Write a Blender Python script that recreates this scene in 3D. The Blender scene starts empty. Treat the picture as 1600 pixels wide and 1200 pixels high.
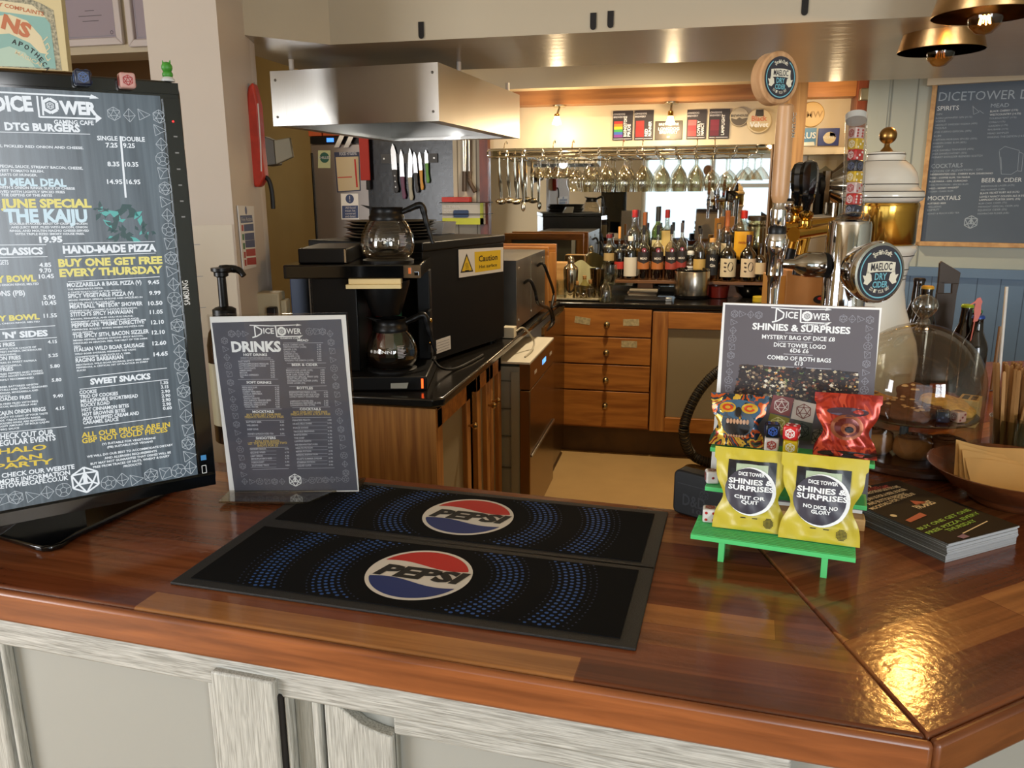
import bpy, bmesh, math, random
from mathutils import Vector, Matrix
random.seed(7)
C = bpy.context.scene.collection
sc = bpy.context.scene
PI = math.pi

# ------------------------------------------------------------------ camera
FPX, PITCH, ROLL, YAW = 1255.1, math.radians(13.334), math.radians(-0.29), math.radians(12.35)
CAM = Vector((0, 0, 1.5))
def cam_axes():
    cp, sp, c, s = math.cos(PITCH), math.sin(PITCH), math.cos(ROLL), math.sin(ROLL)
    f = Vector((0, cp, -sp)); r = Vector((1, 0, 0)); u = Vector((0, sp, cp))
    r, u = c*r + s*u, -s*r + c*u
    R = Matrix.Rotation(YAW, 3, 'Z')
    return R @ r, R @ u, R @ f
AR, AU, AF = cam_axes()
cd = bpy.data.cameras.new('camera'); cd.sensor_width = 36; cd.lens = 36*FPX/1600; cd.clip_start = .02
cam = bpy.data.objects.new('camera', cd); C.objects.link(cam)
cam.matrix_world = Matrix(((AR.x, AU.x, -AF.x, 0), (AR.y, AU.y, -AF.y, 0), (AR.z, AU.z, -AF.z, 1.5), (0, 0, 0, 1)))
sc.camera = cam

# ------------------------------------------------------------------ world, light, exposure
sc.view_settings.view_transform = 'Standard'; sc.view_settings.look = 'None'
sc.view_settings.exposure = 0; sc.view_settings.gamma = 1; sc.view_settings.use_curve_mapping = False
sc.cycles.transparent_max_bounces = 40; sc.cycles.max_bounces = 10; sc.cycles.caustics_reflective = False; sc.cycles.caustics_refractive = False
w = bpy.data.worlds.new('daylight'); sc.world = w; w.use_nodes = True
bg = w.node_tree.nodes['Background']; bg.inputs[0].default_value = (.80, .90, 1.0, 1); bg.inputs[1].default_value = 1.6
def area(name, loc, to, sx, sy, power, col):
    l = bpy.data.lights.new(name, 'AREA'); l.shape = 'RECTANGLE'; l.size = sx; l.size_y = sy; l.energy = power; l.color = col
    o = bpy.data.objects.new(name, l); C.objects.link(o); o.location = loc
    o.rotation_euler = (Vector(to) - Vector(loc)).to_track_quat('-Z', 'Y').to_euler(); return o
def spot(name, loc, to, power, col, ang=120, blend=.6, r=.03):
    l = bpy.data.lights.new(name, 'SPOT'); l.energy = power; l.color = col; l.spot_size = math.radians(ang); l.spot_blend = blend; l.shadow_soft_size = r
    o = bpy.data.objects.new(name, l); C.objects.link(o); o.location = loc
    o.rotation_euler = (Vector(to) - Vector(loc)).to_track_quat('-Z', 'Y').to_euler(); return o
def point(name, loc, power, col, r=.03):
    l = bpy.data.lights.new(name, 'POINT'); l.energy = power; l.color = col; l.shadow_soft_size = r
    o = bpy.data.objects.new(name, l); C.objects.link(o); o.location = loc; return o
DAY = (.98, .985, 1.0); WARM = (1.0, .74, .42)
area('daylight_main_window', (.3, -2.78, 1.2), (.3, 0, 1.1), 2.1, 1.7, 13, (.88, .95, 1.0))
area('daylight_left_window', (-3.52, -1.2, 1.35), (0, .4, 1.0), 2.0, 1.6, 150, DAY)
area('daylight_corner_window', (2.4, -2.78, 1.35), (.4, 1.0, 1.0), 1.5, 1.7, 140, DAY)
spot('kitchen_ceiling_lamp', (-.30, 3.95, 2.55), (-.28, 4.0, 0), 150, (1.0, .80, .54), 140, .5, .05)
point('back_room_lamp', (-2.3, 4.2, 2.2), 14, (1.0, .84, .60), .1)
point('wall_lamp_light_left', (-.80, 4.92, 1.855), 7, WARM, .03)
point('wall_lamp_light_right', (-.14, 4.92, 1.865), 7, WARM, .03)
point('wall_lamp_light_nook', (.72, 4.80, 1.94), 3.5, WARM, .03)

# ------------------------------------------------------------------ materials
def lin(h):
    h = h.lstrip('#'); out = []
    for i in (0, 2, 4):
        c = int(h[i:i+2], 16)/255; out.append(c/12.92 if c <= .04045 else ((c+.055)/1.055)**2.4)
    return (*out, 1)
MC = {}
def setp(b, **k):
    for n, v in k.items():
        n = n.replace('_', ' ')
        if n in b.inputs: b.inputs[n].default_value = v
def mat(name, col='#808080', rough=.5, metal=0, spec=.5, noise=None, bump=None, coat=0, emit=None, es=0, stretch=None):
    if name in MC: return MC[name]
    m = bpy.data.materials.new(name); m.use_nodes = True; nt = m.node_tree; N, L = nt.nodes, nt.links
    b = N['Principled BSDF']
    setp(b, Base_Color=lin(col), Roughness=rough, Metallic=metal, Specular_IOR_Level=spec, Coat_Weight=coat, Coat_Roughness=.1)
    if emit: setp(b, Emission_Color=lin(emit), Emission_Strength=es)
    if noise or bump:
        tc = N.new('ShaderNodeTexCoord'); mp = N.new('ShaderNodeMapping'); L.new(tc.outputs['Object'], mp.inputs[0])
        if stretch: mp.inputs['Scale'].default_value = stretch
    if noise:
        sca, amt = noise[:2]
        t = N.new('ShaderNodeTexNoise'); t.inputs['Scale'].default_value = sca; t.inputs['Detail'].default_value = 6
        L.new(mp.outputs[0], t.inputs['Vector'])
        r = N.new('ShaderNodeValToRGB'); L.new(t.outputs[0], r.inputs[0])
        c = lin(col); c2 = lin(noise[2]) if len(noise) > 2 else tuple(x*(1-amt) for x in c[:3]) + (1,)
        r.color_ramp.elements[0].position = .35; r.color_ramp.elements[1].position = .65
        r.color_ramp.elements[0].color = c2; r.color_ramp.elements[1].color = c
        L.new(r.outputs[0], b.inputs['Base Color'])
    if bump:
        t2 = N.new('ShaderNodeTexNoise'); t2.inputs['Scale'].default_value = bump[0]; t2.inputs['Detail'].default_value = 4
        L.new(mp.outputs[0], t2.inputs['Vector'])
        bp = N.new('ShaderNodeBump'); bp.inputs['Strength'].default_value = bump[1]; bp.inputs['Distance'].default_value = .002
        L.new(t2.outputs[0], bp.inputs['Height']); L.new(bp.outputs[0], b.inputs['Normal'])
    MC[name] = m; return m
def wood(name, dark, light, grain=(2, 40, 40), rough=.4, rot=0, bump=.2, coat=0, scale=1.0):
    if name in MC: return MC[name]
    m = bpy.data.materials.new(name); m.use_nodes = True; nt = m.node_tree; N, L = nt.nodes, nt.links
    b = N['Principled BSDF']; setp(b, Roughness=rough, Coat_Weight=coat, Coat_Roughness=.12)
    tc = N.new('ShaderNodeTexCoord'); mp = N.new('ShaderNodeMapping'); L.new(tc.outputs['Object'], mp.inputs[0])
    mp.vector_type = 'TEXTURE'; mp.inputs['Rotation'].default_value = (0, 0, rot)
    m2 = N.new('ShaderNodeMapping'); m2.inputs['Scale'].default_value = grain; L.new(mp.outputs[0], m2.inputs[0])
    t = N.new('ShaderNodeTexNoise'); t.inputs['Scale'].default_value = scale; t.inputs['Detail'].default_value = 8; t.inputs['Distortion'].default_value = .6
    L.new(m2.outputs[0], t.inputs['Vector'])
    r = N.new('ShaderNodeValToRGB'); L.new(t.outputs[0], r.inputs[0])
    r.color_ramp.elements[0].position = .33; r.color_ramp.elements[1].position = .66
    r.color_ramp.elements[0].color = lin(dark); r.color_ramp.elements[1].color = lin(light)
    L.new(r.outputs[0], b.inputs['Base Color'])
    bp = N.new('ShaderNodeBump'); bp.inputs['Strength'].default_value = bump; bp.inputs['Distance'].default_value = .001
    L.new(t.outputs[0], bp.inputs['Height']); L.new(bp.outputs[0], b.inputs['Normal'])
    MC[name] = m; return m
def planks(name, cols, rot, row=.046, length=.55, rough=.22, shift=(0, 0, 0)):
    """Glued hardwood staves: one random tone per stave, fine grain along its length, uneven varnish."""
    m = bpy.data.materials.new(name); m.use_nodes = True; nt = m.node_tree; N, L = nt.nodes, nt.links
    b = N['Principled BSDF']; setp(b, Roughness=rough, Coat_Weight=.0, Specular_IOR_Level=.5)
    tc = N.new('ShaderNodeTexCoord'); mp = N.new('ShaderNodeMapping'); L.new(tc.outputs['Object'], mp.inputs[0])
    mp.vector_type = 'TEXTURE'; mp.inputs['Rotation'].default_value = (0, 0, rot); mp.inputs['Location'].default_value = shift
    br = N.new('ShaderNodeTexBrick'); br.offset = .37; br.offset_frequency = 2; br.squash = 1
    for k, v in {'Scale': 1, 'Mortar Size': .0006, 'Mortar Smooth': .2, 'Brick Width': length, 'Row Height': row, 'Color1': (0, 0, 0, 1), 'Color2': (1, 1, 1, 1), 'Mortar': (.1, .1, .1, 1)}.items(): br.inputs[k].default_value = v
    L.new(mp.outputs[0], br.inputs['Vector'])
    r = N.new('ShaderNodeValToRGB'); L.new(br.outputs['Color'], r.inputs[0])
    e = r.color_ramp.elements
    while len(e) < len(cols): e.new(.5)
    for i, c in enumerate(cols): e[i].position = i/(len(cols)-1); e[i].color = lin(c)
    m2 = N.new('ShaderNodeMapping'); m2.inputs['Scale'].default_value = (3, 55, 30); L.new(mp.outputs[0], m2.inputs[0])
    t = N.new('ShaderNodeTexNoise'); t.inputs['Scale'].default_value = 1.2; t.inputs['Detail'].default_value = 7; t.inputs['Distortion'].default_value = .8
    L.new(m2.outputs[0], t.inputs['Vector'])
    rg = N.new('ShaderNodeValToRGB'); L.new(t.outputs[0], rg.inputs[0]); rg.color_ramp.elements[0].position = .3; rg.color_ramp.elements[1].position = .7
    rg.color_ramp.elements[0].color = (.62, .58, .55, 1); rg.color_ramp.elements[1].color = (1.12, 1.1, 1.08, 1)
    mx = N.new('ShaderNodeMix'); mx.data_type = 'RGBA'; mx.blend_type = 'MULTIPLY'; mx.inputs[0].default_value = 1
    L.new(r.outputs[0], mx.inputs[6]); L.new(rg.outputs[0], mx.inputs[7]); L.new(mx.outputs[2], b.inputs['Base Color'])
    t3 = N.new('ShaderNodeTexNoise'); t3.inputs['Scale'].default_value = 90; t3.inputs['Detail'].default_value = 5; L.new(mp.outputs[0], t3.inputs['Vector'])
    bp = N.new('ShaderNodeBump'); bp.inputs['Strength'].default_value = .16; bp.inputs['Distance'].default_value = .002
    L.new(t3.outputs[0], bp.inputs['Height']); L.new(bp.outputs[0], b.inputs['Normal'])
    MC[name] = m; return m
def glass(name, tint='#ffffff', edge=.5, rough=.02, base=.04):
    """Thin clear glass: see-through sheet with a grazing-angle shine."""
    if name in MC: return MC[name]
    m = bpy.data.materials.new(name); m.use_nodes = True; nt = m.node_tree; N, L = nt.nodes, nt.links
    N.remove(N['Principled BSDF']); out = N['Material Output']
    tr = N.new('ShaderNodeBsdfTransparent'); tr.inputs[0].default_value = lin(tint)
    gl = N.new('ShaderNodeBsdfGlossy'); gl.inputs['Roughness'].default_value = rough
    lw = N.new('ShaderNodeLayerWeight'); lw.inputs[0].default_value = .35
    mr = N.new('ShaderNodeMapRange'); mr.inputs['To Min'].default_value = base; mr.inputs['To Max'].default_value = edge
    L.new(lw.outputs['Facing'], mr.inputs[0])
    mx = N.new('ShaderNodeMixShader'); L.new(mr.outputs[0], mx.inputs[0]); L.new(tr.outputs[0], mx.inputs[1]); L.new(gl.outputs[0], mx.inputs[2])
    L.new(mx.outputs[0], out.inputs[0]); MC[name] = m; return m

# ------------------------------------------------------------------ rays and frames
def ray(px, py): return AR*((px-800)/FPX) - AU*((py-600)/FPX) + AF
def P(px, py, x=None, y=None, z=None, d=None):
    v = ray(px, py)
    t = d if d is not None else (z-1.5)/v.z if z is not None else y/v.y if y is not None else x/v.x
    return CAM + v*t
def PP(px, py, o, n):
    v = ray(px, py); return CAM + v*((Vector(o)-CAM).dot(n)/v.dot(n))
def frame(o, u, v):
    u = Vector(u).normalized(); v = Vector(v); v = (v - u*u.dot(v)).normalized(); n = u.cross(v); o = Vector(o)
    return Matrix(((u.x, v.x, n.x, o.x), (u.y, v.y, n.y, o.y), (u.z, v.z, n.z, o.z), (0, 0, 0, 1)))
def TR(x=0, y=0, z=0): return Matrix.Translation((x, y, z))
def RZ(a): return Matrix.Rotation(math.radians(a), 4, 'Z')
def RX(a): return Matrix.Rotation(math.radians(a), 4, 'X')
def RY(a): return Matrix.Rotation(math.radians(a), 4, 'Y')

# ------------------------------------------------------------------ lettering
TXC = {}
def glyphs(s, bold):
    k = (s, bold)
    if k in TXC: return TXC[k]
    c = bpy.data.curves.new('lettering_curve', 'FONT'); c.body = s; c.size = 1; c.offset = bold; c.resolution_u = 2; c.fill_mode = 'FRONT'
    o = bpy.data.objects.new('lettering_curve', c); C.objects.link(o)
    me = o.to_mesh(); vs = [(v.co.x, v.co.y) for v in me.vertices]; fs = [tuple(p.vertices) for p in me.polygons]
    o.to_mesh_clear(); bpy.data.objects.remove(o); bpy.data.curves.remove(c)
    if not vs: vs = [(0, 0), (1, 0), (0, 1)]; fs = []
    xs = [v[0] for v in vs]; TXC[k] = (vs, fs, min(xs), max(xs)); return TXC[k]
CAPH = .70

class MB:
    def __init__(s, M=None): s.M = M.copy() if M else Matrix(); s.v = []; s.f = []; s.m = []; s.mats = []
    def add(s, vs, fs, mt, M=None):
        T = s.M @ M if M is not None else s.M
        if mt not in s.mats: s.mats.append(mt)
        i = s.mats.index(mt); b = len(s.v)
        s.v += [T @ Vector(v) for v in vs]; s.f += [tuple(b+k for k in f) for f in fs]; s.m += [i]*len(fs); return s
    def bb(s, x0, x1, y0, y1, z0, z1, mt, M=None):
        return s.add([(x0, y0, z0), (x1, y0, z0), (x1, y1, z0), (x0, y1, z0), (x0, y0, z1), (x1, y0, z1), (x1, y1, z1), (x0, y1, z1)],
                     [(3, 2, 1, 0), (4, 5, 6, 7), (0, 1, 5, 4), (1, 2, 6, 5), (2, 3, 7, 6), (3, 0, 4, 7)], mt, M)
    def box(s, c, sz, mt, M=None):
        x, y, z = c; a, b, d = sz[0]/2, sz[1]/2, sz[2]/2
        return s.bb(x-a, x+a, y-b, y+b, z-d, z+d, mt, M)
    def prism(s, poly, z0, z1, mt, M=None):
        n = len(poly)
        return s.add([(x, y, z0) for x, y in poly] + [(x, y, z1) for x, y in poly],
                     [tuple(range(n-1, -1, -1)), tuple(range(n, 2*n))] + [(i, (i+1) % n, n+(i+1) % n, n+i) for i in range(n)], mt, M)
    def flat(s, poly, z, mt, M=None):
        return s.add([(x, y, z) for x, y in poly], [tuple(range(len(poly)))], mt, M)
    def lathe(s, prof, mt, M=None, n=28, cap=True):
        vs = []; fs = []
        for r, z in prof:
            for k in range(n): a = 2*PI*k/n; vs.append((r*math.cos(a), r*math.sin(a), z))
        for i in range(len(prof)-1):
            for k in range(n): k2 = (k+1) % n; fs.append((i*n+k, i*n+k2, (i+1)*n+k2, (i+1)*n+k))
        if cap:
            if prof[0][0] > 1e-5: fs.append(tuple(range(n-1, -1, -1)))
            if prof[-1][0] > 1e-5: j = (len(prof)-1)*n; fs.append(tuple(range(j, j+n)))
        return s.add(vs, fs, mt, M)
    def rod(s, p0, p1, r0, mt, r1=None, n=14, cap=True):
        p0, p1 = Vector(p0), Vector(p1); d = p1-p0; q = d.to_track_quat('Z', 'Y').to_matrix().to_4x4()
        return s.lathe([(r0, 0), (r1 if r1 is not None else r0, d.length)], mt, Matrix.Translation(p0) @ q, n, cap)
    def tube(s, pts, r, mt, n=8, steps=5, smooth=True):
        pts = [Vector(p) for p in pts]
        if smooth and len(pts) > 2:
            q = []
            for i in range(len(pts)-1):
                a, b, c, d = pts[max(i-1, 0)], pts[i], pts[i+1], pts[min(i+2, len(pts)-1)]
                for k in range(steps):
                    t = k/steps; q.append(.5*((2*b)+(c-a)*t+(2*a-5*b+4*c-d)*t*t+(3*b-a-3*c+d)*t**3))
            pts = q + [pts[-1]]
        vs = []; fs = []; up = Vector((0, 0, 1)); m = len(pts)
        for i, p in enumerate(pts):
            t = (pts[min(i+1, m-1)]-pts[max(i-1, 0)]).normalized()
            a = t.cross(up)
            if a.length < .05: a = t.cross(Vector((0, 1, 0)))
            a.normalize(); b = t.cross(a); rr = r[min(i*len(r)//m, len(r)-1)] if isinstance(r, (list, tuple)) else r
            for k in range(n): w_ = 2*PI*k/n; vs.append(p + a*(rr*math.cos(w_)) + b*(rr*math.sin(w_)))
        for i in range(m-1):
            for k in range(n): k2 = (k+1) % n; fs.append((i*n+k, i*n+k2, (i+1)*n+k2, (i+1)*n+k))
        fs += [tuple(range(n-1, -1, -1)), tuple(range((m-1)*n, m*n))]
        return s.add(vs, fs, mt)
    def ball(s, c, r, mt, n=20, sq=(1, 1, 1), M=None):
        k = n//2; prof = [(r*math.sin(PI*i/k), -r*math.cos(PI*i/k)) for i in range(k+1)]
        T = Matrix.Translation(c) @ Matrix.Diagonal((*sq, 1))
        return s.lathe(prof, mt, (M @ T) if M is not None else T, n, False)
    def grid(s, fn, nu, nv, mt, M=None):
        vs = [fn(i/nu, j/nv) for j in range(nv+1) for i in range(nu+1)]
        fs = [(j*(nu+1)+i, j*(nu+1)+i+1, (j+1)*(nu+1)+i+1, (j+1)*(nu+1)+i) for j in range(nv) for i in range(nu)]
        return s.add(vs, fs, mt, M)
    def line(s, pts, w_, z, mt, M=None, close=False):
        if close: pts = list(pts)+[pts[0]]
        for a, b in zip(pts, pts[1:]):
            dx, dy = b[0]-a[0], b[1]-a[1]; l = math.hypot(dx, dy)
            if l < 1e-7: continue
            nx, ny = -dy/l*w_/2, dx/l*w_/2
            s.add([(a[0]+nx, a[1]+ny, z), (a[0]-nx, a[1]-ny, z), (b[0]-nx, b[1]-ny, z), (b[0]+nx, b[1]+ny, z)], [(0, 1, 2, 3)], mt, M)
        return s
    def text(s, t, a, b, h, z, mt, M=None, bold=.0, shear=0):
        """Lettering along the baseline a-b (fills its length), capitals h high."""
        vs, fs, x0, x1 = glyphs(t, bold); dx, dy = b[0]-a[0], b[1]-a[1]; W = max(x1-x0, 1e-6); ln = math.hypot(dx, dy); px, py = -dy/ln, dx/ln
        out = []
        for x, y in vs:
            k = (x-x0+shear*y)/W; g = y/CAPH*h; out.append((a[0]+dx*k+px*g, a[1]+dy*k+py*g, z))
        return s.add(out, fs, mt, M)
    def ctext(s, t, c, h, z, mt, M=None, bold=0, wmul=1, shear=0):
        vs, fs, x0, x1 = glyphs(t, bold); W = (x1-x0)*h/CAPH*wmul
        return s.text(t, (c[0]-W/2, c[1]), (c[0]+W/2, c[1]), h, z, mt, M, bold, shear)
    def build(s, name, parent=None, label=None, bevel=0, seg=2, smooth=40, origin=None):
        me = bpy.data.meshes.new(name)
        off = parent.matrix_world.inverted() if parent is not None and parent.type == 'EMPTY' else (Matrix.Translation(parent['_o']).inverted() if parent is not None else Matrix())
        if parent is None:
            if origin is None:
                xs = [v.x for v in s.v]; ys = [v.y for v in s.v]; zs = [v.z for v in s.v]
                origin = ((min(xs)+max(xs))/2, (min(ys)+max(ys))/2, min(zs))
            off = Matrix.Translation(origin).inverted()
        me.from_pydata([off @ v for v in s.v], [], s.f)
        for m in s.mats: me.materials.append(m)
        me.polygons.foreach_set('material_index', s.m)
        bm = bmesh.new(); bm.from_mesh(me); bmesh.ops.recalc_face_normals(bm, faces=bm.faces); bm.to_mesh(me); bm.free()
        me.shade_smooth(); me.set_sharp_from_angle(angle=math.radians(smooth))
        o = bpy.data.objects.new(name, me); C.objects.link(o)
        if parent is not None:
            o.parent = parent
            o['_o'] = tuple(parent.location) if parent.type == 'EMPTY' else tuple(parent['_o'])
        else: o.location = origin; o['_o'] = tuple(origin)
        if label: o['label'] = label
        if bevel:
            b = o.modifiers.new('edge', 'BEVEL'); b.width = bevel; b.segments = seg; b.limit_method = 'ANGLE'; b.angle_limit = math.radians(35)
        return o
def thing(name, label, cat, loc=(0, 0, 0), group=None):
    o = bpy.data.objects.new(name, None); o.empty_display_size = .05; C.objects.link(o); o.location = loc; o.matrix_world = Matrix.Translation(loc)
    o['label'] = label; o['category'] = cat
    if group: o['group'] = group
    return o
def tag(o, label, cat, group=None, kind=None):
    o['label'] = label; o['category'] = cat
    if group: o['group'] = group
    if kind: o['kind'] = kind
    return o
def struct(o): o['kind'] = 'structure'; return o
def dup(root, loc, rz=0, label=None, group=None, rx=0, ry=0):
    r = root.copy(); C.objects.link(r); r.location = loc; r.rotation_euler = (math.radians(rx), math.radians(ry), math.radians(rz))
    if label: r['label'] = label
    if group: r['group'] = group
    for ch in list(root.children):
        c = ch.copy(); C.objects.link(c); c.parent = r
        for g in list(ch.children): d = g.copy(); C.objects.link(d); d.parent = c
    return r
class Panel:
    """A flat printed face: pixel readings are turned into its own metres, so print sits on the real sheet."""
    def __init__(s, M): s.M = M; s.o = M.translation.copy(); s.n = Vector((M[0][2], M[1][2], M[2][2])); s.I = M.inverted()
    def l(s, px, py): q = s.I @ PP(px, py, s.o, s.n); return (q.x, q.y)
    def sz(s, px, py, h): a, b = s.l(px, py), s.l(px, py-h); return math.hypot(a[0]-b[0], a[1]-b[1])
    def txt(s, mb, data, sc_, ox, oy, cols, bold=.015, z=.0006):
        for ln in data.strip().split('\n'):
            q = ln.strip().split(' ', 6)
            x0, y0, x1, y1, h = map(float, q[:5]); c = q[5]; bo = bold*1.7 if h > 34 else bold
            if 12 < h < 22: h *= .78
            a, b = s.l(ox+x0/sc_, oy+y0/sc_), s.l(ox+x1/sc_, oy+y1/sc_)
            mb.text(q[6], a, b, s.sz(ox+x0/sc_, oy+y0/sc_, h/sc_), z, cols[c], s.M, bo)
    def ln(s, mb, data, sc_, ox, oy, mt, wpx=1.2, z=.0006):
        for x0, y0, x1, y1 in data:
            a, b = s.l(ox+x0/sc_, oy+y0/sc_), s.l(ox+x1/sc_, oy+y1/sc_)
            mb.line([a, b], s.sz(ox+x0/sc_, oy+y0/sc_, wpx), z, mt, s.M)
def doodle(kind):
    def ng(n, r, a0=90): return [(r*math.cos(math.radians(a0+360*k/n)), r*math.sin(math.radians(a0+360*k/n))) for k in range(n)]
    if kind == 0:
        h = ng(6, 1); t = ng(3, .55); L_ = [h+[h[0]], t+[t[0]]]
        L_ += [[h[0], t[0]], [h[2], t[1]], [h[4], t[2]], [h[1], t[0]], [h[5], t[0]], [h[1], t[1]], [h[3], t[1]], [h[3], t[2]], [h[5], t[2]]]; return L_
    if kind == 1: return [[(0, 1), (.85, 0), (0, -1), (-.85, 0), (0, 1)], [(-.85, 0), (-.1, -.15), (.85, 0)], [(0, 1), (-.1, -.15), (0, -1)]]
    if kind == 2: return [[(-.8, .8), (.95, 0), (-.7, -.85), (-.8, .8)], [(-.8, .8), (.1, -.45)], [(-.7, -.85), (.1, -.45)], [(.1, -.45), (.95, 0)]][:3]
    if kind == 3:
        d = ng(10, 1); p = ng(5, .45); return [d+[d[0]], p+[p[0]]] + [[p[k], d[2*k]] for k in range(5)]
    return [[(-.75, .85), (.75, .7), (.85, -.6), (-.5, -.85), (-.75, .85)], [(-.75, .85), (.1, .15), (.75, .7)], [(.1, .15), (-.5, -.85)]] if kind == 4 else []
def draw_doodle(mb, M, c, r, kind, mt, z=.0006, wl=.09):
    for pl in doodle(kind): mb.line([(c[0]+x*r, c[1]+y*r) for x, y in pl], r*wl, z, mt, M)
def emblem(mb, M, c, r, mt, z=.0006):
    draw_doodle(mb, M, c, r, 0, mt, z, .12)
    mb.flat([(c[0]+x*r, c[1]+y*r) for x, y in ((-.22, -.3), (.22, -.3), (.14, -.1), (.14, .2), (0, .42), (-.14, .2), (-.14, -.1))], z, mt, M)
def logo(mb, M, x, y, W, mt, z=.0006, h=None):
    """DICE TOWER word mark: swash D, framed T, die for the O, W wide from (x, y)."""
    H = h or W*.30
    def q(a, b): return (x+a*W, y+b*H)
    t = W*.016
    mb.line([q(0, .96), q(.42, .90)], t, z, mt, M); mb.line([q(.42, .90), q(.96, .98)], t, z, mt, M); mb.flat([q(.90, 1.06), q(.99, .95), q(.88, .88)], z, mt, M)
    mb.line([q(.09, .95), q(.09, .08)], t*1.5, z, mt, M); mb.line([q(.03, .0), q(.12, .10), q(.21, .32), q(.22, .62), q(.10, .90)], t*1.5, z, mt, M)
    mb.text('ICE', q(.25, .32), q(.45, .30), H*.42, z, mt, M, .02)
    mb.line([q(.49, .88), q(.50, .06)], t*1.6, z, mt, M); mb.line([q(.50, .06), q(.94, .08)], t*1.3, z, mt, M); mb.flat([q(.93, -.06), q(1.0, .16), q(.86, .10)], z, mt, M)
    c = q(.60, .48); r = W*.075
    hx = [(c[0]+r*math.cos(PI/6+k*PI/3), c[1]+r*math.sin(PI/6+k*PI/3)) for k in range(6)]
    mb.line(hx, r*.5, z, mt, M, True); draw_doodle(mb, M, c, r*.5, 0, mt, z, .14)
    mb.text('WER', q(.69, .28), q(.97, .28), H*.42, z, mt, M, .02)
    mb.text('GAMING CAFE', q(.56, -.12), q(.94, -.12), H*.11, z, mt, M, .02)

# ------------------------------------------------------------------ materials in use
cream = mat('cream_paint', '#cdbfa3', .45, noise=(3, .06), bump=(60, .05))
fasc = mat('satin_cream_paint', '#b8ab94', .27, noise=(2, .05), bump=(14, .35), stretch=(.25, 1.6, 1))
pillarp = mat('pillar_paint', '#cfc3b6', .5, noise=(2, .05))
ochre = mat('ochre_wall_paint', '#b09a68', .6, noise=(2, .1))
sage = mat('pale_sage_paint', '#a2a699', .5, noise=(2, .04))
bluep = mat('blue_panel_paint', '#5d7792', .5, noise=(4, .1))
vinyl = mat('tan_vinyl_floor', '#b3925f', .42, noise=(5, .10), bump=(80, .06))
gap_shade = mat('painted_gap_shade', '#15100c', .8)  # near-black colour painting the shade inside slots and gaps
white = mat('white_paint', '#e6e4de', .5)
black = mat('black_plastic', '#09090a', .38, spec=.35)
blackgloss = mat('gloss_black_plastic', '#070809', .08, coat=.3)
blackmatt = mat('matt_black_metal', '#0b0a0a', .55, spec=.3)
steel = mat('brushed_steel', '#b5b2ac', .30, 1, bump=(8, .12), stretch=(40, 40, 1))
steel2 = mat('dull_steel', '#8e8a84', .38, 1, noise=(6, .25))
chrome = mat('chrome', '#d8d8da', .06, 1)
brass = mat('polished_brass', '#c99a45', .14, 1)
agedbrass = mat('aged_brass', '#9a7440', .3, 1)
knobm = mat('antique_knob', '#a58d62', .25, 1)
copper = mat('hammered_copper_shade', '#a9865a', .32, 1, bump=(60, .2))
pinewood = wood('honey_pine', '#8a5220', '#b97a36', (3, 30, 30), .38)
pineV = wood('honey_pine_upright', '#8a5526', '#b98040', (30, 30, 3), .4)
oakpanel = wood('oak_end_panel', '#86521f', '#b27a38', (60, 60, 2.5), .5)
beamw = wood('red_brown_beam', '#8a5a30', '#a87340', (2, 30, 30), .45)
mahog = wood('dark_red_trim', '#4a2014', '#6a3120', (30, 30, 2), .4)
lime = wood('limed_oak', '#8d8c84', '#bdbcb4', (520, 520, 22), .6, bump=.3)
limeH = wood('limed_oak_rail', '#86857d', '#bcbbb4', (22, 560, 520), .6, rot=math.radians(-3.9), bump=.35)
limeD = wood('limed_oak_groove_shade', '#77766c', '#8f8e84', (520, 520, 22), .65, bump=.3)  # darker copy of the limed oak, groove shade painted into its colour
panelw = mat('grey_white_panel', '#9b9b94', .5, noise=(2, .03))
greydoor = mat('grey_door_panel', '#8a7f66', .5)
granite = mat('black_speckled_worktop', '#0c0b0a', .16, noise=(260, .0, '#1d1a17'))
mirror_m = mat('mirror_silver', '#c9ced0', .015, 1)
bottleglass = glass('clear_glass', '#f2f5f2', .55)
paper = mat('white_paper', '#e9e8e6', .5)

# ------------------------------------------------------------------ shell of the room
b = MB(); b.bb(-3.4, 3.4, -2.6, 6.0, -.1, 0, vinyl); struct(b.build('floor'))
b = MB(); b.bb(-3.5, 3.5, -2.7, 6.0, 2.62, 2.72, cream); struct(b.build('ceiling'))
b = MB(); b.bb(-2.09, 1.6, 5.15, 5.3, 0, 2.62, cream); struct(b.build('wall_back'))
b = MB(); b.bb(-3.5, -1.9, 5.75, 5.9, 0, 2.62, ochre); b.bb(-2.10, -2.02, 5.16, 5.75, 0, 2.62, ochre); struct(b.build('wall_alcove'))
def side_wall(x0, x1, y0, y1, z0, z1, ye, mt, nm):
    b = MB()
    for a in ((-2.6, y0, 0, 2.62), (y1, ye, 0, 2.62), (y0, y1, 0, z0), (y0, y1, z1, 2.62)): b.bb(x0, x1, *a, mt)
    struct(b.build(nm))
side_wall(-3.5, -3.4, -2.2, -.2, .55, 2.15, 5.9, ochre, 'wall_left'); b = MB(); b.bb(3.4, 3.5, -2.6, 5.3, 0, 2.62, sage); struct(b.build('wall_right'))
b = MB()                                   # front of the shop with two window openings
wx = [(-3.4, -.75), (1.35, 1.65), (3.15, 3.4)]
for a, c in wx: b.bb(a, c, -2.7, -2.6, 0, 2.62, mat('tan_shop_paint', '#a08a68', .6) if a < -1 else mat('blue_grey_paint', '#7f93a6', .6))
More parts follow.
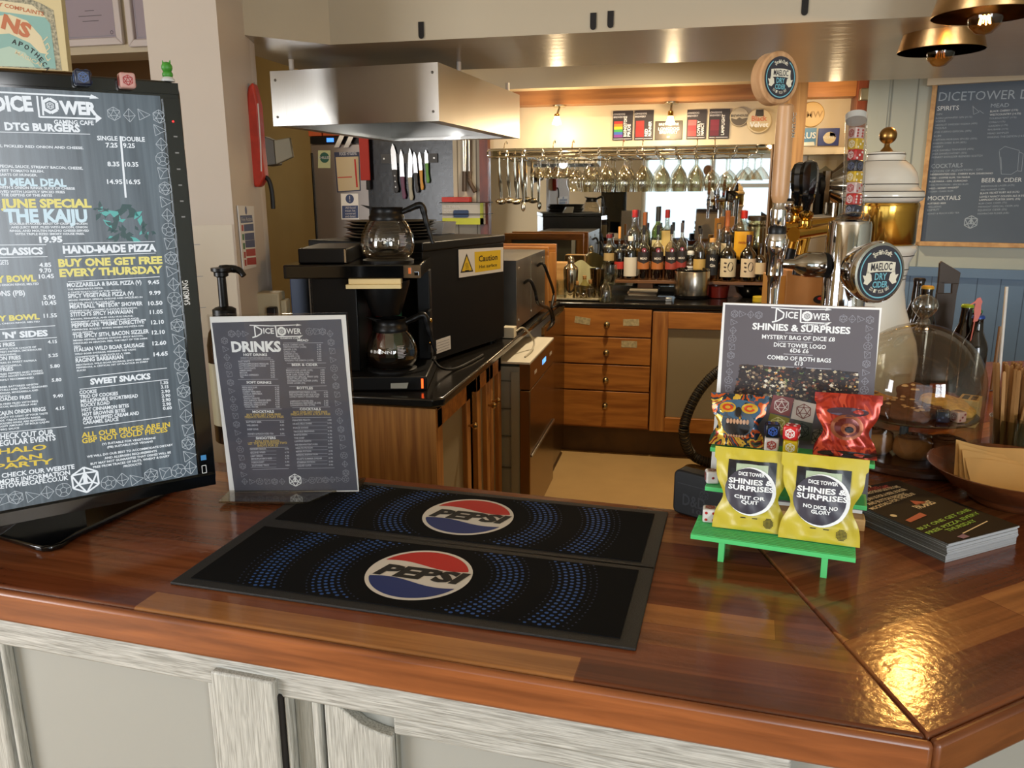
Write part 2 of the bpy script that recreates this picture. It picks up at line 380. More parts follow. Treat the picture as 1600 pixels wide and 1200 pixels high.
for a, c, z0, z1 in ((1.65, 3.15, .5, 2.2), (-.75, 1.35, .28, 2.05)):
    b.bb(a, c, -2.7, -2.6, 0, z0, bluep); b.bb(a, c, -2.7, -2.6, z1, 2.62, sage)
struct(b.build('wall_front'))
for k, (a, c, z0, z1) in enumerate(((-.75, 1.35, .28, 2.05), (1.65, 3.15, .5, 2.2))):
    b = MB(); g = glass('window_glass', '#f4f8fa', .3)
    for x in (a+.03, (a+c)/2, c-.03): b.bb(x-.03, x+.03, -2.68, -2.62, z0, z1, white)
    for z in (z0+.03, z1-.45, z1-.03): b.bb(a, c, -2.68, -2.62, z-.03, z+.03, white)
    b.bb(a, c, -2.655, -2.65, z0, z1, g); struct(b.build('window_%d' % (k+1)))
# soffit over the servery, four keyhole slots painted on its face as flat dark shade
S1 = 1.96; KS = .836
poly = [(-1.313, 2.323), (-1.135, 2.530), (3.3, 2.526), (3.3, 3.85), (.30, 3.85), (.27, 3.17), (-1.47, 3.12), (-1.47, 2.323)]
b = MB(); b.prism(poly, S1, 2.62, fasc)
for px, py, hh in ((658, 45, 22), (927, 31, 22), (954, 28, 22), (1258, 6, 26)):
    q = P(px, py, y=2.526); q2 = P(px, py-hh, y=2.526); r = .009; h = (q2.z-q.z)/2
    pts = [(-r, h), (-r, -h)] + [(-r*math.cos(t*PI/6), -h-r*math.sin(t*PI/6)) for t in range(1, 6)] + [(r, -h), (r, h)]
    b.flat(pts, .0008, gap_shade, frame(q, (1, -.001, 0), (0, 0, 1)))
struct(b.build('ceiling_soffit'))
b = MB(); b.bb(-1.30, .95, 4.90, 5.15, 2.10, 2.62, cream); struct(b.build('trim_1'))
b = MB(); b.bb(-1.30, .97, 5.02, 5.15, 2.02, 2.10, beamw); struct(b.build('beam_back'))
# left pillar and the beam beside it
pA = P(345, 100, y=2.0); pB = P(407, 200, y=2.46); pD = P(225, 20, y=1.89)
b = MB(); b.prism([(pA.x, pA.y), (pB.x, pB.y), (pD.x, pD.y+.5), (pD.x, pD.y)], 0, 2.62, pillarp); struct(b.build('pillar_left'))
zb = P(160, 84, y=2.85).z
b = MB(); b.bb(-3.4, -1.75, 2.85, 3.02, zb, 2.62, cream); struct(b.build('beam_left'))
b = MB(); b.bb(-3.4, P(300, 100, y=3.9).x, 3.9, 3.95, 0, 2.62, mat('brown_back_room_paint', '#6b4e2c', .7)); struct(b.build('wall_back_room'))
# angled wall on the right: sage boards above a blue dado
d_ = Vector((.966, -.259, 0)); wo = Vector((.86, 4.52, 0)); WR = frame(wo, d_, (0, 0, 1))
b = MB(WR); b.bb(0, 2.6, 0, 2.62, -.1, 0, sage); b.bb(-.02, 0, 0, 2.62, -.75, 0, sage)
for x in (.0, .115, .19): b.bb(x+.085, x+.09, 1.13, 2.05, 0, .003, mat('groove_shade', '#7d8178', .6))
b.bb(.03, .075, 1.13, 2.05, 0, .004, sage)
struct(b.build('wall_right_angled'))
b = MB(WR); b.bb(-.02, 2.6, 0, 1.085, 0, .012, bluep); b.bb(-.02, 2.6, 1.085, 1.13, 0, .03, bluep)
for k in range(26): b.bb(.055+k*.1, .059+k*.1, .1, 1.085, .012, .0125, mat('groove_blue', '#3a4d62', .6))
struct(b.build('trim_2', bevel=.004))
b = MB(WR); b.bb(.24, 2.6, 1.995, 2.03, 0, .05, cream); struct(b.build('trim_3'))
b = MB(); q = P(1342, 200, y=5.0); b.bb(q.x-.028, q.x+.04, 4.95, 5.15, 0, 2.1, mahog); struct(b.build('post_right'))
q = P(1238, 200, y=4.86); b = MB(); b.bb(q.x-.055, q.x+.06, 4.80, 4.92, .9, 2.12, wood('oak_post', '#9a6c35', '#c39455', (40, 40, 2), .45)); struct(b.build('post_centre'))
# back wall dressings: splash panel, white boards, trim at the mirror
b = MB(); b.bb(-2.09, -1.50, 5.135, 5.15, .9, 2.05, mat('black_slate_splashback', '#1d2025', .24, noise=(24, .0, '#101216'), bump=(30, .25))); struct(b.build('wall_splashback'))
b = MB(); b.bb(-1.50, -1.315, 5.12, 5.15, .9, 2.05, mat('dull_white_boards', '#b5ab97', .5, noise=(5, .15)))
for x in (-1.47, -1.345): b.bb(x-.003, x+.003, 5.118, 5.12, .9, 2.05, mat('groove_tan', '#6d6351', .6))
struct(b.build('trim_4'))
b = MB(); b.bb(-1.315, -1.262, 5.08, 5.15, .9, 2.02, mahog); struct(b.build('trim_5'))
b = MB(); b.bb(-1.262, .47, 5.12, 5.148, .93, 1.775, mirror_m)
tag(b.build('wall_mirror'), 'long wall mirror behind the hanging glasses and spirit bottles', 'mirror')
b = MB(); q = P(1290, 236, y=5.0); b.bb(.52, q.x+.30, 4.99, 5.15, q.z-.018, q.z+.018, cream); struct(b.build('trim_6'))

# ------------------------------------------------------------------ front bar
e1 = Vector((-.9977, .0678, 0)); C0 = Vector((.24, .728, 0)); n1 = Vector((-.0678, -.9977, 0))
e2 = Vector((.782, .623, 0)); n2 = Vector((.623, -.782, 0))
ZT = 1.0; TH = .045
def fl(s): return C0 + e1*s
dep = .53
s0 = (.52+.29)/1
Fm = C0; FL = C0 + e1*2.9; BL = FL - n1*dep
mit = Vector((.085, 1.232, 0))
FR = C0 + e2*2.3; BR = FR - n2*.55
bar = thing('bar_counter', 'varnished hardwood bar counter with mitred corner and limed oak front', 'bar counter', (0, .9, 0))
tones = ['#5c301c', '#84492a', '#6c3a22', '#945630', '#784228', '#a86e3c', '#65361f', '#80472b', '#bb824a']
wl = planks('hardwood_staves', tones, math.radians(-3.9), .047, .56, .15, (.12, .02, 0))
wr = planks('hardwood_staves_return', tones, math.radians(38.5), .072, .62, .15, (.2, .36, 0))
b = MB(); b.prism([(Fm.x, Fm.y), (mit.x, mit.y), (-.01, 1.252), (BL.x, BL.y), (FL.x, FL.y)], ZT-TH, ZT, wl); b.build('worktop', bar, bevel=.004)
b = MB(); b.prism([(Fm.x, Fm.y), (FR.x, FR.y), (BR.x, BR.y), (1.25, 2.75), (.14, 2.35), (.10, 1.40), (mit.x, mit.y)], ZT-TH, ZT, wr); b.build('worktop', bar, bevel=.004)
edgew = wood('orange_hardwood_edge', '#6e3c1e', '#94562e', (5, 60, 60), .3, rot=math.radians(-3.9), bump=.35)
edge2 = wood('brown_hardwood_edge', '#5c3018', '#7d4724', (5, 60, 60), .3, rot=math.radians(38.5), bump=.35)
def slab(M_, mt, x0, x1, d0, d1, z0, z1, nm, lab=None, bev=.003):
    bb_ = MB(M_); bb_.bb(x0, x1, d0, d1, z0, z1, mt); return bb_.build(nm, bar, lab, bev)
MF = Matrix(((-e1.x, n1.x, 0, C0.x), (-e1.y, n1.y, 0, C0.y), (0, 0, 1, 0), (0, 0, 0, 1)))     # x right along the front, y out, z up
MR = Matrix(((e2.x, n2.x, 0, C0.x), (e2.y, n2.y, 0, C0.y), (0, 0, 1, 0), (0, 0, 0, 1)))
slab(MF, edgew, -2.9, .004, 0, .012, ZT-TH, ZT-.001, 'edge_strip', None, .005)
slab(MR, edge2, -.0, 2.3, 0, .012, ZT-TH, ZT-.001, 'edge_strip', None, .005)
slab(MF, panelw, -2.9, -.004, -.06, -.03, 0, ZT-TH, 'front_panel'); slab(MR, panelw, .0, 2.3, -.06, -.012, 0, ZT-TH, 'front_panel')
def fp(px, py, off=-.012): o = C0+n1*off; q = MF.inverted() @ PP(px, py, o, n1); return q.x, q.z
xr = lambda px, py: fp(px, py)[0]
slab(MF, limeH, -2.9, xr(1240, 1150), -.03, -.010, fp(300, 1062)[1], ZT-TH-.003, 'top_rail')
zt = fp(300, 1062)[1]+.002
def upr(pxa, pxb, py, mt, d, z1=None, nm='stile'): return slab(MF, mt, xr(pxa, py), xr(pxb, py), -.03, d, 0, z1 or zt, nm)
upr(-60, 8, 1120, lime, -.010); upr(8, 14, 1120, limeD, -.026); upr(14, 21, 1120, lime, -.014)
upr(330, 350, 1130, lime, -.012)
upr(346, 441, 1130, lime, .000, fp(400, 1062, .0)[1], 'pilaster'); slab(MF, gap_shade, xr(346, 1130)-.002, xr(447, 1130), -.03, -.006, 0, zt+.003, 'gap_shade_strip')  # solid dark strip behind the pilaster paints the shade of the gap
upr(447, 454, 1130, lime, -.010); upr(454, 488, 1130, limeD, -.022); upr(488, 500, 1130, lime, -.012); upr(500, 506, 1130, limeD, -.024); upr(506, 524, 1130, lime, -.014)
xa, xb_ = xr(518, 1130), xr(611, 1130)
pts = [(xa, 0), (xb_, 0), (xb_, zt-.030), (xa+.062, zt-.028), (xa+.040, zt-.022), (xa+.020, zt-.008), (xa+.008, zt), (xa, zt)]
b = MB(MF @ Matrix(((1, 0, 0, 0), (0, 0, 1, 0), (0, 1, 0, 0), (0, 0, 0, 1)))); b.prism(pts, -.03, -.013, lime); b.build('stile', bar, None, .002)
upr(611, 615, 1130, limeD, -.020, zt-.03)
slab(MF, limeH, xb_, xr(1150, 1150), -.03, -.018, zt-.03, zt, 'lower_rail')
# hidden inner side of the bar: shelf back in blue
b = MB(); b.prism([(-2.6, 1.40), (-.02, 1.215), (-.02, 1.19), (-2.6, 1.375)], 0, .955, bluep); b.build('back_board', bar)
b = MB(); b.prism([(.13, 1.45), (.13, 2.3), (.16, 2.3), (.16, 1.45)], 0, .955, bluep); b.build('back_board', bar)

# ------------------------------------------------------------------ kitchen units
wk = MB(); wk.prism([(-1.26, 2.225), (-.735, 2.232), (-.705, 2.262), (-.705, 4.50), (.80, 4.50), (.80, 5.118), (-1.46, 5.118), (-1.46, 2.55), (-1.26, 2.50)], .872, .90, granite)
tag(wk.build('kitchen_worktop', bevel=.006), 'black speckled worktop running down the left side and along the back', 'worktop')
un = thing('base_cabinet', 'oak base cabinet under the coffee machine with grey doors and brass knobs', 'cabinet', (-1.1, 2.7, 0))
b = MB(); b.bb(-1.24, -.735, 2.262, 2.28, 0, .861, oakpanel); b.build('end_panel', un)
b = MB(); b.bb(-1.24, -.78, 2.28, 3.16, .0, .861, mat('cabinet_carcass', '#6b5033', .6)); b.build('body', un)
y_ = lambda px, py: P(px, py, x=-.735).y
ya, yb, yc, yd, ye = 2.28, y_(737, 650), y_(747, 650), y_(775, 620), 3.16
def door(y0, y1, ky, nm='door'):
    m = MB(); m.bb(-.78, -.755, y0, y1, .1, .85, greydoor)
    for a, c in ((y0, y0+.05), (y1-.05, y1)): m.bb(-.78, -.738, a, c, .1, .85, pineV)
    m.bb(-.78, -.738, y0, y1, .79, .85, pinewood); m.bb(-.78, -.738, y0, y1, .1, .17, pinewood)
    d = m.build(nm, un, bevel=.002)
    k = MB(); k.lathe([(.004, 0), (.005, .012), (.011, .018), (.013, .026), (.008, .033), (0, .034)], knobm, Matrix.Translation((-.738, ky, .70)) @ RY(90), 16); k.build('knob', d)
door(ya+.01, yb-.005, yb-.035); door(yc, (yc+ye)/2-.005, (yc+ye)/2-.035); door((yc+ye)/2+.005, ye, (yc+ye)/2+.035)
# drawers
dr = thing('drawer_unit', 'four-drawer honey pine unit with round brass knobs', 'drawers', (-.43, 4.8, 0))
zs = [P(881, y, y=4.5).z for y in (480, 524.6, 567.2, 608, 664)]; x0, x1 = -.681, P(1015, 580, y=4.5).x
b = MB(); b.bb(x0-.005, x1+.003, 4.53, 5.1, zs[4]-.01, .860, pinewood); b.build('carcass', dr)
for k in range(4):
    m = MB(); m.bb(x0, x1, 4.503, 4.535, zs[k+1]+.004, zs[k]-.004, pinewood); d = m.build('drawer', dr, bevel=.002)
    kz = P(949, (507, 551, 594, 634)[k], y=4.5).z
    kb = MB(); kb.lathe([(.017, 0), (.017, .004), (.006, .006), (.006, .016), (.013, .022), (.014, .028), (.008, .034), (0, .035)], knobm, Matrix.Translation((P(948, 520, y=4.5).x, 4.503, kz)) @ RX(90), 18); kb.build('knob', d)
    for px, py, a in (((910, 501, 8), (986, 504, -2)) if k == 0 else ((983, 538, 0),) if k == 1 else ()):
        q = P(px, py, y=4.5); t = MB(Matrix.Translation((q.x, 4.5025, q.z)) @ RY(a)); t.bb(-.044, .044, -.0006, .0006, -.019, .019, mat('yellowed_tape_label', '#c3b58b', .6, noise=(60, .4))); t.build('tape_label', d, 'yellowed strip of tape')
cb = thing('sink_cabinet', 'pine framed cabinet with plain grey door right of the drawers', 'cabinet', (.2, 4.8, 0))
b = MB(); b.bb(x1+.006, .80, 4.54, 5.1, zs[4]-.01, .862, mat('cabinet_carcass', '#6b5033', .6)); b.build('body', cb)
m = MB(); xs0 = x1+.008; xs1 = .47
m.bb(xs0, xs0+.085, 4.503, 4.54, zs[4]-.008, .858, pineV); m.bb(xs1-.085, xs1, 4.503, 4.54, zs[4]-.008, .858, pineV)
m.bb(xs0+.085, xs1-.085, 4.503, 4.54, .765, .858, pinewood); m.bb(xs0+.085, xs1-.085, 4.503, 4.54, zs[4]-.008, zs[4]+.075, pinewood)
m.bb(xs0+.085, xs1-.085, 4.520, 4.54, zs[4]+.075, .765, greydoor); m.build('door', cb, bevel=.002)
b = MB(); b.bb(-.70, .8, 4.575, 4.60, 0, zs[4]-.01, mat('worn_plinth', '#5f4527', .5, noise=(7, .3, '#4a3420'))); struct(b.build('baseboard_back'))
# dishwasher
dw = thing('dishwasher', 'undercounter dishwasher with brown glossy door and lit blue display', 'dishwasher', (-.95, 3.48, 0))
gy = mat('grey_appliance_side', '#8d8f86', .5); brownst = mat('bronze_steel_door', '#8a6b45', .24, .85, noise=(3, .15))
b = MB(); b.bb(-1.25, -.665, 3.185, 3.79, .03, .80, gy)
for z in (.74, .62, .50, .36): b.bb(-1.24, -.668, 3.180, 3.186, z-.002, z+.002, mat('seam_dark', '#55574f', .6))
b.bb(-.70, -.668, 3.178, 3.186, .1, .78, mat('wrinkled_foil_tape', '#9a9c90', .4, .3, bump=(60, .8))); b.build('body', dw)
b = MB(); b.bb(-.665, -.62, 3.185, 3.79, .10, .70, brownst); b.bb(-.620, -.612, 3.20, 3.78, .405, .418, steel); b.build('door', dw, bevel=.003)
b = MB(); b.bb(-.665, -.62, 3.185, 3.79, .705, .812, brownst)
for y0, y1 in ((3.47, 3.49), (3.50, 3.535), (3.545, 3.56)): b.bb(-.6198, -.6192, y0, y1, .752, .775, mat('lit_blue_display', '#20344a', .3, emit='#6fb6ff', es=1.6))
b.bb(-.6198, -.6192, 3.28, 3.33, .75, .765, mat('pale_badge', '#c8c0b0', .4)); b.bb(-.6198, -.6192, 3.66, 3.72, .755, .77, mat('pale_badge', '#c8c0b0', .4)); b.build('control_panel', dw, bevel=.003)
b = MB(); b.bb(-1.25, -.622, 3.185, 3.79, .812, .822, mat('cream_appliance_top', '#d9d2bf', .4)); b.build('lid', dw, 'cream top plate', .002)
b = MB(); b.bb(-.69, -.675, 3.83, 4.50, .05, .86, mat('bronze_steel_side', '#6d5231', .25, .85)); tag(b.build('filler_panel'), 'narrow bronze filler panel between dishwasher and drawers', 'panel')

# ------------------------------------------------------------------ bar mats
WHT = mat('print_white', '#e9ebec', .5); YEL = mat('print_yellow', '#d9bf4a', .5)
matrub = mat('black_rubber_rim', '#1c1a18', .55, bump=(900, .6)); matfab = mat('black_mat_pile', '#070708', .9, spec=.15)
pw = mat('logo_white', '#d8d3cb', .6); pr = mat('logo_red', '#b8231d', .6); pb = mat('logo_navy', '#1c2f6d', .6); dotb = mat('mat_blue_dot', '#214f96', .6); dotd = mat('mat_dark_dot', '#152a50', .6); pk = mat('logo_black', '#0c0c0c', .6)
def bar_mat(cx, cy, rz, nm_label, tx):
    W, H = .612, .208
    M = TR(cx, cy, ZT) @ RZ(rz)
    t = thing('bar_mat', nm_label, 'bar mat', (cx, cy, ZT))
    b = MB(M); b.prism([(-W/2, -H/2), (W/2, -H/2), (W/2, H/2), (-W/2, H/2)], .0005, .004, matrub); b.build('rubber_border', t, bevel=.001)
    b = MB(M); w_, h_ = W/2-.02, H/2-.016
    b.prism([(-w_, -h_), (w_, -h_), (w_, h_), (-w_, h_)], .004, .0052, matfab)
    z = .0054
    for ring in range(15):
        band = ring if ring < 7 else ring+3
        r = .098 + band*.0082; n = int(2*PI*r/.0088); inten = abs((ring if ring < 7 else ring-7)-3.2)
        for k in range(n):
            a = 2*PI*(k+.5*(ring % 2))/n; x, y = tx+r*math.cos(a), r*math.sin(a)*.98
            if abs(x) < w_-.004 and abs(y) < h_-.003:
                q = .0030 if inten < 1.5 else .0023 if inten < 2.6 else .0014
                b.flat([(x+q*math.cos(PI/3*j), y+q*math.sin(PI/3*j)*.8) for j in range(6)], z, dotb if inten < 2.6 else dotd)
    R = .072; R2 = .0665
    def circ(r, n=64): return [(tx+r*math.cos(2*PI*k/n), r*math.sin(2*PI*k/n)) for k in range(n)]
    b.flat(circ(R), z+.0002, pw)
    def seg(side, off, amp):
        f = lambda x: off + amp*math.sin(x/R2*PI*.9)
        xs = [x for x in [(-1+2*i/60)*R2 for i in range(61)] if R2*R2-x*x > 0 and (math.sqrt(R2*R2-x*x) > side*f(x))]
        arc = [(tx+x, side*math.sqrt(R2*R2-x*x)) for x in xs]
        return arc + [(tx+x, f(x)) for x in reversed(xs)]
    b.flat(seg(1, .024, -.007), z+.0004, pr); b.flat(seg(-1, -.024, -.007), z+.0004, pb)
    b.text('PEPSI', (tx-.060, -.0140), (tx+.058, -.0140), .029, z+.0006, pk, None, .055, .25)
    b.build('printed_pile', t)
bar_mat(-.338, .938, -3.3, 'front black bar mat printed with a round cola logo and blue dots', .004)
bar_mat(-.326, 1.142, -3.6, 'rear black bar mat with round cola logo, partly under the clear sign base', .004)

# ------------------------------------------------------------------ display screen
ur = Vector((.692, .722, 0)); BRc = P(341, 759, d=1.25); SW, SH = .405, P(285, 127, d=1).z*0 + (PP(285, 127, BRc, Vector((ur.y, -ur.x, 0))).z-BRc.z)
MT = frame(BRc - ur*SW, ur, (0, 0, 1)); TVP = Panel(MT)
tv = thing('menu_display', 'upright black flat-screen display showing the burger and pizza menu', 'display', (BRc.x-.15, BRc.y-.15, ZT))
def rrect(x0, x1, y0, y1, r, n=5):
    o = []
    for cx, cy, a in ((x1-r, y1-r, 0), (x0+r, y1-r, 90), (x0+r, y0+r, 180), (x1-r, y0+r, 270)):
        o += [(cx+r*math.cos(math.radians(a+90*k/n)), cy+r*math.sin(math.radians(a+90*k/n))) for k in range(n+1)]
    return o
b = MB(MT); b.prism(rrect(0, SW, 0, SH, .016), -.045, -.006, blackgloss); b.build('housing', tv, bevel=.003)
sx1 = TVP.l(310, 742)[0]; sy0 = TVP.l(310, 742)[1]; sy1 = TVP.l(258, 150)[1]; sx0 = SW-sx1
b = MB(MT)
for a, c, d, e in ((0, SW, 0, sy0), (0, SW, sy1, SH), (0, sx0, sy0, sy1), (sx1, SW, sy0, sy1)): b.bb(a+.003, c-.003, d+.003, e-.003, -.006, .0, blackgloss)
v0 = TVP.l(297, 476); v1 = TVP.l(293, 438)
b.text('SAMSUNG', v0, v1, .008, .0007, WHT, None, .01)
b.bb(sx1+.012, sx1+.0145, SH-.055, SH-.053, 0, .0006, mat('red_led', '#ff2020', .3, emit='#ff2020', es=3))
for k in range(6): b.bb(sx1+.012, sx1+.017, SH-.075-k*.022, SH-.073-k*.022, 0, .0004, mat('grey_icon', '#8a8c8e', .5))
q = TVP.l(318, 715); b.bb(q[0]-.004, q[0]+.004, q[1]-.004, q[1]+.004, 0, .0006, mat('blue_sticker', '#3f8fd0', .5)); q = TVP.l(319, 733); b.line([(q[0]-.003, q[1]-.006), (q[0]-.003, q[1]+.006), (q[0]+.003, q[1]+.006), (q[0]+.003, q[1]-.006)], .001, .0006, WHT, None, True)
b.build('bezel', tv, None, .0015)
# lit panel of the screen
scm = bpy.data.materials.new('lit_screen'); scm.use_nodes = True; N, L = scm.node_tree.nodes, scm.node_tree.links; pb_ = N['Principled BSDF']
setp(pb_, Base_Color=(.01, .012, .014, 1), Roughness=.25)
tc = N.new('ShaderNodeTexCoord'); mp = N.new('ShaderNodeMapping'); L.new(tc.outputs['Object'], mp.inputs[0]); mp.inputs['Scale'].default_value = (160, 160, 5)
nz = N.new('ShaderNodeTexNoise'); nz.inputs['Scale'].default_value = 1; nz.inputs['Detail'].default_value = 4; L.new(mp.outputs[0], nz.inputs['Vector'])
rp = N.new('ShaderNodeValToRGB'); L.new(nz.outputs[0], rp.inputs[0]); rp.color_ramp.elements[0].position = .3; rp.color_ramp.elements[1].position = .7
rp.color_ramp.elements[0].color = lin('#46525c'); rp.color_ramp.elements[1].color = lin('#67757f')
L.new(rp.outputs[0], pb_.inputs['Emission Color']); pb_.inputs['Emission Strength'].default_value = .75
def lit(n, c, s=1.0): return mat(n, '#101010', .4, emit=c, es=s)
LC = {'w': lit('lit_white', '#e8eef2', .95), 'y': lit('lit_yellow', '#efe27a', .85), 'b': lit('lit_ice_blue', '#cfe8f2', .9), 'g': lit('lit_gold', '#e8c93f', .85), 'l': lit('lit_line', '#c3ccd2', .7), 't': lit('lit_teal', '#58b9b2', .8), 'd': lit('lit_dark_teal', '#1f4748', .9)}
b = MB(MT); b.bb(sx0, sx1, sy0, sy1, -.006, -.003, scm); scr = b.build('screen', tv)
b = MB(); zt_ = -.0022
TVP.txt(b, """85 0 212 0 0 w x""".replace('85 0 212 0 0 w x', '340 775 588 781 27 w GAMING CAFE') + """
32 810 504 824 45 w DTG BURGERS
610 875 738 878 27 w SINGLE
766 880 908 884 27 w DOUBLE
664 920 738 921 28 w 7.25
772 922 846 924 28 w 9.25
-90 916 524 932 20 w SAUCE, PICKLED RED ONION AND CHEESE.
674 1038 750 1039 28 w 8.35
783 1040 868 1041 28 w 10.35
-15 1045 520 1059 21 w SPECIAL SAUCE, STREAKY BACON, CHEESE,
-30 1072 277 1078 20 w SWEET TOMATO RELISH.
-22 1098 235 1102 20 w HEARTS OF HUNGER.
-40 1158 418 1165 46 b LU MEAL DEAL
-8 1178 470 1186 20 w WITH 2 ONION RINGS, SLICE OF CHEESE
672 1149 768 1150 28 w 14.95
793 1150 880 1151 28 w 16.95
-35 1205 408 1208 20 w SERVED WITH LIGHTLY SPICED FRIES
8 1226 328 1229 20 w THE DEPTHS OF THE ABYSS
5 1297 575 1295 52 y JUNE SPECIAL
30 1386 550 1386 78 b THE KAIJU
62 1404 548 1404 16 w DOUBLE-STACKED BEAST OF CRISPY CHICKEN
70 1427 548 1426 17 w AND JUICY BEEF, PILED WITH BACON, ONION
62 1449 558 1448 17 w RINGS, AND MOLTEN NACHO CHEESE-SERVED
95 1470 530 1468 17 w WITH TRIPLE SIZED SMOKY HOUSE FRIES.
248 1516 393 1513 36 w 19.95
-5 1594 272 1588 42 w CLASSICS
396 1584 980 1570 46 w HAND-MADE PIZZA
368 1668 1018 1646 46 y BUY ONE GET FREE
375 1730 1020 1706 46 y EVERY THURSDAY
-60 1656 55 1654 28 w NUGGETS
248 1670 322 1668 26 w 4.85
248 1705 322 1703 26 w 9.70
245 1742 340 1738 26 w 10.45
-20 1766 228 1758 40 y Y BOWL
-5 1790 245 1780 17 w S ONION RINGS, MELTED
-40 1852 158 1846 32 w IONS (PB)
272 1873 347 1870 26 w 5.90
265 1909 355 1904 26 w 10.45""", 4, 0, 0, LC, .028, zt_)
TVP.txt(b, """505 90 1063 67 30 w MOZZARELLA & BASIL PIZZA (V)
1113 70 1198 66 29 w 9.45
508 114 778 103 15 w THE MARGHERITA PIZZA.
510 138 918 119 15 w A TASTE THAT'S OUT OF THIS WORLD.
512 172 1005 150 30 w SPICY VEGETABLE PIZZA (V)
1122 150 1208 146 29 w 9.99
518 196 1070 170 15 w MIXED PEPPERS, SPRING ONIONS AND DRIZZLED IN
520 220 860 203 15 w SIRACHA. SPICE UP YOUR LIFE!
525 252 1072 226 30 w MEATBALL "METEOR" SHOWER
1115 227 1222 222 29 w 10.50
526 277 1035 251 15 w PREPARE FOR A COSMIC FLAVOUR EXPLOSION.
530 312 1000 286 30 w STITCH'S SPICY HAWAIIAN
1127 293 1224 288 29 w 11.05
533 338 1000 311 15 w BACON, PINEAPPLE, AND HULI HULI SAUCE.
535 360 1048 330 15 w EXPERIMENT 626'S FAVOURITE ISLAND FLAVOR.
540 395 1098 360 30 w PEPPERONI "PRIME DIRECTIVE"
1137 370 1233 364 29 w 12.10
543 418 1080 385 15 w PEPPERONI. BOLDLY GOING WHERE NO PIZZA HAS
547 441 703 430 15 w GONE BEFORE.
548 474 1120 435 30 w THE SPICY SITH, BACON SIZZLER
1143 446 1240 440 29 w 12.10
552 498 1075 460 15 w MIXED PEPPERS, SPRING ONIONS, SPICY BACON,
553 520 1112 480 15 w DRIZZLED IN SIRACHA. FEEL THE HEAT OF THE DARK
556 543 612 539 15 w SIDE.
560 576 1085 538 30 w ITALIAN WILD BOAR SAUSAGE
1147 528 1250 521 29 w 12.60
563 600 1022 564 15 w WILD BOAR SAUSAGE, WINNING THE TASTE
567 624 982 590 15 w CHAMPIONSHIP, ONE SLICE AT A TIME.
570 657 928 628 30 w RAGING BARBARIAN
1155 610 1262 602 29 w 14.65
573 682 1123 634 15 w MEATBALLS, WILD BOAR SAUSAGE, SPICY BEEF, AND
575 703 1115 655 15 w PEPPERONI, A CRITICAL HIT OF FLAVOUR IN EVERY
577 724 645 718 15 w SLICE!
680 822 1133 778 42 w SWEET SNACKS
598 894 727 884 26 w COOKIE
602 928 888 900 26 w TRIO OF COOKIES
607 960 1037 918 26 w MILLIONAIRE SHORTBREAD
610 992 825 970 26 w ROCKY ROAD
615 1027 970 991 26 w HOT CINNAMON BITES
620 1060 943 1027 26 w HOT BROWNIE BITES
622 1092 1045 1048 26 w ADD WHIPPED CREAM AND
625 1122 892 1094 26 w CARAMEL SAUCE
1207 820 1265 816 23 w 1.35
1210 852 1267 848 23 w 3.15
1213 887 1277 882 23 w 2.90
1215 919 1280 914 23 w 2.90
1218 951 1282 946 23 w 2.90
1222 983 1286 978 23 w 2.90
1225 1013 1292 1007 23 w 0.60
330 321 430 315 29 w 11.55
-10 347 300 330 40 y Y BOWL
-10 372 300 354 15 w S, ONION RINGS, MELTED
22 476 362 455 44 w 'N' SIDES
-8 540 115 532 28 w S FRIES
360 514 430 510 24 w 4.15
-5 565 273 546 17 w WITH YOUR CHOICE OF
-20 588 313 563 17 w SWEET PAPRIKA, SMOKEHOUSE
-15 608 122 600 17 w SEASONING
-8 642 158 631 28 w ON FRIES
365 618 437 612 24 w 5.25
-8 668 278 646 17 w FRIES IN SWEET PAPRIKA
5 692 165 680 17 w MOZZARELLA.
5 724 102 716 28 w FRIES
378 698 452 692 24 w 5.80
-8 753 320 724 17 w FRIES PEPPERS AND SPRING
-12 773 328 742 17 w WITH GOOEY NACHO CHEESE
-16 797 255 776 17 w HIGHLY RECOMMENDED
390 802 463 796 24 w 5.80
0 850 287 825 17 w BEER BATTERED ONION
0 872 358 840 17 w CHILLI AND GARLIC SEASONED
-30 898 288 870 17 w CHEDDAR, MOZZARELLA AND
0 918 82 910 17 w SAUCE.
-15 949 235 927 28 w LOADED FRIES
400 922 475 915 24 w 9.40
0 978 287 952 17 w D FRIES PILED WITH BBQ
-20 1000 278 974 17 w BACON, MOZZARELLA AND
-14 1056 345 1018 30 w CAJUN ONION RINGS
418 1016 485 1009 24 w 4.15
-8 1080 360 1044 17 w READY TO LIGHT UP YOUR TASTE
-30 1104 308 1073 17 w BUDS. CAJUN ONION RINGS.
-10 1125 345 1090 17 w GOLDEN RINGS ARE SEASONED
-10 1146 370 1108 17 w RIGHT AMOUNT OF BOLD CAJUN
5 1168 145 1154 17 w BBQ SAUCE""", 4.8, 0, 430, LC, .028, zt_)
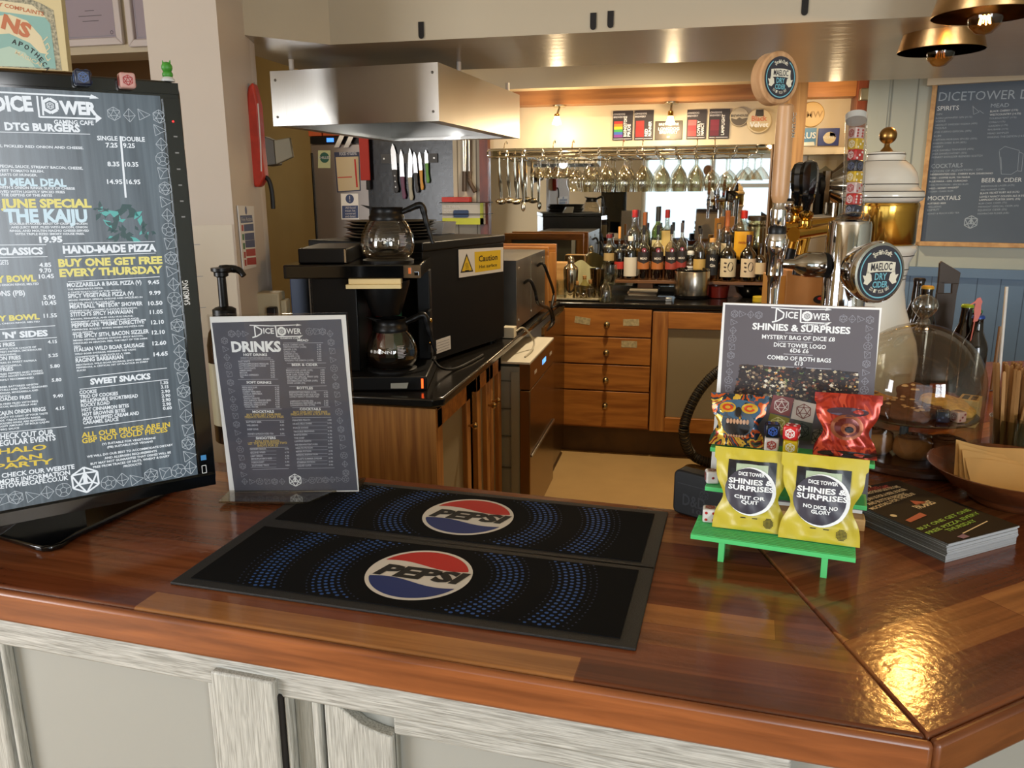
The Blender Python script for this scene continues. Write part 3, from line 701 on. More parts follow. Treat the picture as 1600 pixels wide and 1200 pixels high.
TVP.txt(b, """-30 192 338 158 34 w CHECK OUT OUR
-30 234 350 193 34 w REGULAR EVENTS
-10 282 293 250 33 g HALO
45 332 265 305 31 g LAN
-25 378 335 340 33 g PARTY
12 430 468 371 28 w CHECK OUR WEBSITE
-5 470 440 408 28 w MORE INFORMATION
-70 508 430 441 28 w DICETOWERCAFE.CO.UK
512 178 1065 108 31 g ALL OUR PRICES ARE IN
515 214 1050 140 31 g GBP NOT GOLD PIECES
640 224 975 184 16 w (V) SUITABLE FOR VEGETARIANS
672 244 958 206 16 w (PB) SUITABLE FOR VEGANS
545 304 1083 228 17 w WE WILL DO OUR BEST TO ACCOMMODATE DIETARY
655 313 983 266 17 w AND ALLERGEN REQUIREMENTS
568 349 1070 275 17 w BUT MAY NOT GUARANTEE THAT DISHES WILL BE
583 370 1063 297 17 w FREE FROM TRACES OF NUTS, WHEAT & DAIRY
775 364 887 346 17 w PRODUCTS""", 4, 0, 640, LC, .028, zt_)
TVP.ln(b, [(0, 824, 565, 838), (0, 1532, 290, 1530), (0, 1610, 298, 1604), (395, 1523, 970, 1510), (405, 1605, 975, 1582), (425, 1762, 1000, 1730)], 4, 0, 0, LC['w'], 1, zt_)
TVP.ln(b, [(588, 770, 1255, 698), (600, 858, 1265, 783), (632, 1148, 1285, 1060), (0, 408, 415, 380), (0, 497, 428, 468), (0, 1187, 502, 1137)], 4.8, 0, 430, LC['w'], 1, zt_)
TVP.ln(b, [(755, 850, 788, 1235)], 4, 0, 0, LC['w'], 3, zt_)
TVP.ln(b, [(0, 575, 600, 605), (232, 598, 247, 732), (247, 730, 620, 742), (262, 602, 272, 720)], 4, 0, 0, LC['w'], 2.6, zt_)
TVP.txt(b, "-40 690 210 690 88 w DICE\n378 708 612 716 76 w WER", 4, 0, 0, LC, .03, zt_)
b.flat([TVP.l(x/4, y/4) for x, y in ((570, 588), (620, 614), (560, 616))], zt_, LC['w'], MT); b.flat([TVP.l(x/4, y/4) for x, y in ((598, 708), (638, 738), (600, 768))], zt_, LC['w'], MT)
c = TVP.l(315/4, 660/4); r = TVP.sz(79, 165, 11); hx = [(c[0]+r*math.cos(PI/6+k*PI/3), c[1]+r*math.sin(PI/6+k*PI/3)) for k in range(6)]
b.line(hx, r*.42, zt_, LC['w'], MT, True); draw_doodle(b, MT, c, r*.5, 0, LC['w'], zt_, .12)
for sc_, oy, seq in ((4, 0, [(713, 710, 0), (810, 720, 1), (900, 715, 2), (997, 728, 0), (1000, 812, 2), (1012, 902, 1), (1018, 993, 3), (1022, 1083, 4)]), (4, 180, [(1035, 458, 0), (1040, 540, 2), (1050, 625, 1), (1057, 715, 3), (1063, 803, 4), (1072, 895, 0), (1078, 975, 2), (1088, 1058, 1), (1093, 1148, 3)]),
        (4.8, 430, [(1328, 270, 4), (1332, 378, 0), (1340, 478, 2), (1350, 572, 1), (1362, 672, 3), (1373, 770, 4), (1380, 872, 0), (1387, 965, 2)]), (4, 640, [(1165, 42, 1), (1176, 130, 4), (1180, 212, 0), (1187, 290, 2), (1192, 365, 1), (1118, 385, 3), (1035, 400, 4), (947, 412, 0), (855, 438, 2), (768, 440, 1), (680, 460, 3), (398, 505, 3), (297, 520, 1), (205, 543, 2), (100, 553, 0), (10, 565, 4)])):
    for x, y, k in seq: draw_doodle(b, MT, TVP.l(x/sc_, oy+y/sc_), TVP.sz(x/sc_, oy+y/sc_, 10.5), k, LC['l'], zt_, .075)
emblem(b, MT, TVP.l(535/4, 640+442/4), TVP.sz(134, 750, 20), LC['w'], zt_)
rnd = random.Random(3)
for px, py, s in ((156, 322, 9), (160, 334, 12), (172, 348, 14), (186, 338, 16), (200, 330, 14), (214, 334, 14), (226, 350, 12), (236, 368, 9), (190, 362, 16), (206, 368, 15), (176, 366, 12), (220, 360, 10)):     # cluster of teal crystals pictured on the screen
    for k in range(4):
        a = rnd.uniform(0, 6.3); q = TVP.l(px+rnd.uniform(-7, 7), py+rnd.uniform(-7, 7)); r = TVP.sz(px, py, s*rnd.uniform(.35, .95))
        b.flat([(q[0]+r*math.cos(a+t)*m, q[1]+r*math.sin(a+t)*m) for t, m in ((0, 1), (1.3, .4), (2.8, .9), (4.6, .45))], zt_-.0001*k, LC['d'] if rnd.random() < .72 else LC['t'], MT)
b.build('screen_lettering', scr)
b = MB()
base = [P(x, y, z=ZT) for x, y in ((0, 845), (57, 862), (92, 860), (118, 840), (250, 780))]
pl = [(-1.25, 1.02), (base[0].x, base[0].y), (-.905, .903), (-.89, .900), (-.878, .905), (-.872, .918), (base[3].x+.006, base[3].y), (base[4].x+.004, base[4].y), (-.855, 1.20), (-1.2, 1.25)]
b.prism(pl, ZT+.0005, ZT+.010, blackgloss); b.build('stand_base', tv, bevel=.003)
mid = BRc - ur*SW*.62 + Vector((-.722, .692, 0))*.11
b = MB(); b.prism([(mid.x-.05, mid.y-.045), (mid.x+.05, mid.y+.055), (mid.x+.03, mid.y+.075), (mid.x-.07, mid.y-.025)], ZT+.008, BRc.z+.12, blackgloss); b.build('stand_neck', tv)

# ------------------------------------------------------------------ dice
def make_die(name, col, pip, s=.02, label='', loc=(0, 0, 0), rz=0, face='pips', tilt=0, group='dice'):
    t = thing(name, label, 'die', (0, 0, 0), group)
    body = mat('die_' + col, col, .25, noise=(60, .12)); pm = mat('die_mark_' + pip, pip, .4)
    b = MB(); b.box((0, 0, s/2), (s, s, s), body); bd = b.build('body', t, bevel=s*.14, seg=3)
    b = MB(); h = s/2+.0003
    def dots(M, n):
        lay = {1: [(0, 0)], 3: [(-1, -1), (0, 0), (1, 1)], 4: [(-1, -1), (1, -1), (-1, 1), (1, 1)], 6: [(-1, -1), (-1, 0), (-1, 1), (1, -1), (1, 0), (1, 1)]}[n]
        for x, y in lay: b.lathe([(s*.105, 0), (s*.09, .0003)], pm, M @ TR(x*s*.25, y*s*.25, 0), 10)
    Fr = TR(0, -h, s/2) @ RX(90); To = TR(0, 0, s+.0003); Ri = TR(h, 0, s/2) @ RY(90) @ RZ(90); Le = TR(-h, 0, s/2) @ RY(-90) @ RZ(-90)
    if face == 'emblem': draw_doodle(b, Fr, (0, 0), s*.33, 0, pm, .0002, .16); dots(To, 4); dots(Ri, 4)
    else: dots(Fr, face); draw_doodle(b, To, (0, 0), s*.33, 0, pm, .0002, .16); dots(Ri, 3)
    draw_doodle(b, Le, (0, 0), s*.33, 0, pm, .0002, .16)
    b.build('markings', bd)
    t.location = loc; t.rotation_euler = (math.radians(tilt), 0, math.radians(rz)); return t
facing = math.degrees(math.atan2(ur.y, ur.x))
for px, py, col, pip, lab, nm in ((128, 132, '#16203a', '#4a6aa8', 'dark blue die on top of the menu display', 'die'), (197, 139, '#d7a9a4', '#b03030', 'pink die with red emblem on top of the menu display', 'die')):
    q = PP(px, py, BRc, Vector((ur.y, -ur.x, 0)))
    make_die(nm, col, pip, .0195, lab, Vector((q.x, q.y, BRc.z+SH-.0155)) + Vector((.722, -.692, 0))*.0102, facing, 'emblem', 0, 'dice on the display')
q = PP(266, 124, BRc, Vector((ur.y, -ur.x, 0)))
fg = thing('toy_figure', 'tiny green toy figure on the top corner of the menu display', 'toy', (q.x, q.y, BRc.z+SH)); grn = mat('toy_green', '#3f8f2f', .45)
b = MB(Matrix.Translation(Vector((q.x, q.y, BRc.z+SH)) + Vector((.722, -.692, 0))*-.014)); b.lathe([(.009, 0), (.009, .003), (.006, .006)], mat('toy_base_white', '#cfd2d2', .5), None, 14); b.build('base', fg)
b = MB(Matrix.Translation(Vector((q.x, q.y, BRc.z+SH)) + Vector((.722, -.692, 0))*-.014)); b.ball((0, 0, .009), .0075, grn, 14, (1, .9, .8)); b.ball((0, 0, .0185), .0075, grn, 14); b.rod((-.005, 0, .024), (-.006, 0, .028), .0015, grn, .0004, 8); b.rod((.005, 0, .024), (.006, 0, .028), .0015, grn, .0004, 8); b.build('body', fg)

# ------------------------------------------------------------------ drinks menu in its clear holder
A0 = P(359, 770, z=1.004); A1 = P(561, 769, z=1.004); ud = (A1-A0).normalized(); nd = Vector((ud.y, -ud.x, 0)); tl = math.radians(-4.0)
up = Vector((0, 0, 1))*math.cos(tl) - nd*math.sin(tl)
MD = frame(A0, ud, up); DP = Panel(MD); DW, DH = (A1-A0).length, .305
tltl = PP(327.5, 495, MD.translation, DP.n); tltr = PP(540, 492, MD.translation, DP.n); TLl = DP.I @ tltl; TRl = DP.I @ tltr
ds = thing('drinks_menu_stand', 'clear acrylic stand holding the dark drinks menu with white borders', 'menu stand', (A0.x+.1, A0.y+.05, ZT))
acr = glass('acrylic', '#fbfbfa', .3, .03, .03); acre = glass('acrylic_edge', '#d9cfb8', .4, .1, .25)
quad = [(0, 0), (DW, 0), (TRl.x, TRl.y), (TLl.x, TLl.y)]
b = MB(MD); b.flat([(quad[0][0]-.004, -.003), (quad[1][0]+.002, -.003), (quad[2][0]+.002, quad[2][1]+.003), (quad[3][0]-.004, quad[3][1]+.003)], .0028, acr)
b.prism([(quad[0][0]-.004, -.003), (quad[1][0]+.002, -.003), (quad[2][0]+.002, quad[2][1]+.003), (quad[3][0]-.004, quad[3][1]+.003)], -.005, -.002, acr); b.build('sleeve', ds)
b = MB(); f_ = [P(x, y, z=ZT+.001) for x, y in ((342, 790), (482, 791), (572, 752))]; bk = A0 - nd*.03
b.prism([(f_[0].x, f_[0].y), (f_[1].x, f_[1].y), (f_[2].x, f_[2].y), (A1.x-nd.x*.01, A1.y-nd.y*.01), (A0.x-nd.x*.01, A0.y-nd.y*.01)], ZT+.0056, ZT+.0086, acre); b.build('foot', ds)
DK = mat('menu_slate_print', '#585862', .45, noise=(9, .25)); GO = mat('print_gold', '#c0a45a', .5); LT = mat('print_light_grey', '#b9b9c0', .5); DOO = mat('print_line_grey', '#8f8f98', .5)
b = MB(MD); b.prism(quad, -.0008, 0, paper)
inn = [DP.l(300+x/3.637, 480+y/3.637) for x, y in ((243, 1050), (942, 1040), (848, 68), (113, 88))]; b.flat(inn, .0004, DK); sh = b.build('menu_sheet', ds)
b = MB(); DC = {'w': WHT, 'l': LT, 'g': GO}
DP.txt(b, """228 252 508 250 56 w DRINKS
600 193 662 194 16 w MEAD
294 276 428 276 17 w HOT DRINKS
568 333 715 333 17 w BEER & CIDER
311 433 452 434 17 w SOFT DRINKS
597 465 688 466 17 w BOTTLES
345 600 467 598 17 w MOCKTAILS
613 585 733 585 17 w COCKTAILS
364 750 477 748 17 w SHOOTERS
312 617 506 614 12 g BUY ONE GET ONE FREE
302 630 522 628 12 g FRIDAYS WITH A PLAY PASS
577 602 770 600 12 g BUY ONE GET ONE FREE
563 615 787 612 12 g FRIDAYS WITH A PLAY PASS
360 768 498 765 12 g ROLL FOR SHOTS
320 780 541 776 12 g LET THE DICE CHOOSE TWO
372 793 490 790 12 g SHOTS FOR £5
277 291 447 291 6 l UPGRADE TO ANY PLANT BASED MILK FOR FREE
265 313 330 312 9 l FLAT WHITE
267 326 437 325 9 l LATTE/CAPPUCCINO REGULAR
268 338 420 337 9 l LATTE/CAPPUCCINO LARGE
270 351 362 350 9 l HOT CHOCOLATE
271 364 340 363 9 l AMERICANO
273 377 316 376 9 l MOCHA
274 390 380 389 9 l DOUBLE ESPRESSO
276 402 296 401 9 l TEA
518 218 637 217 9 l BLACK CHERRY (11%)
519 231 650 230 9 l WESTCOUNTRY (14.5%)
520 244 596 243 9 l GINGER (11%)
522 257 588 256 9 l CHILLI (11%)
523 270 603 269 9 l GARDEN (11%)
525 283 612 282 9 l RHUBARB (11%)
526 295 616 294 9 l MEAD SAMPLER
528 307 692 305 9 l WAKING THE DEMON (14.5%)
536 362 686 361 9 l BREWHOUSE LAGER (4.2%)
537 375 668 374 9 l NORTH STAR IPA (4.5%)
539 387 664 386 9 l RUM CASK CIDER (7%)
540 400 718 398 9 l MIDNIGHT SPECIAL PERRY (6%)
541 411 656 410 9 l GUEST FRUIT CIDER
543 423 715 421 9 l KROMBACHER PILSNER (4.8%)
544 435 645 434 9 l DARK LAGER (5%)
286 460 372 459 9 l PEPSI REGULAR
288 473 350 472 9 l PEPSI MAX
289 485 392 484 9 l CHERRY PEPSI MAX
291 497 400 496 9 l VANILLA PEPSI MAX
292 510 356 509 9 l LEMONADE
293 522 385 521 9 l TANGO ORANGE
295 534 451 532 9 l OLD JAMAICA GINGER BEER
297 547 432 545 9 l PRINCES ORANGE JUICE
298 559 420 557 9 l PRINCES APPLE JUICE
300 571 378 570 9 l TONIC WATER
553 489 707 487 9 l BASINGSTOKE PRIDE (4.2%)
555 501 725 499 9 l RED RUNNER RUBY ALE (4.2%)
556 513 720 511 9 l LOVELY NANCY GOLDEN ALE
558 538 690 536 9 l LAMPLIGHT PORTER (5%)
559 550 733 547 9 l BAVARIAN SMOKED (5.2%)
561 562 700 559 9 l LONGDOG IPA (4.9%)
310 657 396 656 9 l BUTTER'D BEER
312 675 376 674 9 l WELLBEING
315 698 378 697 9 l DEEP DIVE
318 724 465 722 9 l HONEY & PEACH ICED TEA
572 647 672 644 9 l PRINCESS PEACH
574 667 684 664 9 l HULK-HILA DARK
576 690 662 688 9 l FORCE CHOKE
578 711 696 708 9 l TROUBLE BREWING
580 729 655 727 9 l BADQUEEN
582 748 640 746 9 l THE CHIEF
584 766 678 764 9 l LEAVING EARTH
587 786 715 782 9 l NEVERWINTER'S KISS
590 805 686 802 9 l HEALTH POTION
592 824 678 821 9 l MANA POTION
594 843 716 839 9 l BARDIC INSPIRATION
596 866 738 862 9 l OLAF'S SUMMER DREAM
598 886 700 883 9 l STAMINA POTION
600 905 680 902 9 l LIQUID LUCK
330 811 423 808 9 l GOODBY SNACK
333 831 418 828 9 l SECOND WIND
335 851 405 848 9 l LIMIT BREAK
338 866 455 862 9 l MINDFLAYER'S KISS
340 886 412 883 9 l POISON DART
343 905 440 901 9 l DUSTWIND TRICK""", 3.637, 300, 480, DC, .025)
nums = []
for (x, ys) in ((452, (312, 325, 338, 351, 363, 376, 389, 401)), (720, (217, 230, 243, 256, 269, 282, 294, 305)), (735, (360, 373, 385, 398, 410, 421, 433)), (474, (459, 471, 484, 496, 509, 521, 533, 545, 557, 570)), (750, (487, 499, 511, 535, 547, 559)), (765, (644, 662, 686, 706, 725, 744, 762, 780, 800, 820, 838, 860, 880, 898)), (495, (656, 673, 697, 722)), (517, (808, 828, 848, 862, 882, 901))):
    for y in ys: nums.append('%d %d %d %d 8 l %s' % (x+(y-500)*.035, y, x+24+(y-500)*.035, y, random.choice(('4.95', '3.95', '5.50', '4.80', '6.75', '2.95'))))
DP.txt(b, '\n'.join(nums), 3.637, 300, 480, DC, .025)
DP.ln(b, [(275, 299, 462, 297), (262, 410, 490, 408), (520, 203, 745, 202), (540, 318, 762, 316), (538, 346, 760, 344), (282, 446, 495, 444), (553, 450, 765, 446), (552, 477, 770, 474), (305, 580, 510, 577), (570, 570, 785, 566), (568, 628, 790, 625), (305, 645, 525, 641), (318, 733, 530, 728), (330, 800, 545, 795), (345, 922, 550, 916), (600, 916, 810, 912)], 3.637, 300, 480, LT, .5)
DP.ln(b, [(x0, y, x1, y-2) for x0, x1, ys in ((335, 480, (818, 838, 858, 872, 892, 910)), (600, 770, (654, 674, 697, 718, 755, 792, 811, 832, 850, 873, 892))) for y in ys], 3.637, 300, 480, DOO, .7)
k = 0
for i in range(17):
    t = i/16; draw_doodle(b, MD, DP.l(300+(185+t*110)/3.637, 480+(190+t*760)/3.637), DP.sz(400, 650, 5.2), (0, 2, 1, 3, 4)[i % 5], DOO, .0006, .10)
    draw_doodle(b, MD, DP.l(300+(785+t*90)/3.637, 480+(150+t*790)/3.637), DP.sz(400, 650, 5.2), (1, 0, 4, 2, 3)[i % 5], DOO, .0006, .10)
for x, y in [(225, 150), (263, 150), (303, 150), (668, 138), (706, 138), (742, 138)] + [(300+i*42.5, 990) for i in range(6)] + [(645+i*38, 985-i*1.5) for i in range(7)]:
    draw_doodle(b, MD, DP.l(300+x/3.637, 480+y/3.637), DP.sz(400, 650, 5.2), k % 5, DOO, .0006, .10); k += 1
emblem(b, MD, DP.l(300+587/3.637, 480+982/3.637), DP.sz(400, 750, 9.5), WHT)
l0 = DP.l(300+335/3.637, 480+172/3.637); l1 = DP.l(300+632/3.637, 480+165/3.637); logo(b, MD, l0[0], l0[1], l1[0]-l0[0], WHT, .0006, DP.sz(430, 520, 20))
b.build('menu_print', sh)

# ------------------------------------------------------------------ price board behind the green stand
B0 = P(1107, 777, z=1.02); B1 = P(1347, 803, z=1.02); ub = (B1-B0).normalized(); nb = Vector((ub.y, -ub.x, 0)); tl = math.radians(3.5)
MS = frame(B0, ub, Vector((0, 0, 1))*math.cos(tl) - nb*math.sin(tl)); SP = Panel(MS); BW = (B1-B0).length
lT = SP.l(1130, 473); rT = SP.l(1378, 481)
ps = thing('price_board', 'tall dark price board with white border listing shinies and surprises', 'sign', (B0.x+.11, B0.y, ZT))
b = MB(MS); b.prism([(0, 0), (BW, 0), rT, lT], -.004, 0, paper); inn = [SP.l(1040+x/4.286, 460+y/4.286) for x, y in ((330, 1340), (1345, 1450), (1432, 104), (400, 68))]; b.flat(inn, .0005, mat('price_board_print', '#5a5459', .45)); sh = b.build('board', ps)
b = MB(MS); b.prism([(.003, lT[1]-.03), (BW-.003, lT[1]-.035), (rT[0]-.006, rT[1]-.001), (lT[0]+.006, lT[1]-.001)], -.030, -.005, mat('box_dark_grey', '#413e42', .5)); b.build('backing_box', ps)
b = MB(); SC = {'w': WHT}
SP.txt(b, """580 232 1236 264 42 w SHINIES & SURPRISES
645 295 1133 315 27 w MYSTERY BAG OF DICE £8
724 348 1073 366 27 w DICE TOWER LOGO
832 387 957 394 27 w 6D6 £6
680 432 1107 457 27 w COMBO OF BOTH BAGS
862 472 917 477 27 w £13""", 4.286, 1040, 460, SC, .02)
SP.ln(b, [(800, 257, 985, 265), (750, 313, 985, 322), (790, 398, 985, 408), (660, 478, 1110, 500)], 4.286, 1040, 460, LT, .7)
l0 = SP.l(1040+700/4.286, 460+185/4.286); l1 = SP.l(1040+1112/4.286, 460+188/4.286); logo(b, MS, l0[0], l0[1], l1[0]-l0[0], WHT, .0006, SP.sz(1250, 500, 24))
for i in range(12):
    t = i/11; draw_doodle(b, MS, SP.l(1040+(462-t*55)/4.286, 460+(130+t*610)/4.286), SP.sz(1250, 560, 6), (0, 2, 1, 3, 4)[i % 5], DOO, .0006, .09)
for i in range(19):
    t = i/18; draw_doodle(b, MS, SP.l(1040+(1368-t*85)/4.286, 460+(170+t*1060)/4.286), SP.sz(1250, 560, 6), (0, 2, 1, 3, 4)[i % 5], DOO, .0006, .09)
for i, (x, y) in enumerate(((515, 130), (570, 135), (624, 138), (1190, 162), (1250, 165), (1307, 165))): draw_doodle(b, MS, SP.l(1040+x/4.286, 460+y/4.286), SP.sz(1250, 560, 6), (2, 1, 0, 0, 1, 2)[i], DOO, .0006, .09)
# printed photograph of mixed dice on the board: a mosaic of small facets
pal = ['#1f1818', '#2c2220', '#3a2a25', '#4d3b31', '#6d5543', '#8f7a63', '#b9a886', '#d8d0bd', '#7a3f2c', '#5a6a3c', '#2b2f3a', '#c4883f']
pm_ = [mat('dice_photo_tone_%d' % i, c, .4) for i, c in enumerate(pal)]
rnd = random.Random(11)
c4 = [SP.l(1040+x/4.286, 460+y/4.286) for x, y in ((440, 735), (1285, 735), (1290, 520), (505, 468))]
def inq(u_, v_): return tuple((c4[0][i]*(1-u_)+c4[1][i]*u_)*(1-v_)+(c4[3][i]*(1-u_)+c4[2][i]*u_)*v_ for i in (0, 1))
b.flat(c4, .0006, pm_[1], MS)
for i in range(900):
    u_, v_ = rnd.random(), rnd.random(); q = inq(u_, v_); r = rnd.uniform(.001, .0036); a = rnd.uniform(0, 6.3); n = rnd.choice((3, 4, 5))
    hot = abs(u_-.33) < .09 and abs(v_-.45) < .25
    wts = [5, 5, 5, 4, 3, 2, 1.4, .8, 2, .5, 2, .5] if not hot else [1, 1, 1, 1, 2, 3, 6, 7, 1, 2, 1, 3]
    b.flat([(q[0]+r*math.cos(a+6.283*k/n), q[1]+r*math.sin(a+6.283*k/n)*.8) for k in range(n)], .0007+i*2e-7, rnd.choices(pm_, wts)[0], MS)
# four big dice pictured below the photo
for (x0, y0), (x1, y1), (x2, y2), (x3, y3), col, ln_ in (((692, 790), (830, 815), (862, 695), (722, 672), '#8d4a48', '#e8d8d0'), ((838, 830), (985, 862), (1010, 735), (862, 702), '#c9bdb2', '#7a4038'), ((668, 900), (800, 950), (832, 830), (700, 795), '#8c8334', '#d8cf90'), ((838, 960), (960, 985), (985, 865), (860, 835), '#4d5148', '#20221e'), ((975, 1000), (1060, 1010), (1085, 900), (990, 905), '#8c857a', '#3a3632')):
    pts = [SP.l(1040+x/4.286, 460+y/4.286) for x, y in ((x0, y0), (x1, y1), (x2, y2), (x3, y3))]; b.flat(pts, .0011, mat('photo_die_'+col, col, .4), MS)
    c = (sum(p[0] for p in pts)/4, sum(p[1] for p in pts)/4); draw_doodle(b, MS, c, .0115, 0, mat('photo_die_line_'+ln_, ln_, .4), .0013, .1)
b.build('board_print', sh)
b = MB(); b.bb(0, .225, 0, .05, 0, .019, wood('light_block_wood', '#b98a50', '#d3a669', (3, 40, 40), .5), Matrix.Translation((B0.x+.006, B0.y-.02, ZT)) @ RZ(-6.8)); tag(b.build('wood_block', bevel=.002), 'plain pale wooden block under the tall price board', 'wood block')

# ------------------------------------------------------------------ green stepped stand
SO = P(1079, 835, z=1.036); SR = RZ(-9.2); MG = Matrix.Translation((SO.x, SO.y, ZT)) @ SR
grn = mat('leaf_green_plastic', '#55c472', .4, spec=.4); SWd = .213
gs = thing('stepped_stand', 'bright green plastic three-step display stand with ribbed shelves', 'display stand', (SO.x+.1, SO.y+.08, ZT))
tiers = ((0, .075, .036), (.079, .128, .080), (.132, .176, .124))
for i, (y0, y1, zt) in enumerate(tiers):
    b = MB(MG); x0 = (0, .006, .004)[i]; x1 = SWd+(0, .012, .020)[i]
    b.bb(x0, x1, y0, y1, zt-.0065, zt, grn)
    if i == 0:
        for k in range(14): b.bb(x0, x1, y0+.002+k*.0052, y0+.0046+k*.0052, zt, zt+.0008, grn)
    b.build('shelf', gs, bevel=.0006)
for x in (.038, .172):
    b = MB(MG); b.prism([(.004, 0), (.016, 0), (.026, .0295), (.008, .0295)], 0, .008, grn, TR(x, 0, 0) @ Matrix(((0, 0, 1, 0), (1, 0, 0, 0), (0, 1, 0, 0), (0, 0, 0, 1))))
    b.build('leg', gs)
    for y0, y1, z1 in ((.085, .10, .0735), (.138, .153, .1175)): b = MB(MG); b.bb(x, x+.008, y0, y1, 0, z1, grn); b.build('leg', gs)
def on(x, y, tier): v = MG @ Vector((x, y, tiers[tier][2]+.0012)); return v
# foil pouches
def pouch(nm, label, cx, cy, tier, W, H, rz, lean, thick, fn, mats, top=.0, waist=.24, group=None):
    t = thing(nm, label, 'bag', on(cx, cy, tier), group); M = Matrix.Translation(on(cx, cy, tier)) @ RZ(-9.2+rz) @ RX(-lean)
    def shp(u, v, side):
        x = (u-.5); wv = 1 - waist*math.exp(-((v-.40)/.17)**2) + .06*(v > .85)
        bulge = thick*(1-abs(2*u-1)**2.2)*(math.sin(PI*min(v*1.02, 1))**.6)*(1.25-.8*v) + .0008
        fl_ = .012*max(0, .18-v)/.18*(1 if side < 0 else -.6)
        cr = .0016*math.sin(19*u+7*v)*math.sin(11*v+3*u)
        foot = .004*math.sin(PI*u)**2*max(0, .1-v)/.1
        return (x*W*wv, side*(bulge+cr*(bulge > .002)) - (fl_ if side < 0 else 0), v*H - foot*0)
    b = MB(M); b.grid(lambda u, v: shp(u, v, -1), 26, 30, mats, None); b.grid(lambda u, v: shp(u, v, 1), 26, 30, mats, None); bd = b.build('pouch', t, smooth=60)
    if fn: fn(M, shp, bd, W, H)
    return t
yel = mat('yellow_foil_pouch', '#bdac34', .32, spec=.5, bump=(40, .15)); yseal = mat('yellow_seal', '#cdbd45', .3)
def yprint(line2, line3):
    def fn(M, shp, bd, W, H):
        b = MB(M)
        def S(x, y, lift=.0012):
            v = min(max(y/H, .02), .98); wv = 1 - .24*math.exp(-((v-.40)/.17)**2) + .06*(v > .85)
            q = shp(min(max(x/(W*wv)+.5, .01), .99), v, -1); return (x, q[1]-lift, y)
        def patch(x0, x1, y0, y1, mt, lift): 
            n = 12; b.add([S(x0+(x1-x0)*i/n, y0+(y1-y0)*j/n, lift) for j in range(n+1) for i in range(n+1)], [(j*(n+1)+i, j*(n+1)+i+1, (j+1)*(n+1)+i+1, (j+1)*(n+1)+i) for j in range(n) for i in range(n)], mt)
        def disc(c, r, mt, lift):
            n = 36; vs = [S(c[0], c[1], lift)]; fs = []
            for ring in [(g+1)/9 for g in range(9)]:
                for k in range(n): vs.append(S(c[0]+r*ring*math.cos(2*PI*k/n), c[1]+r*ring*math.sin(2*PI*k/n), lift))
            fs += [(0, 1+k, 1+(k+1) % n) for k in range(n)]
            for g in range(8): fs += [(1+g*n+k, 1+(g+1)*n+k, 1+(g+1)*n+(k+1) % n, 1+g*n+(k+1) % n) for k in range(n)]
            b.add(vs, fs, mt)
        def tx(s_, x0, x1, y, h, lift=.0042, mt=WHT):
            vs, fs, a, c = glyphs(s_, .03); b.add([S(x0+(v[0]-a)/(c-a)*(x1-x0), y+v[1]/CAPH*h, lift) for v in vs], fs, mt)
        w2 = W*.33
        patch(-w2, w2, H*.50, H*.86, mat('pouch_black_panel', '#17161a', .25), .0010); patch(-w2*.66, w2*.66, H*.56, H*.82, mat('pouch_lcd_green', '#a8b89a', .3), .0015)
        disc((0, H*.49), W*.345, WHT, .0030); disc((-.003, H*.495), W*.325, mat('pouch_label_dark', '#39353f', .4), .0034)
        for a in range(5): pass
        tx('DICE TOWER', -W*.18, W*.18, H*.685, H*.042); tx('SHINIES &', -W*.31, W*.29, H*.585, H*.060); tx('SURPRISES', -W*.31, W*.31, H*.505, H*.060)
        tx(line2, -W*.22, W*.20, H*.40, H*.042); tx(line3, -W*.12, W*.12, H*.345, H*.042)
        for x in (-W*.08, W*.08): patch(x-W*.035, x+W*.035, H*.155, H*.165, pk, .0012)
        for i in range(8):
            for j in range(8):
                x, y = (i-3.5), (j-3.5)
                if x*x+y*y < 15: q = (W*.27+x*W*.017, H*.115+y*W*.017); patch(q[0]-.0006, q[0]+.0006, q[1]-.0006, q[1]+.0006, pk, .0012)
        b.build('pouch_print', bd)
    return fn
pouch('foil_pouch', 'yellow foil pouch with round dark label on the lower green shelf, left one', .073, .047, 0, .098, .114, 3, 7, .013, yprint('CRIT OR', 'QUIT'), yel)
pouch('foil_pouch', 'yellow foil pouch with round dark label on the lower green shelf, right one', .166, .042, 0, .104, .117, 1, 6, .013, yprint('NO DICE, NO', 'GLORY'), yel)
# printed foil bags on the upper shelf
def mosaic(name, cols, sc_):
    m = bpy.data.materials.new(name); m.use_nodes = True; nt = m.node_tree; N, L = nt.nodes, nt.links; p_ = N['Principled BSDF']; setp(p_, Roughness=.22, Metallic=.35)
    tc = N.new('ShaderNodeTexCoord'); nz = N.new('ShaderNodeTexNoise'); nz.inputs['Scale'].default_value = sc_; nz.inputs['Detail'].default_value = 3; nz.inputs['Distortion'].default_value = 2.0
    L.new(tc.outputs['Object'], nz.inputs['Vector']); r = N.new('ShaderNodeValToRGB'); r.color_ramp.interpolation = 'CONSTANT'; e = r.color_ramp.elements
    while len(e) < len(cols): e.new(.5)
    for i, c in enumerate(cols): e[i].position = .28+.44*i/len(cols) if i else 0; e[i].color = lin(c)
    L.new(nz.outputs[0], r.inputs[0]); L.new(r.outputs[0], p_.inputs['Base Color']); return m
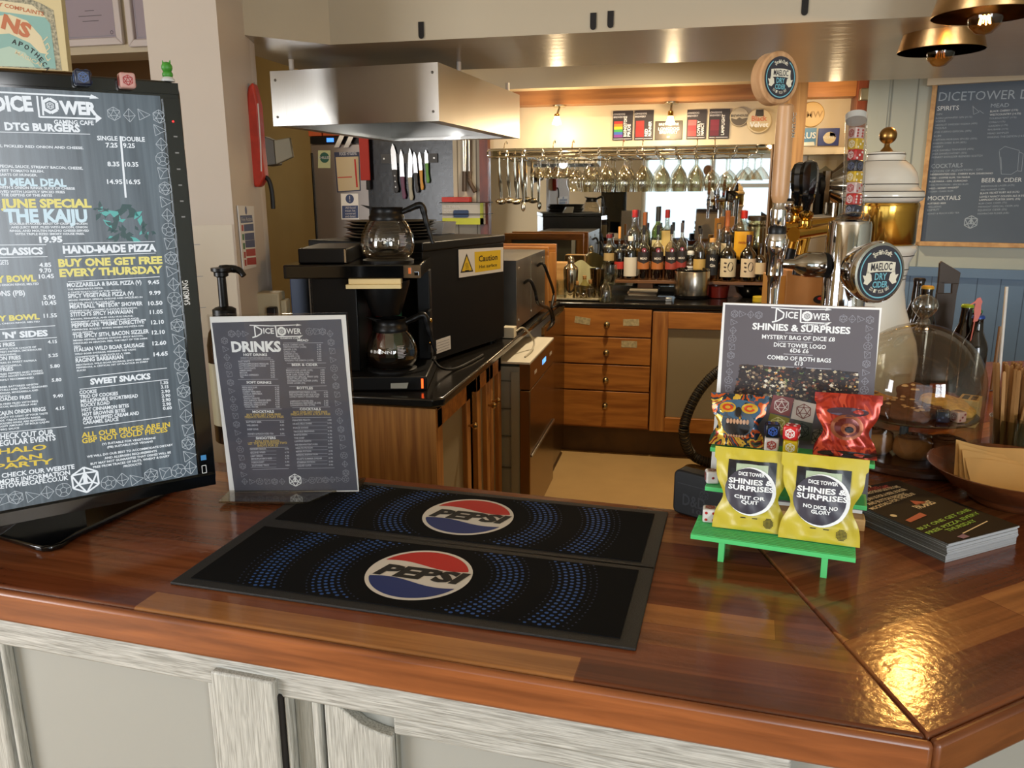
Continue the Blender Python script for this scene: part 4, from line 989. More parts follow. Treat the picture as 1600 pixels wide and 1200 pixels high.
def skull(M, shp, bd, W, H):
    b = MB(M); gold = mat('skull_gold', '#c79a2c', .25, .3); org = mat('skull_orange', '#c2421c', .25, .3); dk = mat('skull_dark', '#15100f', .3); blu = mat('skull_blue', '#41617d', .25, .3); bone = mat('skull_teeth', '#b58a6a', .3)
    def S(x, y, l): q = shp(min(max(x/W+.5, .02), .98), min(max(y/H, .02), .98), -1); return (x, q[1]-l, y)
    def el(cx, cy, rx, ry, mt, l, n=20): b.add([S(cx, cy, l)]+[S(cx+rx*math.cos(2*PI*k/n), cy+ry*math.sin(2*PI*k/n), l) for k in range(n)], [(0, 1+k, 1+(k+1) % n) for k in range(n)], mt)
    el(0, H*.70, W*.40, H*.20, blu, .001); el(0, H*.45, W*.30, H*.28, mat('skull_grey', '#4a5560', .25, .3), .0012)
    for s_ in (-1, 1): el(s_*W*.20, H*.74, W*.15, H*.10, gold, .002); el(s_*W*.20, H*.74, W*.10, H*.065, org, .0025); el(s_*W*.20, H*.74, W*.05, H*.03, gold, .003)
    el(0, H*.66, W*.055, H*.10, dk, .002); el(0, H*.36, W*.23, H*.16, dk, .002)
    for k in range(7): el(-W*.18+k*W*.06, H*.48, W*.027, H*.05, bone, .003, 10); el(-W*.15+k*W*.05, H*.20, W*.022, H*.025, bone, .003, 10)
    b.build('pouch_print', bd)
pouch('foil_bag', 'shiny foil bag printed with a colourful grinning skull on the top green shelf', .040, .153, 2, .080, .078, 2, 10, .011, skull, mosaic('skull_bag_foil', ['#20262c', '#3b5164', '#c2551f', '#24303a', '#c9a23a', '#8a2a20', '#314b3a', '#1a1a1e'], 17), waist=.26)
def redp(M, shp, bd, W, H):
    b = MB(M); r1 = mat('red_foil_bright', '#b5321c', .2, .5); dk = mat('red_foil_dark', '#1c0a08', .2, .3); bz = mat('red_foil_bronze', '#8a4a2c', .2, .5)
    def S(x, y, l): q = shp(min(max(x/W+.5, .02), .98), min(max(y/H, .02), .98), -1); return (x, q[1]-l, y)
    def el(cx, cy, rx, ry, mt, l, n=20): b.add([S(cx, cy, l)]+[S(cx+rx*math.cos(2*PI*k/n), cy+ry*math.sin(2*PI*k/n), l) for k in range(n)], [(0, 1+k, 1+(k+1) % n) for k in range(n)], mt)
    el(0, H*.48, W*.26, H*.20, bz, .001); el(0, H*.48, W*.20, H*.15, mat('red_foil_mid', '#5a1c14', .2, .4), .0015); el(.002, H*.46, W*.12, H*.09, bz, .002); el(.003, H*.45, W*.07, H*.05, dk, .0025)
    el(0, H*.72, W*.33, H*.07, mat('purple_grey_foil', '#4c3640', .2, .4), .001); el(0, H*.06, W*.44, H*.05, dk, .001)
    b.build('pouch_print', bd)
pouch('foil_bag', 'shiny red and bronze foil bag on the right end of the top green shelf', .192, .152, 2, .086, .092, 4, 8, .012, redp, mosaic('red_bag_foil', ['#4a140e', '#8a2416', '#a4301c', '#8f2416', '#b8442a', '#7a1c12', '#5a140e', '#2a0c0a'], 13), waist=.28)
# dice on the stand and under the dome
make_die('die', '#d5d0ca', '#a8201c', .0205, 'white die with red pips on the lower left of the green stand', on(.018, .056, 0), -2, 4, 0, 'dice on the green stand')
make_die('die', '#d8d4d0', '#8a1c1c', .0185, 'white die with one red pip on the middle step of the green stand', on(.013, .098, 1), 8, 1, 0, 'dice on the green stand')
make_die('die', '#cfc6be', '#a03028', .0205, 'pale die beneath the dark blue one on the top green shelf', on(.091, .148, 2), -6, 'emblem', 0, 'dice on the green stand')
make_die('die', '#10131d', '#3454a0', .0205, 'dark blue die stacked on the pale one, top green shelf', on(.091, .148, 2)+Vector((0, 0, .021)), -3, 'emblem', 0, 'dice on the green stand')
make_die('die', '#d8b818', '#f2ecd0', .0205, 'yellow die beneath the red one on the top green shelf', on(.118, .145, 2), -10, 'emblem', 0, 'dice on the green stand')
make_die('die', '#cf2a2c', '#f4e4e0', .0215, 'bright red die stacked on the yellow one, top green shelf', on(.118, .145, 2)+Vector((0, 0, .021)), -18, 'emblem', 0, 'dice on the green stand')
# black card box with embossed cover
cA = P(1054, 803, z=ZT); cB = P(1100, 832, z=ZT); cu = Vector((.72, -.30, 0)).normalized()
MCB = Matrix.Translation((cA.x-.004, cA.y+.006, ZT+.001)) @ RZ(-30)
t = thing('card_box', 'matt black box with embossed cover standing behind the green stand', 'box', (cA.x+.04, cA.y, ZT)); mk = mat('matt_black_cover', '#0d0e10', .55, spec=.3)
FB = MCB @ Matrix(((1, 0, 0, 0), (0, 0, 1, 0), (0, 1, 0, 0), (0, 0, 0, 1)))
b = MB(FB); b.prism(rrect(0, .095, 0, .073, .010), -.0, .026, mk); bd = b.build('body', t, bevel=.003)
b = MB(MCB); em = mat('embossed_black', '#24262a', .35); FP2 = TR(0, -.0003, 0) @ RX(90)
b.text('D&D', (.018, .018), (.058, .018), .018, .0, em, FP2, .02); b.text('10', (.036, .008), (.052, .008), .007, 0, em, FP2, .02); draw_doodle(b, FP2, (.055, .042), .008, 0, em, 0, .1); b.line([(.008, .052), (.09, .052)], .0012, 0, em, FP2); b.build('embossing', bd)
# leaflets
q0 = P(1477, 880, z=ZT); q1 = P(1588, 850, z=ZT); ul = (q1-q0).normalized(); ML = Matrix.Translation((q0.x, q0.y, ZT)) @ RZ(math.degrees(math.atan2(ul.y, ul.x)))
lb = mat('leaflet_dark_print', '#171111', .6, spec=.12); le = mat('leaflet_paper_edge', '#b9bcc0', .6, noise=(300, .25), stretch=(.02, .02, 4)); lg = mat('leaflet_print_edge', '#4c4a44', .5, noise=(300, .3), stretch=(.02, .02, 4))
b = MB(ML); rnd = random.Random(5)
for k in range(11):
    j, i = rnd.uniform(-.0012, .0012), rnd.uniform(-.001, .001); z0 = .0004+k*.00255; b.bb(j, .148+j, i, .210+i, z0, z0+.0024, le); b.bb(-.0002+j, 0+j, i+.0002, .210+i, z0, z0+.0023, lg)
tag(b.build('leaflet_pile'), 'thick pile of A5 leaflets with dark printed covers beside the wooden bowl', 'leaflets', kind='stuff')
b = MB(ML); b.bb(0, .148, 0, .210, .0287, .0291, lb)
TLM = ML @ TR(0, 0, .0292); b.M = Matrix()
LP = Panel(TLM); MU = {'y': mat('leaflet_cream', '#efdcb2', .4), 'r': mat('leaflet_red', '#b0241c', .4), 'g': mat('leaflet_green', '#7fc03a', .4), 'p': mat('leaflet_purple', '#6a4a7a', .4)}
LP.txt(b, """180 452 240 445 20 y 99
185 480 405 450 22 r DICETOWER GAMES
190 508 480 445 20 y HOME OF OVER 600 CLASSIC VIDEO GAMES
200 560 535 468 20 y JOIN US FOR A BEER, BURGER
215 600 540 505 20 y AND BUTTON BASHING
240 640 605 505 20 y MOCKTAILS FOR THE KIDS!
650 812 1080 642 21 g BUY ONE GET ONE
722 848 1158 668 21 g FREE PIZZA EVERY
890 825 1130 735 21 g THURSDAY
640 632 780 580 26 y PAC-BASES""", 5.454, 1320, 680, MU, .02, .0006)
b.flat([LP.l(1320+x/5.454, 680+y/5.454) for x, y in ((515, 728), (560, 745), (700, 685), (640, 662))], .0006, MU['r'], TLM); b.flat([LP.l(1320+x/5.454, 680+y/5.454) for x, y in ((555, 560), (610, 600), (690, 580), (690, 570))], .0006, MU['r'], TLM)
c = LP.l(1320+415/5.454, 680+688/5.454); b.flat([(c[0]+.005*math.cos(k*PI/8), c[1]+.005*math.sin(k*PI/8)) for k in range(16)], .0006, MU['y'], TLM)
b.flat([LP.l(1320+x/5.454, 680+y/5.454) for x, y in ((955, 868), (1010, 885), (1065, 865), (1005, 845))], .0006, MU['p'], TLM); LP.ln(b, [(1005, 840, 1215, 735)], 5.454, 1320, 680, MU['y'], .8)
tag(b.build('leaflet'), 'topmost leaflet of the pile, dark cover offering pizza in green letters', 'leaflet')

# ------------------------------------------------------------------ cider font, taps and porcelain tower
bx = AR.copy(); bx.z = 0; bx.normalize()                       # along the right of the bar as seen by the drinker
def lathe_at(mb, prof, mt, c, n=32): mb.lathe(prof, mt, Matrix.Translation(c), n)
badge_dk = mat('badge_dark', '#37363f', .4); badge_bl = mat('badge_pale_blue', '#7cc0cf', .4); badge_cr = mat('badge_cream', '#ece6d2', .4)
def arc(cx, cy, r, a0, a1, n=24): return [(cx+r*math.cos(math.radians(a0+(a1-a0)*k/n)), cy+r*math.sin(math.radians(a0+(a1-a0)*k/n))) for k in range(n+1)]
def curved_text(b, s_, R_, a0, a1, h, z, mt, M, up_=True, bold=.01):
    n = len(s_)
    for i, ch in enumerate(s_):
        if ch == ' ': continue
        a = math.radians(a0+(a1-a0)*(i+.5)/n); c = (R_*math.cos(a), R_*math.sin(a)); t = (-math.sin(a), math.cos(a)) if not up_ else (math.sin(a), -math.cos(a))
        w_ = h*.62; b.text(ch, (c[0]-t[0]*w_/2, c[1]-t[1]*w_/2), (c[0]+t[0]*w_/2, c[1]+t[1]*w_/2), h, z, mt, M, bold)
def badge_print(b, M, R_, z=.0006):
    b.flat([(R_*math.cos(2*PI*k/48), R_*math.sin(2*PI*k/48)) for k in range(48)], z, badge_dk, M)
    b.line(arc(0, 0, R_*.90, 125, 330), R_*.05, z*2, badge_bl, M); b.line(arc(0, 0, R_*.90, -30, 55), R_*.05, z*2, badge_bl, M)
    curved_text(b, 'Spanish Craft', R_*.68, 122, 58, R_*.17, z*2, badge_cr, M)
    top = [(x*R_, (.36+.07*math.cos(x*2.2))*R_) for x in [-.62+1.24*i/10 for i in range(11)]]; bot = [(x*R_, (.02+.05*math.cos(x*2.2))*R_-.02*R_) for x in [.62-1.24*i/10 for i in range(11)]]
    b.flat(top+bot, z*2, badge_cr, M)
    for s_ in (-1, 1): b.flat([(s_*.50*R_, .02*R_), (s_*.62*R_, .12*R_), (s_*.66*R_, -.08*R_), (s_*.80*R_, -.06*R_), (s_*.70*R_, -.25*R_), (s_*.74*R_, -.36*R_), (s_*.56*R_, -.42*R_), (s_*.38*R_, -.26*R_), (s_*.42*R_, -.05*R_)], z*2, badge_cr, M)
    b.text('MAELOC', (-.47*R_, .10*R_), (.47*R_, .10*R_), R_*.27, z*3, badge_dk, M, .012)
    b.text('DRY', (-.27*R_, -.24*R_), (.27*R_, -.24*R_), R_*.24, z*3, badge_bl, M, .025); b.text('CIDER', (-.34*R_, -.52*R_), (.34*R_, -.52*R_), R_*.22, z*3, badge_bl, M, .025)
    curved_text(b, 'DO IT YOUR WAY', R_*.74, 232, 308, R_*.13, z*2, badge_cr, M, False)
# chrome cylinder font
fc = P(1322, 420, d=1.60); fx, fy = fc.x, fc.y; ztop = P(1322, 345, d=1.6).z; fr = .041
ft = thing('cider_font', 'chrome cylinder cider font with wooden tap handle and two round dark badges', 'beer tap', (fx, fy, ZT))
b = MB(); lathe_at(b, [(fr*1.25, ZT), (fr*1.25, ZT+.012), (fr, ZT+.018), (fr, ztop-.006), (fr*.95, ztop), (fr*.5, ztop+.003), (0, ztop+.003)], chrome, (fx, fy, 0), 48); b.build('column', ft)
b = MB(); tin = Vector((AR.x, AR.y, 0)).normalized(); fwd = Vector((-tin.y, tin.x, 0)) * -1
zf = P(1212, 412, d=1.6).z; nose = P(1211, 412, d=1.6)
pA_ = Vector((fx, fy, zf-.004)); pB_ = Vector((nose.x, nose.y, zf)); dirv = (pB_-pA_).normalized()
def along(k): return pA_ + dirv*k
b.rod(along(fr-.004), along(fr+.006), .0245, blackmatt, n=24)
q_ = dirv.to_track_quat('Z', 'Y').to_matrix().to_4x4()
Ld = (pB_-pA_).length
b.lathe([(.024, fr+.006), (.025, fr+.012), (.025, fr+.040), (.022, fr+.046), (.018, fr+.054), (.0105, fr+.064), (.009, Ld-.02), (.011, Ld)], mat('smoked_chrome', '#a8a49c', .12, 1), Matrix.Translation(pA_) @ q_, 28); b.build('shank', ft)
b = MB(); nx, ny = nose.x, nose.y
lathe_at(b, [(.008, zf-.115), (.0105, zf-.085), (.0115, zf-.05), (.013, zf-.026), (.0165, zf-.022), (.0165, zf+.016), (.019, zf+.020), (.0215, zf+.034), (.0215, zf+.044), (.019, zf+.056), (.016, zf+.060)], chrome, (nx, ny, 0), 28)
lathe_at(b, [(.0165, zf+.056), (.0175, zf+.060), (.0175, zf+.070), (.015, zf+.074)], black, (nx, ny, 0), 20)
lathe_at(b, [(.0135, zf+.072), (.0155, zf+.078), (.0155, zf+.105), (.011, zf+.110), (.010, zf+.122)], chrome, (nx, ny, 0), 24); b.build('faucet', ft)
ash = wood('pale_ash_handle', '#b98a5e', '#d3a87c', (60, 60, 6), .35)
zh = zf+.120; zh1 = P(1210, 172, d=1.6).z
b = MB(); lathe_at(b, [(.006, zh-.006), (.0135, zh), (.0165, zh+.012), (.017, zh+.04), (.0165, zh1-.03), (.015, zh1), (.010, zh1+.004)], ash, (nx, ny, 0), 28)
H_ = frame(Vector((nx, ny, zh1-.10)) - AF*0 + Vector((fwd.x, fwd.y, 0))*-.0, (0, 0, 1), -tin)
hd = b.build('handle', ft)
tc_ = P(1212, 123, d=1.575); fn_ = (Vector((0, 0, 1.5)) - tc_); fn_.z = 0; fn_.normalize(); fn_ = (fn_ + tin*.75).normalized(); fu = Vector((-fn_.y, fn_.x, 0))
MBd = frame(tc_, fu, (0, 0, 1)); Rb = .0495
b = MB(MBd); b.lathe([(0, -.018), (Rb-.003, -.018), (Rb, -.015), (Rb, .009), (Rb-.003, .012), (0, .012)], ash, None, 48); tb = b.build('badge_block', ft)
b = MB(); badge_print(b, MBd @ TR(0, 0, .0122), Rb*.80); b.build('badge_print', tb)
b = MB(); Mh = frame(Vector((nx, ny, zh+.03)) + fn_*.0173, (0, 0, 1), -fu); b.text('MAELOC', (.09, -.010), (.135, -.010), .008, .0003, badge_cr, Mh, .02); b.text('MAELOC', (.0905, -.0095), (.1345, -.0095), .006, .0006, badge_dk, Mh, .0); b.build('handle_print', hd)
# lower round badge
lc = P(1371, 426, d=1.49); ln2 = (Vector((0, 0, 1.5))-lc); ln2.z = 0; ln2.normalize(); ln2 = (ln2 + tin*.70).normalized(); lu = Vector((-ln2.y, ln2.x, 0)); ML2 = frame(lc, lu, (0, 0, 1))
b = MB(ML2); b.lathe([(.032, -.062), (.046, -.046), (.057, -.012), (.058, 0), (.0555, .006), (.0505, .0075), (0, .0075)], chrome, None, 48); lb_ = b.build('badge_dish', ft)
b = MB(); badge_print(b, ML2 @ TR(0, 0, .0078), .0505); b.build('badge_print', lb_)
# acrylic tube of dice standing on the font
tb0 = Vector((fx+.004, fy, ztop+.003)); ttop = P(1338, 180, d=1.62); ax = (ttop-tb0); tl_ = ax.length; az = ax.normalized()
TQ = Matrix.Translation(tb0) @ az.to_track_quat('Z', 'Y').to_matrix().to_4x4()
t = thing('dice_tube', 'tall clear tube of stacked coloured dice standing on the chrome font', 'tube', tuple(tb0))
tube_g = glass('tube_acrylic', '#fbfbfb', .6, .03, .05)
b = MB(TQ); b.lathe([(.0205, 0), (.0205, tl_-.012)], tube_g, None, 32, False); b.build('tube', t)
b = MB(TQ); b.lathe([(.032, 0), (.032, .003), (.021, .004), (.021, .006)], glass('tube_foot', '#e8e8e6', .5, .05, .2), None, 32); b.build('foot', t)
b = MB(TQ); b.lathe([(.0208, tl_-.013), (.0210, tl_), (0, tl_)], mat('translucent_white_cap', '#b9b9b4', .4), None, 32); b.build('cap', t, 'white cap')
cols = [('#1a2740', '#8a98b0', 'dark blue'), ('#c2242a', '#f2e2e0', 'red'), ('#d6bcb8', '#b02c34', 'pale pink'), ('#d4ae22', '#f4eccc', 'yellow'), ('#141c2c', '#4a5c80', 'navy'), ('#bf2228', '#f2e0de', 'red'), ('#d8b224', '#f4ecd0', 'yellow'), ('#dcc4c0', '#a8232c', 'pink')]
ords = ['lowest', 'second', 'third', 'fourth', 'fifth', 'sixth', 'seventh', 'topmost']
fz = math.degrees(math.atan2(fu.y, fu.x))
for k, (c1, c2, nm) in enumerate(cols):
    d = make_die('die', c1, c2, .0228, '%s die, %s from below in the clear tube' % (nm, ords[k]) if k != 7 else 'pink die at the very top of the clear tube', (0, 0, 0), 0, (1, 6, 3, 4, 1, 3, 3, 6)[k] if k != 4 else 'emblem', 0, 'dice in the clear tube')
    qq = TQ @ Vector((0, 0, .0065+k*.0236)); d.location = qq; d.rotation_euler = (0, math.radians(3), math.radians(fz+(k*7) % 16-8))
# porcelain tower: white body, brass band, lid and ball
tx_, ty_ = P(1374, 350, d=1.82).x, P(1374, 350, d=1.82).y
pt = thing('porcelain_tower', 'white porcelain beer tower with brass band, gold rings and ball finial', 'beer tower', (tx_, ty_, ZT))
pc = mat('white_porcelain', '#dfd8ca', .12, coat=.5); ring = mat('dark_gold_ring', '#3a2f20', .3, .4)
zz = lambda py: P(1390, py, d=1.80).z
b = MB(); prof = [(.088, ZT), (.092, ZT+.02), (.092, zz(660)), (.100, zz(640)), (.108, zz(600)), (.110, zz(570)), (.102, zz(540)), (.085, zz(510)), (.073, zz(485)), (.066, zz(455)), (.066, zz(435)), (.070, zz(420)), (.070, zz(412)), (.080, zz(395)), (.083, zz(390)), (.080, zz(384)), (.072, zz(382))]
lathe_at(b, prof, pc, (tx_, ty_, 0), 56); bd = b.build('body', pt, smooth=60)
b = MB()
for py, r in ((664, .0925), (657, .0935), (652, .0950), (437, .0668), (431, .0672), (421, .0705), (399, .0785)): lathe_at(b, [(r, zz(py)-.0009), (r+.0004, zz(py)), (r, zz(py)+.0009)], ring, (tx_, ty_, 0), 48)
b.build('gold_rings', bd)
b = MB(); lathe_at(b, [(.070, zz(388)), (.074, zz(383)), (.078, zz(378)), (.078, zz(330)), (.080, zz(322)), (.078, zz(317)), (.070, zz(315))], brass, (tx_, ty_, 0), 56); b.build('brass_band', pt, 'polished brass band')
b = MB(); lathe_at(b, [(.072, zz(317)), (.083, zz(313)), (.087, zz(306)), (.085, zz(300)), (.078, zz(296)), (.072, zz(292)), (.070, zz(280)), (.066, zz(270)), (.055, zz(259)), (.042, zz(252)), (.039, zz(250)), (.040, zz(244)), (.038, zz(239)), (.020, zz(237)), (0, zz(237))], pc, (tx_, ty_, 0), 56); ld = b.build('lid', pt, smooth=60)
b = MB()
for py, r in ((308, .0872), (299, .0852), (288, .0718), (252, .0420), (242, .0402)): lathe_at(b, [(r, zz(py)-.0009), (r+.0005, zz(py)), (r, zz(py)+.0009)], ring, (tx_, ty_, 0), 48)
b.build('gold_rings', ld)
b = MB(); lathe_at(b, [(.014, zz(238)), (.012, zz(235)), (.006, zz(230)), (.005, zz(224)), (.007, zz(222))], agedbrass, (tx_, ty_, 0), 24); b.ball((tx_, ty_, zz(213)), .0185, agedbrass, 28); b.build('finial', pt, 'aged brass ball finial')
# two brass taps with black lever handles reaching left from the tower
for k, (hx_, hy0, hy1, nx_, ny_, dd, lab) in enumerate(((1252, 251, 323, 1243, 366, 1.66, 'near'), (1241, 254, 322, 1226, 357, 1.74, 'far'))):
    tp = thing('brass_tap', 'brass beer tap with black lever handle, %s one of the pair on the porcelain tower' % ('nearer' if k == 0 else 'further'), 'tap', (tx_, ty_, ZT+.2))
    e0 = P(nx_, ny_, d=dd); jn = P(1258, 345, d=dd) if k == 0 else P(1248, 337, d=dd)
    b = MB(); wall_p = Vector((tx_, ty_, e0.z+.012)); dv = (Vector((e0.x, e0.y, 0))-Vector((tx_, ty_, 0))).normalized(); st = Vector((tx_, ty_, e0.z+.014)) + dv*.076
    b.rod(st, e0 + Vector((0, 0, 0)), .0125, brass, .0145, 20); b.rod(e0+dv*-.002, e0+dv*.006, .0155, brass, n=20)
    out = e0 - dv*.035
    b.rod(out, out+Vector((.0, 0, -.045))+dv*.012, .0115, brass, n=18); b.build('faucet', tp)
    b = MB(); b.rod(out+Vector((0, 0, -.045))+dv*.012, out+Vector((0, 0, -.085))+dv*.022, .011, black, .009, 16); b.build('spout', tp, 'black spout')
    jn = e0 - dv*.030; b = MB(); lathe_at(b, [(.012, e0.z+.010), (.014, e0.z+.016), (.014, e0.z+.026), (.010, e0.z+.030), (.014, e0.z+.034), (.015, e0.z+.042), (.010, e0.z+.046), (.006, e0.z+.048)], brass, (jn.x, jn.y, 0), 24); b.build('collar', tp)
    h0 = e0.z+.048; hb = P(hx_, hy0, d=dd).z; L_ = hb-h0
    b = MB(); lathe_at(b, [(.005, h0-.004), (.007, h0), (.009, h0+.012), (.0125, h0+.016), (.0165, h0+L_*.35), (.019, h0+L_*.62), (.0185, h0+L_*.82), (.013, h0+L_*.96), (.005, h0+L_), (0, h0+L_)], blackgloss, (jn.x, jn.y, 0), 8); b.build('lever_handle', tp, 'black ribbed handle')
# second chrome font behind with fluted horn
hc = P(1283, 345, d=2.10)
hf = thing('fluted_font', 'dark chrome font with fluted horn half hidden behind the dice tube', 'beer tap', (hc.x, hc.y, ZT))
smk = mat('smoked_steel', '#8b8478', .16, 1)
b = MB(); c0 = P(1326, 290, d=2.10); c1 = P(1285, 290, d=2.10); hd_ = (c1-c0).normalized(); qm = hd_.to_track_quat('Z', 'Y').to_matrix().to_4x4(); hl = (c1-c0).length
n = 40; vs = []; fs = []; lv = [(.072, -.01), (.058, hl*.2), (.040, hl*.5), (.027, hl*.8), (.023, hl)]
for r, z in lv:
    for k in range(n): a = 2*PI*k/n; rr = r*(1+.09*math.cos(10*a)); vs.append((rr*math.cos(a), rr*math.sin(a), z))
for i in range(len(lv)-1):
    for k in range(n): fs.append((i*n+k, i*n+(k+1) % n, (i+1)*n+(k+1) % n, (i+1)*n+k))
b.add(vs, fs, smk, Matrix.Translation(c0) @ qm); b.build('horn', hf, smooth=70)
b = MB(); b.lathe([(.022, hl-.002), (.034, hl+.004), (.034, hl+.016), (.018, hl+.022), (0, hl+.022)], black, Matrix.Translation(c0) @ qm, 10); b.build('collar', hf)
b = MB(); s0_ = P(1287, 345, d=2.10); b.rod((s0_.x, s0_.y, s0_.z), (s0_.x, s0_.y, P(1287, 268, d=2.10).z), .0115, smk, n=6); b.rod((s0_.x-.02, s0_.y, s0_.z), (s0_.x-.02, s0_.y, P(1287, 275, d=2.10).z), .010, black, n=6)
b.rod(s0_+Vector((.05, .01, -.004)), P(1268, 342, d=2.10), .017, smk, .009, 18); b.rod((s0_.x+.07, s0_.y+.02, ZT), (s0_.x+.07, s0_.y+.02, s0_.z+.01), .02, smk, n=20); b.build('stem', hf)
# another chrome faucet behind the wooden handle
g0 = P(1231, 330, d=2.05)
gf = thing('chrome_faucet', 'slim chrome faucet partly hidden behind the wooden tap handle', 'tap', (g0.x, g0.y, ZT))
b = MB(); gz = g0.z; lathe_at(b, [(.010, gz-.10), (.015, gz-.06), (.017, gz-.035), (.021, gz-.03), (.021, gz-.008), (.017, gz-.004), (.024, gz+.005), (.024, gz+.018), (.017, gz+.026), (.017, gz+.07), (.011, gz+.075), (.010, gz+.10)], chrome, (g0.x, g0.y, 0), 24); lathe_at(b, [(.0165, gz+.024), (.0185, gz+.028), (.0165, gz+.034)], black, (g0.x, g0.y, 0), 20)
b.build('body', gf); b = MB(); b.rod((g0.x, g0.y, gz-.02), (g0.x+.12, g0.y+.03, gz-.02), .013, chrome, n=18); b.rod((g0.x+.12, g0.y+.03, ZT), (g0.x+.12, g0.y+.03, gz+.02), .018, smk, n=18); b.build('shank', gf)
# cardboard cartons on the bar behind the taps
kr = mat('brown_cardboard', '#b0793f', .7, noise=(20, .1))
def carton(px, py, d_, w_, dp, h_, rz, lab, deco=None, col=kr):
    q = P(px, py, d=d_); z0 = ZT; M = Matrix.Translation((q.x, q.y, z0)) @ RZ(rz)
    t = thing('carton', lab, 'box', (q.x, q.y, z0)); b = MB(M); b.bb(-w_/2, w_/2, 0, dp, 0, h_, col); bd = b.build('box', t, bevel=.002)
    if deco: b = MB(M); deco(b); b.build('carton_print', bd)
def deco1(b):
    F = TR(0, -.0004, 0) @ RX(90); b.flat([(-.02, .035), (.06, .035), (.06, .085), (-.02, .085)], 0, mat('purple_picture', '#3d2c5a', .5), F); b.flat([(-.010, .055), (.035, .05), (.055, .068), (.012, .07)], .0004, mat('picture_pink', '#b06a72', .5), F)
    c = (.030, .205); b.flat([(c[0]+.019*math.cos(k*PI/10), c[1]+.012*math.sin(k*PI/10)) for k in range(20)], .0004, pk, F); b.flat([(c[0]+.012*math.cos(k*PI/10)+.004, c[1]+.005*math.sin(k*PI/10)+.003) for k in range(20)], .0008, pr, F); b.flat([(.0, .268), (.06, .268), (.06, .276), (.0, .276)], .0004, pr, F)
carton(1268, 420, 2.25, .130, .16, .285, 4, 'brown cardboard carton with purple picture standing behind the taps', deco1)
carton(1216, 430, 2.28, .045, .10, .27, 6, 'narrow orange cardboard carton left of the brown one behind the taps', None, mat('orange_card', '#c98a3a', .6))

# ------------------------------------------------------------------ cake dome with cookies and buns
dc = P(1440, 727, z=ZT); dx, dy = dc.x-.012, dc.y+.050; R_ = .118
def dz(py): return P(1440, py, d=1.60).z
cs = thing('cake_stand', 'dark two-level cake stand with smoked glass domed cover', 'cake stand', (dx, dy, ZT))
darkwood = wood('dark_walnut', '#2a170d', '#4a2a18', (6, 30, 30), .25)
b = MB(); lathe_at(b, [(.136, ZT), (.140, ZT+.004), (.140, ZT+.012), (.136, ZT+.014), (0, ZT+.014)], darkwood, (dx, dy, 0), 56); b.build('base_plate', cs)
zp = ZT+.088
b = MB(); lathe_at(b, [(.008, ZT+.014), (.008, zp)], mat('blue_grey_post', '#3a4450', .3), (dx-.02, dy-.03, 0), 16); b.build('post', cs)
b = MB(); lathe_at(b, [(.110, zp), (.112, zp+.002), (.110, zp+.004), (0, zp+.004)], glass('shelf_glass', '#b9b4a8', .5, .03, .12), (dx, dy, 0), 48); b.build('glass_shelf', cs)
dome_g = glass('smoked_glass', '#f0eadc', .42, .02, .05)
zt_d = dz(492); b = MB(); zs_ = zt_d-.115
prof = [(R_, ZT+.015), (R_, zs_)] + [(R_*math.cos(a), zs_+.115*math.sin(a)) for a in [PI/2*k/12 for k in range(1, 12)]] + [(.012, zt_d)]
lathe_at(b, prof, dome_g, (dx, dy, 0), 56); b.build('glass_dome', cs, smooth=70)
b = MB(); b.lathe([(.013, 0), (.011, .008), (.008, .012), (.013, .017), (.021, .027), (.023, .036), (.019, .047), (.010, .054), (0, .056)], glass('knob_glass', '#e6e0d4', .6, .02, .12), Matrix.Translation((dx, dy, zt_d-.002)), 28); b.build('dome_knob', cs, smooth=70)
def cookie(label, ox, oy, oz, r, h, col, spots, tilt=(0, 0), rough_=.9, seed=1):
    rd = random.Random(seed); q = Vector((dx+ox, dy+oy, oz)); t = thing('cookie', label, 'cookie', tuple(q), 'cookies under the glass dome')
    M = Matrix.Translation(q) @ RX(tilt[0]) @ RY(tilt[1]); b = MB(M); cm = mat('cookie_'+col, col, rough_, noise=(90, .35), bump=(150, .9)); n = 26; vs = [(0, 0, h)]; fs = []
    for ri, (rr, zz_) in enumerate(((.45, 1.0), (.78, .88), (.95, .62), (1.0, .35), (.93, .05), (.5, 0))):
        for k in range(n): a = 2*PI*k/n; j = 1+.07*math.sin(3*a+seed)+.05*math.sin(7*a+seed*2); vs.append((rr*r*j*math.cos(a), rr*r*j*math.sin(a), zz_*h*(1+.12*rd.uniform(-1, 1)*(zz_ > .3))))
    fs += [(0, 1+k, 1+(k+1) % n) for k in range(n)]
    for g in range(5): fs += [(1+g*n+k, 1+(g+1)*n+k, 1+(g+1)*n+(k+1) % n, 1+g*n+(k+1) % n) for k in range(n)]
    fs.append(tuple(1+5*n+k for k in range(n))); b.add(vs, fs, cm); bd = b.build('dough', t, smooth=70)
    if spots:
        b = MB(M); sm = mat('chips_'+spots, spots, .5)
        for k in range(11): a, d = rd.uniform(0, 6.3), r*rd.uniform(.1, .8); b.ball((d*math.cos(a), d*math.sin(a), h*.93), .0055*rd.uniform(.6, 1.1), sm, 8, (1.2, .8, .6))
        b.build('chips', bd)
zc = zp+.005
cookie('golden cookie with dark chocolate chips at the left under the dome', -.060, .018, zc, .050, .018, '#d8a860', '#4a2a18', (8, 4), .9, 2)
cookie('dark chocolate cookie with nuts at the front under the dome', -.022, -.030, zc, .052, .018, '#6a4028', '#b08a60', (6, 0), .9, 5)
cookie('dark chocolate cookie leaning at the back under the dome', .022, .045, zc+.010, .047, .015, '#724630', '#c8a070', (22, 0), .9, 8)
